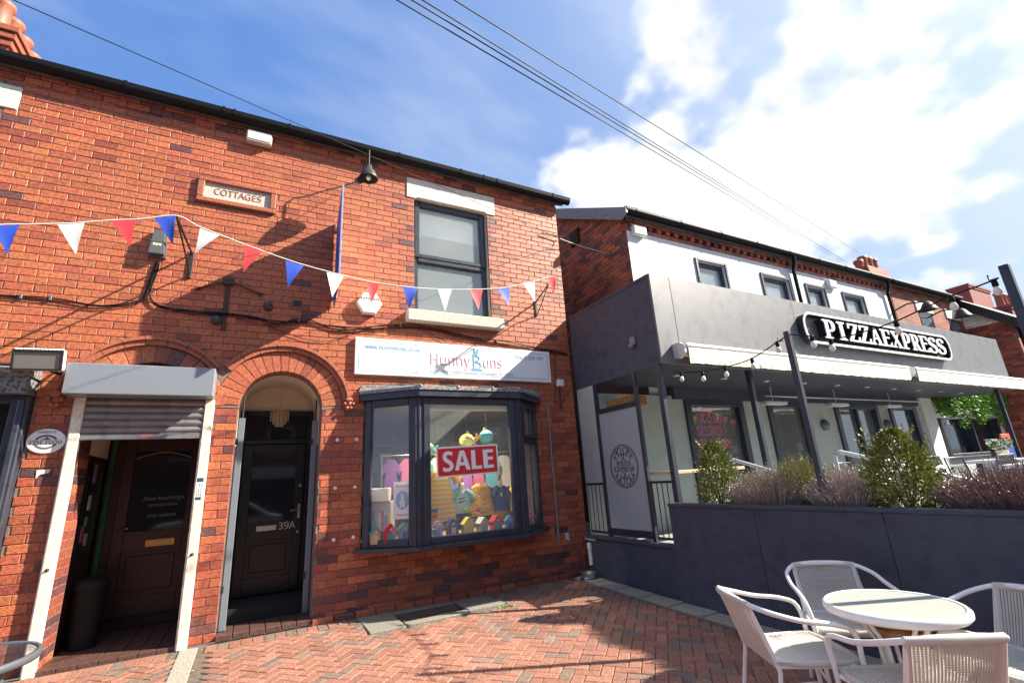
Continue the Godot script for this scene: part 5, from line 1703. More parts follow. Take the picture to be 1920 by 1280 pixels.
	for k in 110:
		var x2 := rng.randf_range(-2.2, 4.0)
		var z2 := 0.09 + absf(rng.randfn()) * 0.22 if rng.randf() < 0.6 else rng.randf_range(0.3, 4.0)
		var c := Vector3(x2, ground_y(z2) + 0.004, z2)
		lt.col = [Color(0.16, 0.10, 0.05), Color(0.22, 0.16, 0.08), Color(0.10, 0.07, 0.05), Color(0.4, 0.38, 0.34)][rng.randi() % 4]
		var b := Basis.from_euler(Vector3(rng.randf_range(-0.3, 0.3), rng.randf() * TAU, rng.randf_range(-0.3, 0.3))) * Basis.from_scale(Vector3.ONE * rng.randf_range(0.4, 1.2))
		lt.quad(c + b * Vector3(-0.013, 0, 0), c + b * Vector3(0, 0.003, 0.007), c + b * Vector3(0.014, 0, 0), c + b * Vector3(0, 0.003, -0.007))
	var lit := solo(lt, "leaf_litter", M("leaf"), "dead leaves and scraps scattered on the brick paving", "litter")
	lit.set_meta("kind", "stuff")
	# tuft of weed by the slab
	var wd := MB.new()
	for k in 40:
		wd.col = Color(0.16, 0.24, 0.05) * rng.randf_range(0.7, 1.3)
		var a := rng.randf() * TAU
		var c := Vector3(2.62 + rng.randf_range(-0.06, 0.06), ground_y(0.75), 0.80 + rng.randf_range(-0.03, 0.03))
		var tip := c + Vector3(cos(a) * 0.04, rng.randf_range(0.02, 0.05), sin(a) * 0.04)
		var side := Vector3(-sin(a), 0, cos(a)) * 0.003
		wd.tri(c - side, c + side, tip)
	solo(wd, "weed_tuft", M("leaf"), "small green weed growing at the edge of the drain slab", "weed")

# ---------- plants ----------
func leaf_at(mb: MB, c: Vector3, out: Vector3, l: float, w: float) -> void:
	var d := (out + Vector3(rng.randf_range(-0.8, 0.8), rng.randf_range(-0.3, 0.9), rng.randf_range(-0.8, 0.8))).normalized()
	var s := d.cross(Vector3(rng.randf_range(-1, 1), rng.randf_range(-1, 1), rng.randf_range(-1, 1))).normalized() * w
	var k := s.cross(d).normalized() * w * 0.35
	mb.quad(c, c + d * l * 0.5 + s + k, c + d * l, c + d * l * 0.5 - s + k)

func box_bush(at: Vector3, h: float, r: float, label: String, n := 4600) -> void:
	var t := thing("box_bush", label, "bush", at, 0.0, "clipped evergreen bushes in the planter")
	var mb := MB.new()
	var no := FastNoiseLite.new()
	no.seed = int(at.z * 100); no.frequency = 5.0
	for k in n:
		var f := pow(rng.randf(), 1.15)
		var a := rng.randf() * TAU
		var env := r * sqrt(maxf(0.02, sin(PI * clampf(f * 0.80 + 0.19, 0, 1)))) * (1.05 - 0.48 * f)
		env *= 1.0 + 0.55 * no.get_noise_3d(cos(a), f * 2.0, sin(a))
		var q := sqrt(rng.randf_range(0.25, 1.0)) * env
		var c := Vector3(cos(a) * q, f * h, sin(a) * q)
		mb.col = Color(0.13, 0.155, 0.03) * rng.randf_range(0.6, 1.25) if rng.randf() < 0.55 else Color(0.27, 0.27, 0.07) * rng.randf_range(0.8, 1.3)
		leaf_at(mb, c, Vector3(cos(a), 0.5, sin(a)), rng.randf_range(0.018, 0.042), rng.randf_range(0.006, 0.012))
	# loose shoots that break the outline
	for k in 46:
		var f := rng.randf_range(0.25, 1.0)
		var a := rng.randf() * TAU
		var e := r * (1.0 - 0.45 * f)
		var c := Vector3(cos(a) * e * 0.8, f * h * 0.95, sin(a) * e * 0.8)
		var d := Vector3(cos(a) * 0.6, rng.randf_range(0.7, 1.3), sin(a) * 0.6).normalized() * rng.randf_range(0.06, 0.17)
		for i in 12:
			mb.col = Color(0.27, 0.28, 0.07) * rng.randf_range(0.7, 1.3)
			leaf_at(mb, c + d * (i / 11.0), d.normalized(), rng.randf_range(0.02, 0.034), rng.randf_range(0.006, 0.010))
	part(mb, "foliage", M("leaf"), t)
	mb = MB.new()
	mb.col = Color(0.1, 0.07, 0.04)
	for k in 7:
		var a := TAU * k / 7
		mb.tube([Vector3(0, -0.03, 0), Vector3(cos(a) * r * 0.3, h * 0.4, sin(a) * r * 0.3), Vector3(cos(a + 0.3) * r * 0.4, h * 0.8, sin(a + 0.3) * r * 0.4)], [0.012, 0.007, 0.003], 5)
	part(mb, "stem", M("twig"), t)

func heather(at: Vector3, rx: float, rz: float, h: float, tint: Color, label: String, n := 1500, green := 0.2) -> void:
	var t := thing("heather_clump", label, "plant", at, 0.0, "heathers and low shrubs in the planter")
	var mb := MB.new()
	var lf := MB.new()
	for k in n:
		var a := rng.randf() * TAU
		var q := sqrt(rng.randf())
		var c := Vector3(cos(a) * rx * q * 0.8, 0, sin(a) * rz * q * 0.8)
		var top := Vector3(cos(a) * rx * q * 1.15, h * (1.0 - 0.55 * q * q) * rng.randf_range(0.65, 1.1), sin(a) * rz * q * 1.15)
		top += Vector3(rng.randf_range(-0.03, 0.03), 0, rng.randf_range(-0.03, 0.03))
		var mid := (c + top) * 0.5 + Vector3(0, h * 0.08, 0)
		mb.col = tint * rng.randf_range(0.55, 1.25)
		mb.tube([c, mid, top], [0.0022, 0.0018, 0.0012], 3, false)
		for i in 5:
			var p := mid.lerp(top, i / 4.0)
			if rng.randf() < green:
				lf.col = Color(0.22, 0.23, 0.05) * rng.randf_range(0.6, 1.3)
			else:
				lf.col = tint * rng.randf_range(0.6, 1.5)
			leaf_at(lf, p, (top - mid).normalized(), rng.randf_range(0.010, 0.02), rng.randf_range(0.003, 0.005))
	part(mb, "stems", M("twig"), t)
	part(lf, "florets", M("leaf"), t)

# ---------- restaurant next door ----------
const BX := 5.7        # its brick gable
const FZ := 0.4        # its upper front
func build_restaurant() -> void:
	var re := thing("restaurant_building", "white rendered restaurant with a grey canopy over its raised terrace", "building")
	var eav := 5.93
	# upper storey
	var wl := MB.new()
	var tops := []
	var wins := [[1303, 482, 1360, 497], [1425, 510, 1480, 524], [1508, 530, 1547, 540], [1577, 545, 1620, 557]]
	var xr := onz(1672, 560, FZ).x
	wl.box(Vector3(BX + 0.01, 2.6, FZ - 0.25), Vector3(xr, 4.3, FZ))
	var cx := BX + 0.01
	for q in wins:
		var a := onz(q[0] + 3, q[1] + 4, FZ)
		var b := onz(q[2] - 2, q[3] + 4, FZ)
		var top := (a.y + b.y) * 0.5
		wl.box(Vector3(cx, 4.3, FZ - 0.25), Vector3(a.x, eav - 0.28, FZ))
		wl.box(Vector3(a.x, top, FZ - 0.25), Vector3(b.x, eav - 0.28, FZ))
		cx = b.x
		tops.append([a.x, b.x, top])
	wl.box(Vector3(cx, 4.3, FZ - 0.25), Vector3(xr, eav - 0.28, FZ))
	part(wl, "upper_wall", M("render_white"), re)
	for q in tops:
		var f := MB.new()
		var a: float = q[0]
		var b: float = q[1]
		var t: float = q[2]
		for s in [[a - 0.06, 4.2, a + 0.0, t + 0.06], [b, 4.2, b + 0.06, t + 0.06], [a, t, b, t + 0.06]]: f.cbox(Vector3(s[0], s[1], FZ), Vector3(s[2], s[3], FZ + 0.03), 0.006)
		for s in [[a, 4.2, a + 0.06, t], [b - 0.06, 4.2, b, t], [a + 0.06, t - 0.07, b - 0.06, t]]: f.cbox(Vector3(s[0] + 0.002, s[1], FZ - 0.14), Vector3(s[2] - 0.002, s[3] - 0.002, FZ - 0.05), 0.006)
		var w := part(f, "window", M("slate_paint"), re)
		var g := MB.new()
		g.box(Vector3(a + 0.05, 4.2, FZ - 0.1), Vector3(b - 0.05, t - 0.06, FZ - 0.094))
		part(g, "pane", M("pane"), w)
		g = MB.new()
		g.box(Vector3(a, 4.2, FZ - 0.24), Vector3(b, t, FZ - 0.23))
		part(g, "blind", M("blind"), w)
	# corbelled brick eaves and gutter
	var cb := MB.new()
	var x := BX - 0.02
	while x < xr:
		for r in 3:
			cb.col = brick_colour(pick([1, 2, 3, 2, 1, 0.3]))
			cb.face_brick(Vector3(x + 0.11 * (r % 2), eav - 0.28 + 0.086 * r, FZ - 0.1), Vector3(x + 0.11 * (r % 2) + (0.1 if r == 1 else 0.22), eav - 0.20 + 0.086 * r, FZ + 0.012 + 0.020 * r), 0.004)
		x += BRICK_L
	part(cb, "corbel_bricks", M("brick"), re).set_meta("kind", "stuff")
	var gu := MB.new()
	gu.tube([Vector3(BX - 0.12, eav + 0.03, FZ + 0.17), Vector3(19.3, eav + 0.03, FZ + 0.17)], 0.065, 10)
	gu.box(Vector3(BX - 0.1, eav - 0.02, FZ - 0.05), Vector3(19.3, eav + 0.05, FZ + 0.12))
	var gt := part(gu, "gutter", M("black_plastic"), re)
	for k in 9:
		var mb := MB.new()
		mb.tube([Vector3(BX + 0.1 + 1.15 * k, eav + 0.03, FZ + 0.17), Vector3(BX + 0.14 + 1.15 * k, eav + 0.03, FZ + 0.17)], 0.073, 10)
		part(mb, "gutter_joint", M("black_plastic"), gt)
	for px in [[1488, 490, 1507, 572], [1665, 535, 1685, 600]]:
		var a := onz(px[0], px[1], FZ + 0.14)
		var mb := MB.new()
		mb.tube([Vector3(a.x, eav + 0.0, FZ + 0.17), Vector3(a.x + 0.02, eav - 0.15, FZ + 0.15), Vector3(a.x + 0.05, eav - 0.34, FZ + 0.07), Vector3(a.x + 0.05, 3.9, FZ + 0.07)], 0.04, 8)
		part(mb, "downpipe", M("black_plastic"), re)
	# brick gable towards the shop
	var gb := MB.new()
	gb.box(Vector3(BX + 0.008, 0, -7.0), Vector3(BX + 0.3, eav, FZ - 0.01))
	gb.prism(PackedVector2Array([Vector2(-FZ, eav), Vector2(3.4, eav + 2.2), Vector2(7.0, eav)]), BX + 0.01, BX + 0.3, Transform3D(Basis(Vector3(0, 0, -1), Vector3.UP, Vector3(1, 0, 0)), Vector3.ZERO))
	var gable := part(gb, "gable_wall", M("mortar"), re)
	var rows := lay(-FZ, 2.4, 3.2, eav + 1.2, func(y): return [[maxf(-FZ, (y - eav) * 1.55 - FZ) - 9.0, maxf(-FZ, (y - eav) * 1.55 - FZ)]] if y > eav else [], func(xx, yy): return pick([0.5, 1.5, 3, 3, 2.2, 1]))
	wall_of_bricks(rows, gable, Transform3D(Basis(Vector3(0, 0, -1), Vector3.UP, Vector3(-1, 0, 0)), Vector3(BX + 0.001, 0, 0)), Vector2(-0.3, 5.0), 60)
	var vt := MB.new()
	var va := onx(1079, 446, BX)
	vt.box(va + Vector3(-0.03, -0.17, -0.16), va + Vector3(0.0, 0.17, 0.16))
	for k in 6: vt.box(va + Vector3(-0.05, -0.15 + 0.055 * k, -0.15), va + Vector3(-0.03, -0.125 + 0.055 * k, 0.15))
	part(vt, "vent", M("black_paint"), gable)
	var rp := MB.new()
	rp.prism(PackedVector2Array([Vector2(-FZ - 0.10, eav - 0.01), Vector2(3.4, eav + 2.32), Vector2(7.2, eav), Vector2(7.2, eav - 0.1), Vector2(3.4, eav + 2.20), Vector2(-FZ - 0.06, eav - 0.06)]), BX - 0.12, 19.3, Transform3D(Basis(Vector3(0, 0, -1), Vector3.UP, Vector3(1, 0, 0)), Vector3.ZERO))
	var rf := part(rp, "roof", M("roof_slate"), re)
	var bg := MB.new()
	bg.prism(PackedVector2Array([Vector2(-FZ - 0.22, eav + 0.04), Vector2(3.4, eav + 2.30), Vector2(3.4, eav + 2.06), Vector2(-FZ - 0.05, eav - 0.13), Vector2(-FZ - 0.22, eav - 0.06)]), BX - 0.15, BX - 0.11, Transform3D(Basis(Vector3(0, 0, -1), Vector3.UP, Vector3(1, 0, 0)), Vector3.ZERO))
	part(bg, "bargeboard", M("lead"), rf)
	# chimney on the ridge
	var c0 := onz(1632, 512, -2.9)
	var ck := MB.new()
	ck.col = Color(0.36, 0.085, 0.05)
	ck.box(Vector3(c0.x - 0.75, 7.0, -3.3), Vector3(c0.x + 0.75, c0.y - 0.2, -2.6))
	for k in 3: ck.box(Vector3(c0.x - 0.78 - 0.03 * k, c0.y - 0.2 + 0.1 * k, -3.33), Vector3(c0.x + 0.78 + 0.03 * k, c0.y - 0.1 + 0.1 * k, -2.57))
	var chm := part(ck, "chimney", M("brick"), rf)
	for k in 4:
		var mb := MB.new()
		mb.lathe([Vector2(0.16, 0), Vector2(0.15, 0.5), Vector2(0.19, 0.56), Vector2(0.18, 0.66), Vector2(0.12, 0.66), Vector2(0.11, 0.3)], Transform3D(Basis(), Vector3(c0.x - 0.62 + 0.42 * k, c0.y + 0.08 - (0.25 if k == 0 else 0.0), -2.95)), 14)
		part(mb, "chimney_pot", M("terracotta"), chm)
	# canopy
	var cz := 1.93
	var cx1 := 15.9
	var fs := MB.new()
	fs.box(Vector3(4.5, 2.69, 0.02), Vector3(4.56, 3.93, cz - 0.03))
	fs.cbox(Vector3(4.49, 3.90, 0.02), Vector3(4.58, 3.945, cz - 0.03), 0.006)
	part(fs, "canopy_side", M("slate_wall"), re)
	fs = MB.new()
	fs.cbox(Vector3(4.495, 2.69, cz - 0.03), Vector3(4.86, 3.94, cz), 0.004)
	part(fs, "corner_panel", M("zinc"), re)
	for k in 4:
		fs = MB.new()
		var a := 4.863 + (cx1 - 4.863) * k / 4.0
		fs.cbox(Vector3(a + 0.001, 2.69, cz - 0.03), Vector3(a + (cx1 - 4.863) / 4.0 - 0.001, 3.94, cz), 0.003)
		part(fs, "fascia_panel", M("zinc"), re)
	fs = MB.new()
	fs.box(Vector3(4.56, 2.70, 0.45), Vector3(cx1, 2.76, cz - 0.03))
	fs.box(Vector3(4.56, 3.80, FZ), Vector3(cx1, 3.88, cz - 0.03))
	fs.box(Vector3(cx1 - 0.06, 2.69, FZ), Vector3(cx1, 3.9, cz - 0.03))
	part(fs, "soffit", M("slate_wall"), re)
	for k in 10:
		fs = MB.new()
		fs.lathe([Vector2(0.05, 0), Vector2(0.05, -0.01), Vector2(0.0, -0.012)], Transform3D(Basis(), Vector3(5.4 + 1.05 * k, 2.70, 1.3)), 12)
		part(fs, "downlight", M("silver_paint"), re)
	for q in [Vector3(4.50, 0.5, 1.85), Vector3(6.28, 0.5, 1.85), Vector3(15.14, 0.5, 1.85)]:
		fs = MB.new()
		fs.cbox(Vector3(q.x - 0.036, q.y, q.z - 0.036), Vector3(q.x + 0.036, 2.70, q.z + 0.036), 0.005)
		part(fs, "canopy_post", M("slate_paint"), re)
	# terrace floor and walls
	fs = MB.new()
	fs.box(Vector3(4.5, -0.2, 0.06), Vector3(19.5, 0.5, 6.2))
	part(fs, "terrace_floor", paint("terrace", Color(0.33, 0.33, 0.32), 0.8, 0.0, noise_tex(0.05, 0.8, 1.1, 4, 128, 81), 2.0), re)
	fs = MB.new()
	fs.cbox(Vector3(4.42, -0.2, 0.03), Vector3(4.50, 0.52, 1.84), 0.004)
	fs.cbox(Vector3(4.39, 0.485, 0.03), Vector3(4.52, 0.525, 1.84), 0.006)
	fs.cbox(Vector3(4.40, -0.2, 0.03), Vector3(4.42, 0.10, 1.84), 0.004)
	part(fs, "low_panel", M("slate_wall"), re)
	# planter along the terrace edge
	var k0 := 1.84
	for k in 4:
		fs = MB.new()
		fs.cbox(Vector3(4.33, -0.25, k0 + 1.12 * k + 0.002), Vector3(4.40, 0.99, k0 + 1.12 * (k + 1) - 0.002), 0.003)
		fs.cbox(Vector3(4.315, -0.25, k0 + 1.12 * k + 0.002), Vector3(4.33, -0.0, k0 + 1.12 * (k + 1) - 0.002), 0.003)
		part(fs, "planter_panel", M("slate_wall"), re)
	fs = MB.new()
	fs.cbox(Vector3(4.315, 0.965, k0), Vector3(4.44, 1.0, k0 + 4.48), 0.005)
	fs.cbox(Vector3(4.402, 0.3, k0 + 0.001), Vector3(5.0, 0.963, k0 + 0.05), 0.004)
	fs.cbox(Vector3(4.92, 0.3, k0 + 0.052), Vector3(4.998, 0.96, k0 + 4.48), 0.004)
	part(fs, "planter_rim", M("slate_wall"), re)
	fs = MB.new()
	fs.box(Vector3(4.40, 0.5, k0 + 0.05), Vector3(4.92, 0.93, k0 + 4.48))
	part(fs, "soil", M("soil"), re)
	# back wall: mint piers, dark framed windows
	var open := [[6.35, 7.85], [8.55, 9.80], [10.80, 12.55], [13.05, 14.30]]
	var px0 := 4.56
	for o in open + [[14.45, 14.45]]:
		fs = MB.new()
		fs.box(Vector3(px0, 0.5, 0.25), Vector3(o[0], 2.56, 0.5))
		part(fs, "mint_pier", M("mint"), re)
		px0 = o[1]
	fs = MB.new()
	fs.box(Vector3(4.50, 0.5, 0.03), Vector3(4.56, 2.69, 0.46))
	part(fs, "mint_return", M("mint"), re)
	fs = MB.new()
	fs.box(Vector3(6.1, 2.50, 0.40), Vector3(14.45, 2.70, 0.56))
	part(fs, "shopfront_beam", M("slate_wall"), re)
	for o in open:
		var f := MB.new()
		for s in [[o[0], 0.5, o[0] + 0.14, 2.5], [o[1] - 0.14, 0.5, o[1], 2.5], [o[0] + 0.14, 2.40, o[1] - 0.14, 2.5], [o[0] + 0.14, 0.5, o[1] - 0.14, 0.75]]: f.cbox(Vector3(s[0], s[1], 0.36), Vector3(s[2], s[3], 0.54), 0.006)
		if o[1] - o[0] > 1.6: f.cbox(Vector3((o[0] + o[1]) / 2 - 0.04, 0.75, 0.38), Vector3((o[0] + o[1]) / 2 + 0.04, 2.4, 0.52), 0.006)
		var w := part(f, "window", M("slate_paint"), re)
		var g := MB.new()
		g.box(Vector3(o[0] + 0.13, 0.74, 0.44), Vector3(o[1] - 0.13, 2.41, 0.446))
		part(g, "pane", M("clear_pane"), w)
	fs = MB.new()
	fs.box(Vector3(4.5, 0.5, -3.0), Vector3(14.4, 2.7, -2.9)); fs.box(Vector3(4.4, 0.45, -3.0), Vector3(14.4, 0.5, 0.25)); fs.box(Vector3(5.8, 2.56, -3.0), Vector3(14.4, 2.62, 0.25)); fs.box(Vector3(14.3, 0.5, -3.0), Vector3(14.4, 2.6, 0.25))
	part(fs, "dining_room", M("room_plaster"), re)
	# white pier and bay at the far end
	fs = MB.new()
	fs.box(Vector3(14.45, 0.4, 0.1), Vector3(15.05, 2.69, 0.62))
	fs.box(Vector3(15.05, 2.2, 0.1), Vector3(19.6, 3.3, 0.5)); fs.box(Vector3(15.05, 0.3, 0.1), Vector3(19.6, 1.22, 0.5)); fs.box(Vector3(18.9, 1.22, 0.1), Vector3(19.6, 2.2, 0.5)); fs.box(Vector3(15.05, 1.22, 0.1), Vector3(15.35, 2.2, 0.5))
	part(fs, "white_wall", M("render_white"), re)
	fs = MB.new()
	for s in [[15.35, 1.22, 15.47, 2.2], [18.78, 1.22, 18.9, 2.2], [17.1, 1.22, 17.18, 2.2], [15.47, 1.22, 18.78, 1.30], [15.25, 1.14, 19.0, 1.22]]: fs.cbox(Vector3(s[0], s[1], 0.36), Vector3(s[2], s[3], 0.58), 0.006)
	var bw := part(fs, "window", M("slate_paint"), re)
	fs = MB.new()
	fs.box(Vector3(15.4, 1.24, 0.40), Vector3(18.85, 2.2, 0.406))
	part(fs, "pane", M("dark_inside_glass"), bw)
	# frosted side screen with its round emblem
	var sx := 4.50
	fs = MB.new()
	for z in [0.50, 1.385]: fs.cbox(Vector3(sx - 0.024, 0.5, z - 0.026), Vector3(sx + 0.024, 2.69, z + 0.026), 0.004)
	fs.cbox(Vector3(sx - 0.02, 2.23, 0.535), Vector3(sx + 0.02, 2.30, 1.35), 0.004)
	fs.cbox(Vector3(sx - 0.02, 0.55, 0.535), Vector3(sx + 0.02, 0.64, 1.35), 0.004)
	var sc := part(fs, "screen_frame", M("slate_paint"), re)
	fs = MB.new()
	fs.box(Vector3(sx - 0.004, 0.64, 0.535), Vector3(sx + 0.004, 2.23, 1.35))
	part(fs, "frosted_pane", M("frosted"), sc)
	var face := Transform3D(Basis(Vector3(0, 0, 1), Vector3.UP, Vector3(-1, 0, 0)), Vector3(sx - 0.005, 1.46, 0.955))
	var em := MB.new()
	var arcs := func(c: Vector2, r: float, w: float, a0: float, a1: float):
		var n := maxi(6, int(absf(a1 - a0) * 7))
		for i in n:
			arc_block(em, c, r - w, r, lerpf(a0, a1, float(i) / n), lerpf(a0, a1, float(i + 1) / n), 0.0, 0.002, 0.0)
	arcs.call(Vector2.ZERO, 0.292, 0.012, 0.0, TAU)
	arcs.call(Vector2.ZERO, 0.268, 0.006, 0.0, TAU)
	for sx2 in [-1, 1]:
		for sy in [-1, 1]:
			for q in [[0.05, 0.12, 0.05, 0.3, 4.6], [0.125, 0.135, 0.055, -0.6, 3.6], [0.17, 0.105, 0.035, 0.0, 4.4], [0.06, 0.205, 0.045, -0.4, 3.9], [0.13, 0.19, 0.028, 0.4, 4.9], [0.03, 0.16, 0.022, 1.0, 5.4]]:
				var a0: float = q[3]
				var a1: float = q[4]
				if sx2 < 0:
					var t0 := PI - a1
					a1 = PI - a0
					a0 = t0
				if sy < 0:
					var t0 := -a1
					a1 = -a0
					a0 = t0
				arcs.call(Vector2(q[0] * sx2, q[1] * sy), q[2], 0.011, a0, a1)
	part(em, "emblem", M("bronze_print"), sc, face)
	text("PIZZA", "lettering", M("bronze_print"), sc, face * Transform3D(Basis(), Vector3(0, 0.035, 0.001)), 0.062, 0.002, "Droid Serif", 700, 0.30)
	text("EXPRESS", "lettering", M("bronze_print"), sc, face * Transform3D(Basis(), Vector3(0, -0.04, 0.001)), 0.062, 0.002, "Droid Serif", 700, 0.42)
	# railings and counter
	for seg in [[0.06, 0.46], [1.43, 1.80]]:
		fs = MB.new()
		fs.cbox(Vector3(sx - 0.015, 1.22, seg[0]), Vector3(sx + 0.015, 1.25, seg[1]), 0.003)
		fs.cbox(Vector3(sx - 0.015, 0.56, seg[0]), Vector3(sx + 0.015, 0.585, seg[1]), 0.003)
		var n := 4
		for k in n + 1: fs.tube([Vector3(sx, 0.57, lerpf(seg[0] + 0.01, seg[1] - 0.01, float(k) / n)), Vector3(sx, 1.23, lerpf(seg[0] + 0.01, seg[1] - 0.01, float(k) / n))], 0.007, 6)
		part(fs, "railing", M("black_iron"), re)
	fs = MB.new()
	fs.cbox(Vector3(4.62, 1.32, 0.55), Vector3(4.95, 1.36, 1.80), 0.004); fs.cbox(Vector3(4.95, 1.32, 1.45), Vector3(5.9, 1.36, 1.78), 0.004)
	part(fs, "counter", paint("pale_wood", Color(0.5, 0.4, 0.27), 0.5), re)
	fs = MB.new()
	fs.cbox(Vector3(4.60, 2.29, 0.60), Vector3(4.9, 2.42, 1.15), 0.005)
	part(fs, "wooden_box", M("wood"), re)
	fs = MB.new()
	fs.cbox(Vector3(4.46, 3.05, 1.42), Vector3(4.50, 3.17, 1.52), 0.01)
	fs.cbox(Vector3(4.42, 3.02, 1.43), Vector3(4.47, 3.06, 1.50), 0.008)
	solo(fs, "security_light", paint("sec_grey", Color(0.2, 0.2, 0.22), 0.4), "small grey security light on the dark side of the canopy", "light")
	# alarm boxes on the white wall
	for q in [[1195, 436, "white alarm box at the brick corner of the white wall"], [1556, 535, "white alarm box between the upper windows"]]:
		var p := onz(q[0], q[1], FZ)
		fs = MB.new()
		fs.cbox(p + Vector3(-0.16, -0.09, 0), p + Vector3(0.16, 0.11, 0.1), 0.02)
		solo(fs, "alarm_box", M("white_plastic"), q[2], "alarm")
	pink_lettering()

func pink_lettering() -> void:
	var t := thing("window_lettering", "bright pink lettering hung in the restaurant window", "lettering", Vector3(7.05, 2.0, 0.40))
	var y := 0.20
	for w in [["PIZZERIA", 0.72], ["DELIVERY", 0.72], ["COLLECTION", 0.95]]:
		text(w[0], "letters", M("neon_pink"), t, Transform3D(Basis(), Vector3(0, y, 0)), 0.17, 0.01, "Droid Sans", 900, w[1])
		y -= 0.225
	var b := thing("paper_bunting", "little paper bunting in the restaurant window", "bunting", Vector3(7.05, 2.30, 0.41))
	for k in 7:
		var mb := MB.new()
		mb.col = [Color(0.6, 0.15, 0.05), Color(0.5, 0.5, 0.1), Color(0.55, 0.1, 0.2)][k % 3]
		var x := -0.6 + 0.2 * k
		var yy := -0.25 * absf(x) + 0.03
		mb.prism(PackedVector2Array([Vector2(x - 0.07, yy), Vector2(x + 0.07, yy), Vector2(x, yy - 0.14)]), 0, 0.004)
		part(mb, "pennant", M("colour"), b)

func build_restaurant_sign() -> void:
	var s := thing("restaurant_sign", "large white cut-out restaurant lettering inside a long rounded outline on the canopy", "sign", Vector3(0, 0, 1.93))
	var a := onz(1503, 605, 2.0)
	var b := onz(1779, 660, 2.0)
	var x0 := a.x
	var x1 := b.x
	var y0 := 3.205
	var y1 := 3.70
	var r := (y1 - y0) * 0.42
	var out := []
	for c in [[x1 - r, y1 - r, 0.0], [x0 + r, y1 - r, PI / 2], [x0 + r, y0 + r, PI], [x1 - r, y0 + r, PI * 1.5]]:
		for i in 9:
			var g: float = c[2] + PI / 2 * i / 8.0
			out.append(Vector2(c[0] + cos(g) * r, c[1] + sin(g) * r))
	var rim := MB.new()
	var cap := MB.new()
	var mid := Vector2((x0 + x1) / 2, (y0 + y1) / 2)
	for i in out.size():
		var p: Vector2 = out[i]
		var q: Vector2 = out[(i + 1) % out.size()]
		var n0: Vector2 = (out[(i + 1) % out.size()] - out[(i - 1 + out.size()) % out.size()]).orthogonal().normalized() * 0.018
		var n1: Vector2 = (out[(i + 2) % out.size()] - p).orthogonal().normalized() * 0.018
		for layer in [[rim, 0.0, 0.105], [cap, 0.105, 0.12]]:
			var mb: MB = layer[0]
			var za: float = layer[1]
			var zb: float = layer[2]
			var P := func(v: Vector2, z: float) -> Vector3: return Vector3(v.x, v.y, z)
			mb.quad(P.call(p - n0, zb), P.call(p + n0, zb), P.call(q + n1, zb), P.call(q - n1, zb))
			mb.quad(P.call(p + n0, za), P.call(q + n1, za), P.call(q + n1, zb), P.call(p + n0, zb))
			mb.quad(P.call(q - n1, za), P.call(p - n0, za), P.call(p - n0, zb), P.call(q - n1, zb))
	part(rim, "outline_side", M("black_paint"), s)
	part(cap, "outline_face", M("sign_white"), s)
	var word := "PIZZAEXPRESS"
	var lx0 := onz(1538, 620, 2.0).x
	var lx1 := onz(1766, 650, 2.0).x
	var step := (lx1 - lx0) / word.length()
	for i in word.length():
		var w := step * (0.62 if word[i] == "I" else 0.94)
		var at := Vector3(lx0 + step * (i + 0.5), 3.455, 0.0)
		text(word[i], "letter_side", M("black_paint"), s, Transform3D(Basis(), at + Vector3(0, 0, 0.06)), 0.325, 0.12, "Droid Serif", 700, w)
		text(word[i], "letter", M("sign_white"), s, Transform3D(Basis(), at + Vector3(0, 0, 0.128)), 0.325, 0.016, "Droid Serif", 700, w)

func build_awnings() -> void:
	for q in [[4.72, 10.52, "pale awning rolled up along the canopy, cassette next to the dark canopy side"], [10.70, 16.1, "pale awning rolled up along the far half of the canopy"]]:
		var t := thing("awning", q[2], "awning", Vector3(0, 0, 1.93), 0.0, "awnings under the grey fascia")
		var a: float = q[0]
		var b: float = q[1]
		var mb := MB.new()
		var pr := PackedVector2Array([Vector2(0.0, 2.76), Vector2(0.10, 2.74), Vector2(0.19, 2.80), Vector2(0.20, 2.90), Vector2(0.12, 2.95), Vector2(0.0, 2.95)])
		for ex in [-a - 0.04, -b]:
			mb = MB.new()
			mb.prism(pr, ex, ex + 0.04, Transform3D(Basis(Vector3(0, 0, 1), Vector3.UP, Vector3(-1, 0, 0)), Vector3.ZERO))
			part(mb, "end_cap", M("silver_paint"), t)
		mb = MB.new()
		mb.prism(PackedVector2Array([Vector2(0.0, 2.925), Vector2(0.185, 2.905), Vector2(0.19, 2.93), Vector2(0.12, 2.955), Vector2(0.0, 2.955)]), -b + 0.04, -a - 0.04, Transform3D(Basis(Vector3(0, 0, 1), Vector3.UP, Vector3(-1, 0, 0)), Vector3.ZERO))
		mb.tube([Vector3(a + 0.04, 2.895, 0.19), Vector3(b - 0.04, 2.895, 0.19)], 0.028, 8)
		part(mb, "front_rail", M("white_paint"), t)
		mb = MB.new()
		mb.tube([Vector3(a + 0.04, 2.83, 0.09), Vector3(b - 0.04, 2.83, 0.09)], 0.055, 10)
		part(mb, "roll", M("awning_cloth"), t)
		# crumpled valance
		mb = MB.new()
		var no := FastNoiseLite.new()
		no.seed = int(a * 10); no.frequency = 1.6
		var n := int((b - a) / 0.04)
		var P := func(i: int, k: int) -> Vector3:
			var x := lerpf(a + 0.06, b - 0.06, float(i) / n)
			var v := k / 5.0
			var w := no.get_noise_2d(x * 3.0, v * 1.2) * 0.016 * v + 0.005 * sin(x * 23.0 + v * 2.0) * v
			return Vector3(x, 2.885 - 0.225 * v + 0.012 * no.get_noise_1d(x * 4.0) * v, 0.205 + w)
		for i in n:
			for k in 5: mb.quad(P.call(i, k + 1), P.call(i + 1, k + 1), P.call(i + 1, k), P.call(i, k))
		part(mb, "valance", M("awning_cloth"), t)

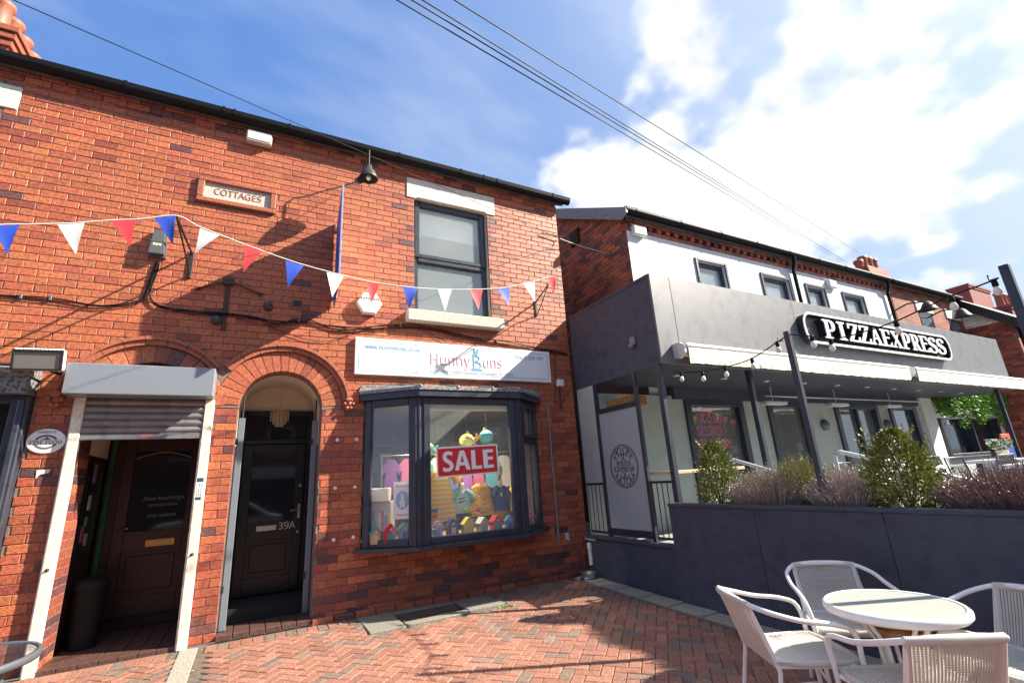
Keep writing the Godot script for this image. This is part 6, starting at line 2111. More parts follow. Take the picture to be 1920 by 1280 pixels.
func build_terrace() -> void:
	var zs := [2.35, 2.95, 3.55, 4.15, 4.85, 5.5]
	box_bush(Vector3(4.66, 0.93, 2.33), 0.72, 0.25, "tall box bush in the planter next to the canopy post")
	box_bush(Vector3(4.66, 0.93, 4.13), 0.66, 0.30, "broad box bush in the planter between two heathers", 6000)
	heather(Vector3(4.64, 0.93, 2.98), 0.25, 0.46, 0.42, Color(0.43, 0.34, 0.29), "pinkish grey heather beside the tall box bush", 1500, 0.2)
	heather(Vector3(4.74, 0.93, 3.25), 0.22, 0.36, 0.50, Color(0.34, 0.32, 0.12), "yellow green low shrub behind the pinkish heather", 1100, 0.8)
	heather(Vector3(4.64, 0.93, 3.72), 0.25, 0.36, 0.38, Color(0.46, 0.37, 0.33), "pale pink heather at the foot of the light post", 1400, 0.1)
	heather(Vector3(4.64, 0.93, 4.80), 0.25, 0.45, 0.36, Color(0.25, 0.15, 0.135), "dark purple heather at the end of the planter", 1700, 0.03)
	# light posts
	for q in [[3.575, "dark square post for string lights rising from the planter beside the pale heather"], [5.16, "dark square post for string lights at the far end of the planter"]]:
		var t := thing("light_post", q[1], "post", Vector3(4.5, 0.93, q[0]), 0.0, "posts of the string lights")
		var mb := MB.new()
		mb.cbox(Vector3(-0.026, -0.3, -0.026), Vector3(0.026, 1.68, 0.026), 0.004)
		part(mb, "shaft", M("slate_paint"), t)
		mb = MB.new()
		mb.tube([Vector3(-0.02, 1.60, -0.04), Vector3(-0.02, 1.60, -0.09), Vector3(-0.02, 1.64, -0.09)], 0.006, 6)
		part(mb, "hook", M("black_iron"), t)
	# string lights
	var sl := thing("string_lights", "black string of lights with clear bulbs slung from the canopy to the posts", "string lights")
	var runs := [[[1262, 695], [1277, 698], [1317, 696], [1360, 688], [1410, 672], [1462, 638], [1476, 630]], [[1482, 627], [1522, 630], [1560, 636], [1620, 622], [1680, 602], [1735, 577], [1783, 555], [1830, 538], [1872, 522]]]
	for r in runs:
		var pts := []
		for p in r:
			var q := onx(p[0], p[1], 4.5)
			pts.append(q)
		part(smooth_tube(pts, 0.006), "cable", M("black_plastic"), sl)
	for p in [[1277, 698], [1317, 697], [1360, 688], [1410, 672], [1457, 641], [1522, 630], [1557, 636], [1680, 602], [1783, 555], [1864, 525]]:
		var q := onx(p[0], p[1], 4.5)
		var mb := MB.new()
		mb.lathe([Vector2(0.014, -0.05), Vector2(0.018, -0.045), Vector2(0.018, 0.0), Vector2(0.010, 0.008), Vector2(0, 0.01)], Transform3D(Basis(), q), 10)
		var so := part(mb, "socket", M("black_plastic"), sl)
		mb = MB.new()
		mb.lathe([Vector2(0, -0.115), Vector2(0.018, -0.108), Vector2(0.026, -0.09), Vector2(0.022, -0.068), Vector2(0.013, -0.05)], Transform3D(Basis(), q), 12)
		part(mb, "bulb", M("bulb_glass"), so)
	# terrace tables and chairs
	var spots := [[6.9, 3.3], [6.6, 4.6], [9.2, 3.4], [9.0, 4.8]]
	for k in spots.size():
		var c := Vector3(spots[k][0], 0.5, spots[k][1])
		var t := thing("terrace_table", ["white topped terrace table beside the handrail", "white topped terrace table behind the dark heather", "white topped terrace table in the middle of the terrace", "white topped terrace table in front of the dark terrace wall"][k], "table", c, 0.0, "terrace tables")
		var mb := MB.new()
		mb.cbox(Vector3(-0.4, 0.70, -0.35), Vector3(0.4, 0.735, 0.35), 0.006)
		part(mb, "top", M("white_paint"), t)
		mb = MB.new()
		mb.tube([Vector3(0, 0.02, 0), Vector3(0, 0.7, 0)], 0.03, 10)
		mb.cbox(Vector3(-0.25, 0, -0.25), Vector3(0.25, 0.02, 0.25), 0.004)
		part(mb, "pedestal", M("grey_metal"), t)
		for s in [-1, 1]:
			var ch := thing("terrace_chair", "grey mesh terrace chair with a rounded back at the %s table" % ["handrail", "dark heather", "middle", "far"][k] + (" facing the restaurant" if s > 0 else " facing the street"), "chair", c + Vector3(0, 0, s * 0.55), 0.0 if s < 0 else PI, "terrace chairs")
			mb = MB.new()
			mb.tube([Vector3(-0.22, 0, 0.2), Vector3(-0.22, 0.45, 0.18), Vector3(-0.22, 0.45, -0.2), Vector3(-0.20, 0.82, -0.26), Vector3(0.20, 0.82, -0.26), Vector3(0.22, 0.45, -0.2), Vector3(0.22, 0.45, 0.18), Vector3(0.22, 0, 0.2)], 0.012, 6)
			mb.tube([Vector3(-0.22, 0.45, -0.2), Vector3(-0.23, 0, -0.25)], 0.012, 6); mb.tube([Vector3(0.22, 0.45, -0.2), Vector3(0.23, 0, -0.25)], 0.012, 6)
			part(mb, "frame", M("grey_metal"), ch)
			mb = MB.new()
			mb.box(Vector3(-0.2, 0.445, -0.19), Vector3(0.2, 0.455, 0.19))
			for i in 18: mb.tube([Vector3(-0.19 + 0.0223 * i, 0.47, -0.205), Vector3(-0.19 + 0.0223 * i, 0.81, -0.258)], 0.003, 4)
			part(mb, "mesh", M("grey_metal"), ch)
	for q in [[1778, 880, 9.2, 3.4], [1876, 905, 6.6, 4.6]]:
		var t := thing("flower_pot", "small pale flower pot with %s on a terrace table" % ("white flowers" if q[0] < 1800 else "dark red leaves"), "plant pot", Vector3(q[2], 1.235, q[3]))
		var mb := MB.new()
		mb.lathe([Vector2(0.05, 0), Vector2(0.07, 0.12), Vector2(0.075, 0.12), Vector2(0.06, 0.11), Vector2(0, 0.105)], Transform3D(), 14, false)
		part(mb, "pot", paint("pot_yellow", Color(0.6, 0.55, 0.32), 0.5), t)
		mb = MB.new()
		for k in 240:
			var a := rng.randf() * TAU
			var rr := sqrt(rng.randf()) * 0.12
			var c := Vector3(cos(a) * rr, 0.13 + rng.randf() * 0.13, sin(a) * rr)
			mb.col = (Color(0.6, 0.6, 0.58) if q[0] < 1800 else Color(0.16, 0.03, 0.04)) if rng.randf() < 0.45 else Color(0.07, 0.13, 0.03)
			leaf_at(mb, c, Vector3(cos(a), 0.6, sin(a)), 0.045, 0.014)
		part(mb, "leaves", M("leaf"), t)
	# handrails of the ramp
	for q in [[5.3, 2.3, "silver handrail beside the pinkish heather"], [5.3, 3.6, "silver handrail beside the light post"]]:
		var t := thing("handrail", q[2], "handrail", Vector3(q[0], 0.5, q[1]), 0.0, "ramp handrails")
		var mb := MB.new()
		mb.tube([Vector3(0, 0.0, -0.3), Vector3(0, 0.93, -0.3), Vector3(0.03, 0.95, -0.25), Vector3(0.1, 0.62, 0.75), Vector3(0.1, 0.0, 0.75)], 0.022, 8)
		part(mb, "rail", M("silver_paint"), t)
	# heaters below the soffit
	var ht := thing("heater_rail", "thin rail of infrared heaters under the canopy", "heater", Vector3(0, 2.52, 0.95))
	var hb := MB.new()
	hb.tube([Vector3(7.9, 0, 0), Vector3(14.0, 0, 0)], 0.014, 6)
	part(hb, "rail", M("silver_paint"), ht)
	for x in [8.1, 10.1, 12.2]:
		hb = MB.new()
		hb.cbox(Vector3(x - 0.3, -0.16, -0.06), Vector3(x + 0.3, -0.1, 0.08), 0.008)
		hb.tube([Vector3(x, -0.1, 0), Vector3(x, 0.18, 0)], 0.01, 6)
		part(hb, "heater", M("silver_paint"), ht)
	for x in [10.3, 12.8]:
		var wlp := thing("bulkhead_lamp", "round grey bulkhead lamp on the mint pier %s" % ("left of the double window" if x < 11 else "right of the double window"), "lamp", Vector3(x, 2.05, 0.5), 0.0, "bulkhead lamps on the mint piers")
		hb = MB.new()
		hb.lathe([Vector2(0.11, 0), Vector2(0.11, 0.05), Vector2(0.07, 0.09), Vector2(0, 0.1)], Transform3D(Basis(Vector3.RIGHT, PI / 2), Vector3.ZERO), 16)
		part(hb, "body", M("grey_metal"), wlp)
	# ivy over the far window
	var iv := thing("hanging_ivy", "bright green hanging ivy over the far white bay window", "ivy", Vector3(17.2, 2.75, 0.62))
	var mb2 := MB.new()
	for k in 5200:
		var x := rng.randf_range(-2.1, 2.2)
		var drop := 0.55 + 0.25 * sin(x * 5.0) + 0.15 * sin(x * 13.0)
		var y := -rng.randf() * drop + 0.12
		mb2.col = Color(0.13, 0.27, 0.03) * rng.randf_range(0.6, 1.35)
		leaf_at(mb2, Vector3(x, y, rng.randf_range(-0.05, 0.14)), Vector3(0, -0.6, 0.8), rng.randf_range(0.05, 0.09), rng.randf_range(0.018, 0.03))
	part(mb2, "leaves", M("leaf"), iv)
	mb2 = MB.new()
	mb2.cbox(Vector3(-2.1, -0.1, -0.12), Vector3(2.2, 0.06, 0.02), 0.01)
	part(mb2, "trough", M("black_paint"), iv)
	# dark wall closing the terrace and a vehicle beyond
	mb2 = MB.new()
	mb2.cbox(Vector3(12.2, 0.5, 2.05), Vector3(19.0, 1.14, 2.15), 0.01)
	solo(mb2, "terrace_wall", M("slate_wall"), "dark low wall across the far end of the terrace", "wall")

# ---------- white café furniture in front ----------
func cafe_chair(at: Vector3, turn: float, label: String) -> void:
	var t := thing("cafe_chair", label, "chair", at, turn, "white wicker café chairs round the glass table")
	var mb := MB.new()
	for s in [-1, 1]:
		# one bent tube: back top corner, arm, front leg
		var c := Curve3D.new()
		var pts := [Vector3(s * 0.10, 0.745, -0.315), Vector3(s * 0.20, 0.735, -0.30), Vector3(s * 0.275, 0.70, -0.20), Vector3(s * 0.295, 0.66, -0.05), Vector3(s * 0.295, 0.635, 0.12), Vector3(s * 0.285, 0.585, 0.215), Vector3(s * 0.265, 0.42, 0.235), Vector3(s * 0.25, 0.0, 0.26)]
		for i in pts.size():
			var d: Vector3 = (pts[mini(i + 1, pts.size() - 1)] - pts[maxi(i - 1, 0)]) / 6.0
			c.add_point(pts[i], -d, d)
		c.bake_interval = 0.03
		mb.tube(Array(c.get_baked_points()), 0.0135, 10)
		mb.tube([Vector3(s * 0.20, 0.735, -0.30), Vector3(s * 0.205, 0.45, -0.20), Vector3(s * 0.215, 0.40, -0.19), Vector3(s * 0.235, 0.0, -0.27)], 0.0125, 8)
		mb.tube([Vector3(s * 0.21, 0.425, -0.19), Vector3(s * 0.262, 0.425, 0.20)], 0.011, 8)
		mb.tube([Vector3(s * 0.228, 0.16, -0.235), Vector3(s * 0.255, 0.16, 0.248)], 0.009, 8)
	mb.tube([Vector3(-0.10, 0.745, -0.315), Vector3(0.10, 0.745, -0.315)], 0.0135, 10)
	mb.tube([Vector3(-0.262, 0.42, 0.228), Vector3(0.262, 0.42, 0.228)], 0.011, 8)
	mb.tube([Vector3(-0.21, 0.42, -0.19), Vector3(0.21, 0.42, -0.19)], 0.011, 8)
	part(mb, "frame", M("tube_white"), t)
	# woven seat: flat strands both ways over a rolled edge
	mb = MB.new()
	var n := 27
	for i in n:
		var x := lerpf(-0.225, 0.225, i / float(n - 1))
		mb.tube([Vector3(x * 0.88, 0.446, -0.20), Vector3(x, 0.434, 0.0), Vector3(x * 1.06, 0.446, 0.215), Vector3(x * 1.06, 0.425, 0.245)], 0.0042, 4, false)
	for i in 24:
		var z := lerpf(-0.20, 0.225, i / 23.0)
		var h := 0.451 - 0.012 * sin(PI * i / 23.0)
		mb.tube([Vector3(-0.235, h, z), Vector3(0, h - 0.008, z), Vector3(0.235, h, z)], 0.0036, 4, false)
	part(mb, "woven_seat", M("wicker"), t)
	mb = MB.new()
	var edge := []
	for q in [[-0.20, -0.20], [-0.235, -0.05], [-0.25, 0.15], [-0.23, 0.235], [-0.10, 0.255], [0.10, 0.255], [0.23, 0.235], [0.25, 0.15], [0.235, -0.05], [0.20, -0.20], [-0.20, -0.20]]: edge.append(Vector3(q[0], 0.438, q[1]))
	mb.tube(edge, 0.0165, 8)
	for i in 60:
		var f := i / 60.0 * (edge.size() - 1)
		var p: Vector3 = edge[int(f)].lerp(edge[int(f) + 1], f - int(f))
		var d: Vector3 = (edge[int(f) + 1] - edge[int(f)]).normalized()
		mb.tube([p - d * 0.003, p + d * 0.003], 0.0185, 8)
	part(mb, "seat_border", M("wicker"), t)
	# woven back: upright strands with daylight between them
	mb = MB.new()
	for i in 30:
		var u := lerpf(-1.0, 1.0, i / 29.0)
		var bow := -0.035 * (1.0 - u * u)
		mb.tube([Vector3(u * 0.185, 0.45, -0.195 + bow * 0.5), Vector3(u * 0.195, 0.60, -0.25 + bow), Vector3(u * 0.20, 0.735, -0.298 + bow)], 0.0048, 4, false)
	for k in 26:
		var f := k / 25.0
		var y := lerpf(0.455, 0.725, f)
		var zc := lerpf(-0.197, -0.296, f)
		var row := []
		for i in 9:
			var u := lerpf(-1.0, 1.0, i / 8.0)
			row.append(Vector3(u * lerpf(0.187, 0.20, f), y, zc - 0.035 * (1.0 - u * u) * lerpf(0.5, 1.0, f)))
		mb.tube(row, 0.0024, 4, false)
	part(mb, "woven_back", M("wicker"), t)
	mb = MB.new()
	var rim := []
	for i in 17:
		var u := lerpf(-1.0, 1.0, i / 16.0)
		rim.append(Vector3(u * 0.205, 0.742 - 0.01 * u * u, -0.300 - 0.035 * (1.0 - u * u)))
	mb.tube(rim, 0.0185, 8)
	for i in 44:
		var u := lerpf(-1.0, 1.0, i / 43.0)
		var p := Vector3(u * 0.205, 0.742 - 0.01 * u * u, -0.300 - 0.035 * (1.0 - u * u))
		mb.tube([p - Vector3(0.003, 0, 0), p + Vector3(0.003, 0, 0)], 0.0205, 8)
	for s in [-1, 1]: mb.tube([Vector3(s * 0.20, 0.735, -0.300), Vector3(s * 0.19, 0.45, -0.197)], 0.014, 8)
	part(mb, "back_border", M("wicker"), t)

func build_furniture() -> void:
	var c := ony(1673, 1131, 0.605)
	c.y = ground_y(c.z)
	var t := thing("cafe_table", "round white bistro table with a pale glass top", "table", c)
	var top := 0.605 - c.y
	var R := 0.325
	var mb := MB.new()
	mb.lathe([Vector2(0, top - 0.012), Vector2(R - 0.02, top - 0.012), Vector2(R - 0.02, top), Vector2(0, top)], Transform3D(), 48, false)
	part(mb, "glass_top", M("table_glass"), t)
	mb = MB.new()
	mb.lathe([Vector2(R - 0.02, top - 0.04), Vector2(R - 0.005, top - 0.044), Vector2(R + 0.008, top - 0.03), Vector2(R + 0.008, top - 0.008), Vector2(R - 0.004, top + 0.004), Vector2(R - 0.02, top + 0.002), Vector2(R - 0.02, top - 0.04)], Transform3D(), 48)
	part(mb, "rim", M("tube_white"), t)
	for k in 4:
		mb = MB.new()
		var a := TAU * k / 4 + 0.5
		var o := Vector3(cos(a), 0, sin(a))
		var s := Vector3(-sin(a), 0, cos(a)) * 0.03
		for q in [-1, 1]:
			mb.tube([o * 0.20 + s * q + Vector3(0, top - 0.03, 0), o * 0.10 + s * q + Vector3(0, top - 0.2, 0), o * 0.085 + s * q + Vector3(0, 0.35, 0), o * 0.27 + s * q + Vector3(0, 0.01, 0)], 0.011, 6)
		part(mb, "leg", M("tube_white"), t)
	mb = MB.new()
	mb.lathe([Vector2(0.10, top - 0.17), Vector2(0.115, top - 0.17), Vector2(0.115, top - 0.12), Vector2(0.10, top - 0.12), Vector2(0.10, top - 0.17)], Transform3D(), 20, false)
	part(mb, "ring", M("wood"), t)
	var seats := [[2.88, 4.13, 0.87, 0.49, "white wicker café chair standing sideways left of the round table, toward the brick shop"], [3.61, 4.06, -0.68, 0.73, "white wicker café chair between the round table and the dark planter wall"], [2.89, 4.76, 0.53, -0.85, "white wicker café chair on the street side of the round table, back to the road"], [3.60, 4.88, -0.95, -0.27, "white wicker café chair at the far side of the round table from the brick shop"]]
	for q in seats:
		cafe_chair(Vector3(q[0], ground_y(q[1]), q[1]), atan2(q[2], q[3]), q[4])
	# grey glass table and chair at the left edge
	var e := ony(86, 1189, 0.70)
	var g := thing("glass_table", "round glass table with a grey metal rim in front of the brick pier", "table", Vector3(e.x - 0.39, ground_y(e.z), e.z + 0.12))
	mb = MB.new()
	mb.lathe([Vector2(0, 0.692), Vector2(0.385, 0.692), Vector2(0.385, 0.70), Vector2(0, 0.70)], Transform3D(), 40, false)
	part(mb, "glass_top", M("tinted_pane"), g)
	mb = MB.new()
	mb.lathe([Vector2(0.38, 0.665), Vector2(0.40, 0.665), Vector2(0.408, 0.69), Vector2(0.40, 0.706), Vector2(0.38, 0.704), Vector2(0.38, 0.665)], Transform3D(), 40)
	part(mb, "rim", M("grey_metal"), g)
	for k in 4:
		mb = MB.new()
		var a := TAU * k / 4 + 0.4
		mb.tube([Vector3(cos(a) * 0.33, 0.67, sin(a) * 0.33), Vector3(cos(a) * 0.30, 0.0, sin(a) * 0.30)], 0.014, 8)
		part(mb, "leg", M("grey_metal"), g)
	var h := thing("metal_chair", "grey tubular metal chair beside the glass table at the brick pier", "chair", Vector3(e.x - 0.62, ground_y(e.z - 0.25), e.z - 0.30), 0.2)
	mb = MB.new()
	for s in [-1, 1]:
		mb.tube([Vector3(s * 0.2, 0.82, -0.26), Vector3(s * 0.26, 0.70, -0.1), Vector3(s * 0.27, 0.66, 0.14), Vector3(s * 0.26, 0.58, 0.24), Vector3(s * 0.25, 0.0, 0.26)], 0.013, 8)
		mb.tube([Vector3(s * 0.2, 0.82, -0.26), Vector3(s * 0.21, 0.44, -0.2), Vector3(s * 0.23, 0.0, -0.28)], 0.013, 8)
	mb.tube([Vector3(-0.2, 0.82, -0.26), Vector3(0.2, 0.82, -0.26)], 0.013, 8)
	part(mb, "frame", M("grey_metal"), h)
	mb = MB.new()
	for i in 22: mb.tube([Vector3(-0.2 + 0.019 * i, 0.80, -0.258), Vector3(-0.2 + 0.019 * i, 0.45, -0.2), Vector3(-0.2 + 0.019 * i, 0.43, 0.22)], 0.004, 4, false)
	part(mb, "mesh", M("grey_metal"), h)

# ---------- wires ----------
func wire(a: Vector3, b: Vector3, sag: float, r := 0.006) -> MB:
	var p := []
	for i in 25:
		var f := i / 24.0
		p.append(a.lerp(b, f) - Vector3(0, sag * 4.0 * f * (1.0 - f), 0))
	var mb := MB.new()
	mb.tube(p, r, 5)
	return mb

func build_wires() -> void:
	var ends := [[738, -4, 1572, 487], [766, -4, 1582, 489], [786, -4, 1590, 492], [846, -4, 1612, 474]]
	for q in ends:
		var a := onz(q[0], q[1], 4.2)
		var b := onz(q[2], q[3], -2.9)
		var a2 := a + (a - b).normalized() * 4.0
		solo(wire(a2, b, 0.0, 0.0045), "overhead_wire", M("black_plastic"), "thin black overhead wire running to the far chimney", "wire", "overhead wires to the chimney")
	var a := onz(20, -2, 3.0)
	var b := onz(1050, 447, 0.12)
	solo(wire(a + (a - b).normalized() * 3.0, b, 0.0, 0.0035), "telephone_wire", M("black_plastic"), "thin wire dropping from the sky to the iron bracket at the brick corner", "wire")
	var br := thing("wire_bracket", "thin iron wire bracket near the top right of the brick wall", "bracket", onz(1050, 447, 0.0))
	var mb := MB.new()
	var l := onz(1015, 438, 0.0) - onz(1050, 447, 0.0)
	mb.tube([l + Vector3(0, 0, 0.03), Vector3(0, 0, 0.06), Vector3(0.06, 0, 0.12)], 0.009, 6)
	for k in 4: mb.tube([l * (k / 4.0) + Vector3(0, 0, 0.04), l * (k / 4.0) + Vector3(0, 0.035, 0.05)], 0.005, 5)
	part(mb, "bar", M("rusty_iron"), br)
	solo(wire(onz(1050, 447, 0.12), onx(1145, 475, BX), 0.03, 0.006), "slack_cable", M("white_plastic"), "pale cable slung across the gap to the brick gable", "cable")

# ---------- houses beyond ----------
func brick_print() -> ImageTexture:   # brick and joint colours for walls too far off to tell the bricks apart
	var n := 352
	var img := Image.create(n, n, true, Image.FORMAT_RGB8)
	img.fill(Color(0.78, 0.74, 0.72))
	for row in 11:
		for k in 5:
			var t := rng.randf_range(0.62, 1.0)
			var x := k * 88 - (44 if row % 2 else 0)
			var c := Color(t, t * rng.randf_range(0.86, 1.0), t * rng.randf_range(0.86, 1.0))
			img.fill_rect(Rect2i(maxi(x + 2, 0), row * 32 + 2, mini(84, n - x - 2) if x >= 0 else 84 + x, 28), c)
	img.generate_mipmaps()
	return ImageTexture.create_from_image(img)

func far_house(called: String, label: String, x0: float, x1: float, z0: float, z1: float, eav: float, wins: Array, mat_col: Color) -> Node3D:
	var t := thing(called, label, "building", Vector3.ZERO)
	var mb := MB.new()
	mb.col = mat_col
	mb.box(Vector3(x0, 0, z0), Vector3(x1, eav, z1))
	part(mb, "wall", M("far_brick"), t)
	for w in wins:
		mb = MB.new()
		mb.cbox(Vector3(w[0] - 0.1, w[3], z1 - 0.02), Vector3(w[2] + 0.1, w[3] + 0.3, z1 + 0.03), 0.006)
		part(mb, "lintel", M("stone_white"), t)
		mb = MB.new()
		mb.cbox(Vector3(w[0] - 0.1, w[1] - 0.15, z1 - 0.02), Vector3(w[2] + 0.1, w[1], z1 + 0.08), 0.006)
		part(mb, "window_sill", M("stone_white"), t)
		mb = MB.new()
		for s in [[w[0], w[1], w[0] + 0.07, w[3]], [w[2] - 0.07, w[1], w[2], w[3]], [w[0], w[3] - 0.07, w[2], w[3]], [w[0], w[1], w[2], w[1] + 0.07], [w[0], (w[1] + w[3]) / 2, w[2], (w[1] + w[3]) / 2 + 0.06]]: mb.box(Vector3(s[0], s[1], z1 - 0.05), Vector3(s[2], s[3], z1 + 0.012))
		var o := part(mb, "window", M("slate_paint"), t)
		mb = MB.new()
		mb.box(Vector3(w[0], w[1], z1 - 0.03), Vector3(w[2], w[3], z1 + 0.004))
		part(mb, "pane", M("sky_glass"), o)
	return t

func chimney_stack(parent: Node3D, x: float, z: float, y0: float, y1: float, w: float, d: float, pots: int) -> void:
	var mb := MB.new()
	mb.col = Color(0.36, 0.09, 0.055)
	mb.box(Vector3(x - w / 2, y0, z - d / 2), Vector3(x + w / 2, y1 - 0.2, z + d / 2))
	for k in 2: mb.box(Vector3(x - w / 2 - 0.04 - 0.03 * k, y1 - 0.2 + 0.1 * k, z - d / 2 - 0.04 - 0.03 * k), Vector3(x + w / 2 + 0.04 + 0.03 * k, y1 - 0.1 + 0.1 * k, z + d / 2 + 0.04 + 0.03 * k))
	var c := part(mb, "chimney", M("brick"), parent)
	for k in pots:
		mb = MB.new()
		mb.lathe([Vector2(0.14, 0), Vector2(0.12, 0.5), Vector2(0.15, 0.55), Vector2(0.14, 0.6), Vector2(0.1, 0.6), Vector2(0.09, 0.3)], Transform3D(Basis(), Vector3(x + (k - (pots - 1) / 2.0) * w / pots, y1, z)), 12)
		part(mb, "chimney_pot", M("terracotta"), c)

func build_far() -> void:
	var fb := paint("far_brick", Color(1, 1, 1), 0.7, 0.0, brick_print(), 1.0 / 0.915, true)
	var x0 := onz(1673, 560, FZ).x + 0.02
	var wins := []
	for q in [[1722, 583, 1748, 592], [1778, 597, 1800, 605]]:
		var a := onz(q[0], q[1], FZ)
		var b := onz(q[2], q[3], FZ)
		wins.append([a.x, a.y - 1.5, b.x, a.y])
	var x1 := onz(1826, 600, FZ).x
	var h := far_house("brick_terrace_house", "orange brick house with white lintels beyond the white restaurant", x0, x1, -7.0, FZ, 5.9, wins, Color(0.40, 0.12, 0.07))
	chimney_stack(h, onz(1822, 560, -2.8).x, -2.8, 7.0, onz(1822, 545, -2.8).y, 2.6, 0.8, 0)
	for q in [[1740, 573], [1804, 586]]:
		var p := onz(q[0], q[1], FZ + 0.75)
		var t := thing("sign_lamp", "black swan-neck lamp on the far brick house %s" % ("next to the downpipe" if q[0] < 1770 else "near the gable house"), "lamp", p, 0.0, "swan-neck lamps on the far brick house")
		var mb := MB.new()
		mb.tube([Vector3(0, 0.1, -0.75), Vector3(0, 0.2, -0.4), Vector3(0, 0.12, 0)], 0.02, 6)
		part(mb, "arm", M("black_iron"), t)
		mb = MB.new()
		mb.lathe([Vector2(0.2, -0.12), Vector2(0.1, 0.06), Vector2(0.04, 0.12), Vector2(0, 0.13)], Transform3D(), 14)
		part(mb, "shade", M("black_iron"), t)
	# wing that steps forward, its side in shade
	var gx := 19.42
	var fz := 1.41
	var g := far_house("gable_brick_house", "red brick house stepping forward with a black bargeboard, beyond the canopy", gx, gx + 8.0, -3.0, fz, 5.0, [[gx + 1.2, 3.2, gx + 2.4, 4.6], [gx + 4.2, 3.2, gx + 5.4, 4.6]], Color(0.40, 0.11, 0.065))
	var side := Transform3D(Basis(Vector3(0, 0, -1), Vector3.UP, Vector3(1, 0, 0)), Vector3.ZERO)
	var mb := MB.new()
	mb.prism(PackedVector2Array([Vector2(-fz, 5.0), Vector2(0.45, 6.55), Vector2(3.0, 5.0)]), gx + 0.001, gx + 0.3, side)
	mb.col = Color(0.36, 0.10, 0.06)
	part(mb, "gable", M("far_brick"), g)
	mb = MB.new()
	mb.prism(PackedVector2Array([Vector2(-fz - 0.2, 4.92), Vector2(0.45, 6.72), Vector2(3.2, 4.95), Vector2(3.2, 4.85), Vector2(0.45, 6.58), Vector2(-fz - 0.2, 4.8)]), gx - 0.2, gx + 8.0, side)
	var r := part(mb, "roof", M("roof_slate"), g)
	mb = MB.new()
	mb.prism(PackedVector2Array([Vector2(-fz - 0.25, 4.95), Vector2(0.45, 6.75), Vector2(0.45, 6.42), Vector2(-fz - 0.25, 4.62)]), gx - 0.26, gx - 0.20, side)
	part(mb, "bargeboard", M("black_paint"), r)
	mb = MB.new()
	mb.tube([Vector3(gx + 0.25, 4.9, fz + 0.08), Vector3(gx + 0.25, 0.3, fz + 0.08)], 0.05, 8)
	mb.tube([Vector3(gx - 0.2, 4.9, fz + 0.2), Vector3(gx + 8.0, 4.9, fz + 0.2)], 0.06, 8)
	part(mb, "gutter", M("black_plastic"), g)
	chimney_stack(g, onz(1888, 580, -0.4).x, -0.4, 6.0, onz(1888, 578, -0.4).y, 1.3, 0.6, 3)
	# banner at the end of the terrace
	var bn := thing("terrace_banner", "blue banner with a red top band at the far end of the terrace", "banner", onz(1903, 858, 1.2))
	mb = MB.new()
	mb.cbox(Vector3(-0.4, -0.1, -0.02), Vector3(0.4, 0.42, 0.0), 0.004)
	part(mb, "cloth", paint("banner_blue", Color(0.03, 0.06, 0.42), 0.5), bn)
	mb = MB.new()
	mb.cbox(Vector3(-0.41, 0.42, -0.03), Vector3(0.41, 0.60, 0.01), 0.004)
	part(mb, "top_band", paint("banner_red", Color(0.6, 0.08, 0.03), 0.5), bn)
	mb = MB.new()
	for x in [-0.38, 0.38]: mb.tube([Vector3(x, -0.85, -0.01), Vector3(x, 0.6, -0.01)], 0.02, 8)
	part(mb, "posts", M("steel"), bn)

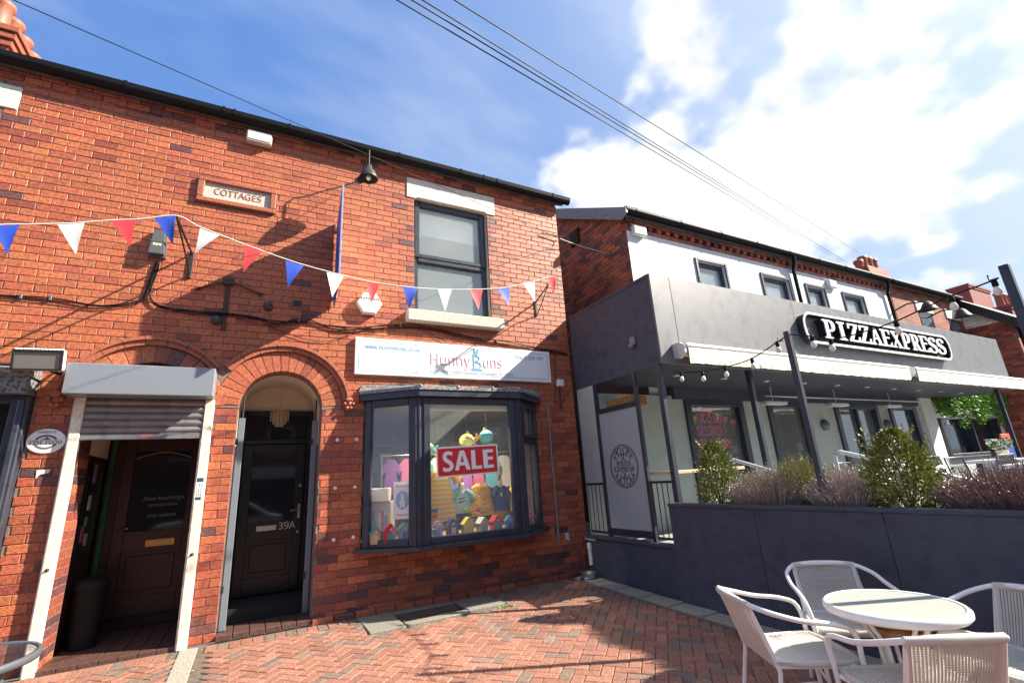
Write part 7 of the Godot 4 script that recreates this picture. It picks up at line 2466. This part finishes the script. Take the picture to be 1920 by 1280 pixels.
# ---------- across the street, seen only in the glass ----------
func build_opposite() -> void:
	var t := thing("opposite_terrace", "brick terrace with slate roof across the street", "building", Vector3(0, -0.3, 0))
	var mb := MB.new()
	mb.col = Color(0.33, 0.11, 0.07)
	mb.box(Vector3(-22, 0, 19), Vector3(46, 5.6, 27))
	part(mb, "wall", M("far_brick"), t)
	mb = MB.new()
	mb.prism(PackedVector2Array([Vector2(18.7, 5.5), Vector2(23, 8.6), Vector2(27.3, 5.5)]), -46.1, 22.1, Transform3D(Basis(Vector3(0, 0, 1), Vector3.UP, Vector3(-1, 0, 0)), Vector3.ZERO))
	part(mb, "roof", M("roof_slate"), t)
	for x in [-16.0, -7.0, 1.5, 11.0, 20.0, 30.0]: chimney_stack(t, x, 21.0, 6.5, 9.4, 0.9, 0.7, 2)
	for k in 16:
		var x := -19.0 + 4.0 * k
		mb = MB.new()
		mb.box(Vector3(x - 0.6, 3.4, 18.97), Vector3(x + 0.6, 4.9, 19.0))
		var w := part(mb, "window", M("white_paint"), t)
		mb = MB.new()
		mb.box(Vector3(x - 0.52, 3.48, 18.955), Vector3(x + 0.52, 4.82, 18.968))
		part(mb, "pane", M("dark_inside_glass"), w)
		mb = MB.new()
		mb.box(Vector3(x - 1.4, 0.5, 18.96), Vector3(x + 1.4, 2.3, 19.0))
		part(mb, "shop_pane", M("dark_inside_glass"), t)
		mb = MB.new()
		mb.box(Vector3(x - 1.6, 2.4, 18.9), Vector3(x + 1.6, 2.95, 19.0))
		part(mb, "shop_board", M("sign_white") if k % 2 else M("slate_paint"), t)
	var car := thing("parked_car", "white parked car across the street", "car", Vector3(-1.0, -0.35, 13.2))
	mb = MB.new()
	mb.prism(PackedVector2Array([Vector2(-2.05, 0.3), Vector2(-2.1, 0.7), Vector2(-1.95, 0.88), Vector2(-1.2, 0.95), Vector2(-0.6, 1.40), Vector2(0.9, 1.44), Vector2(1.6, 0.98), Vector2(2.0, 0.9), Vector2(2.1, 0.6), Vector2(2.05, 0.3)]), -0.85, 0.85)
	part(mb, "body", M("white_paint"), car)
	mb = MB.new()
	mb.prism(PackedVector2Array([Vector2(-1.05, 0.97), Vector2(-0.55, 1.34), Vector2(0.85, 1.37), Vector2(1.4, 0.99)]), -0.862, 0.862)
	part(mb, "side_glass", M("dark_inside_glass"), car)
	for w in [[-1.3, 0.8], [1.3, 0.8], [-1.3, -0.8], [1.3, -0.8]]:
		mb = MB.new()
		mb.lathe([Vector2(0.0, -0.1), Vector2(0.31, -0.1), Vector2(0.33, 0.0), Vector2(0.31, 0.1), Vector2(0.0, 0.1)], Transform3D(Basis(Vector3.RIGHT, PI / 2), Vector3(w[0], 0.33, w[1])), 18, false)
		part(mb, "wheel", M("black_plastic"), car)
	var tr := thing("street_tree", "leafy green street tree across the road", "tree", Vector3(9.5, -0.35, 15.0))
	mb = MB.new()
	mb.col = Color(0.09, 0.065, 0.045)
	mb.tube([Vector3(0, 0, 0), Vector3(0.1, 2.0, 0), Vector3(0.0, 3.6, 0.1), Vector3(0.1, 5.0, 0)], [0.22, 0.17, 0.12, 0.05], 10)
	for k in 7:
		var a := TAU * k / 7
		mb.tube([Vector3(0.05, 2.2 + 0.3 * k, 0), Vector3(cos(a) * 0.9, 3.2 + 0.3 * k, sin(a) * 0.9), Vector3(cos(a) * 1.7, 3.8 + 0.3 * k, sin(a) * 1.7)], [0.08, 0.05, 0.02], 6)
	part(mb, "trunk", M("twig"), tr)
	mb = MB.new()
	for k in 9000:
		var d := Vector3(rng.randfn(), rng.randfn(), rng.randfn()).normalized()
		var q := d * pow(rng.randf(), 0.4) * (1.0 + 0.25 * sin(d.x * 7.0) * cos(d.y * 6.0))
		mb.col = Color(0.06, 0.10, 0.02) * rng.randf_range(0.6, 1.3)
		leaf_at(mb, Vector3(q.x * 2.6, 5.2 + q.y * 2.4, q.z * 2.6), d, rng.randf_range(0.12, 0.2), rng.randf_range(0.04, 0.07))
	part(mb, "crown", M("leaf"), tr)

func _ready() -> void:
	rng.seed = 4242
	make_materials()
	make_camera_and_light()
	build_ground()
	build_shop()
	build_restaurant()
	build_far()
	build_opposite()
	build_sign()
	build_restaurant_sign()
	build_awnings()
	small_fixtures()
	build_bunting()
	build_wires()
	build_terrace()
	build_furniture()
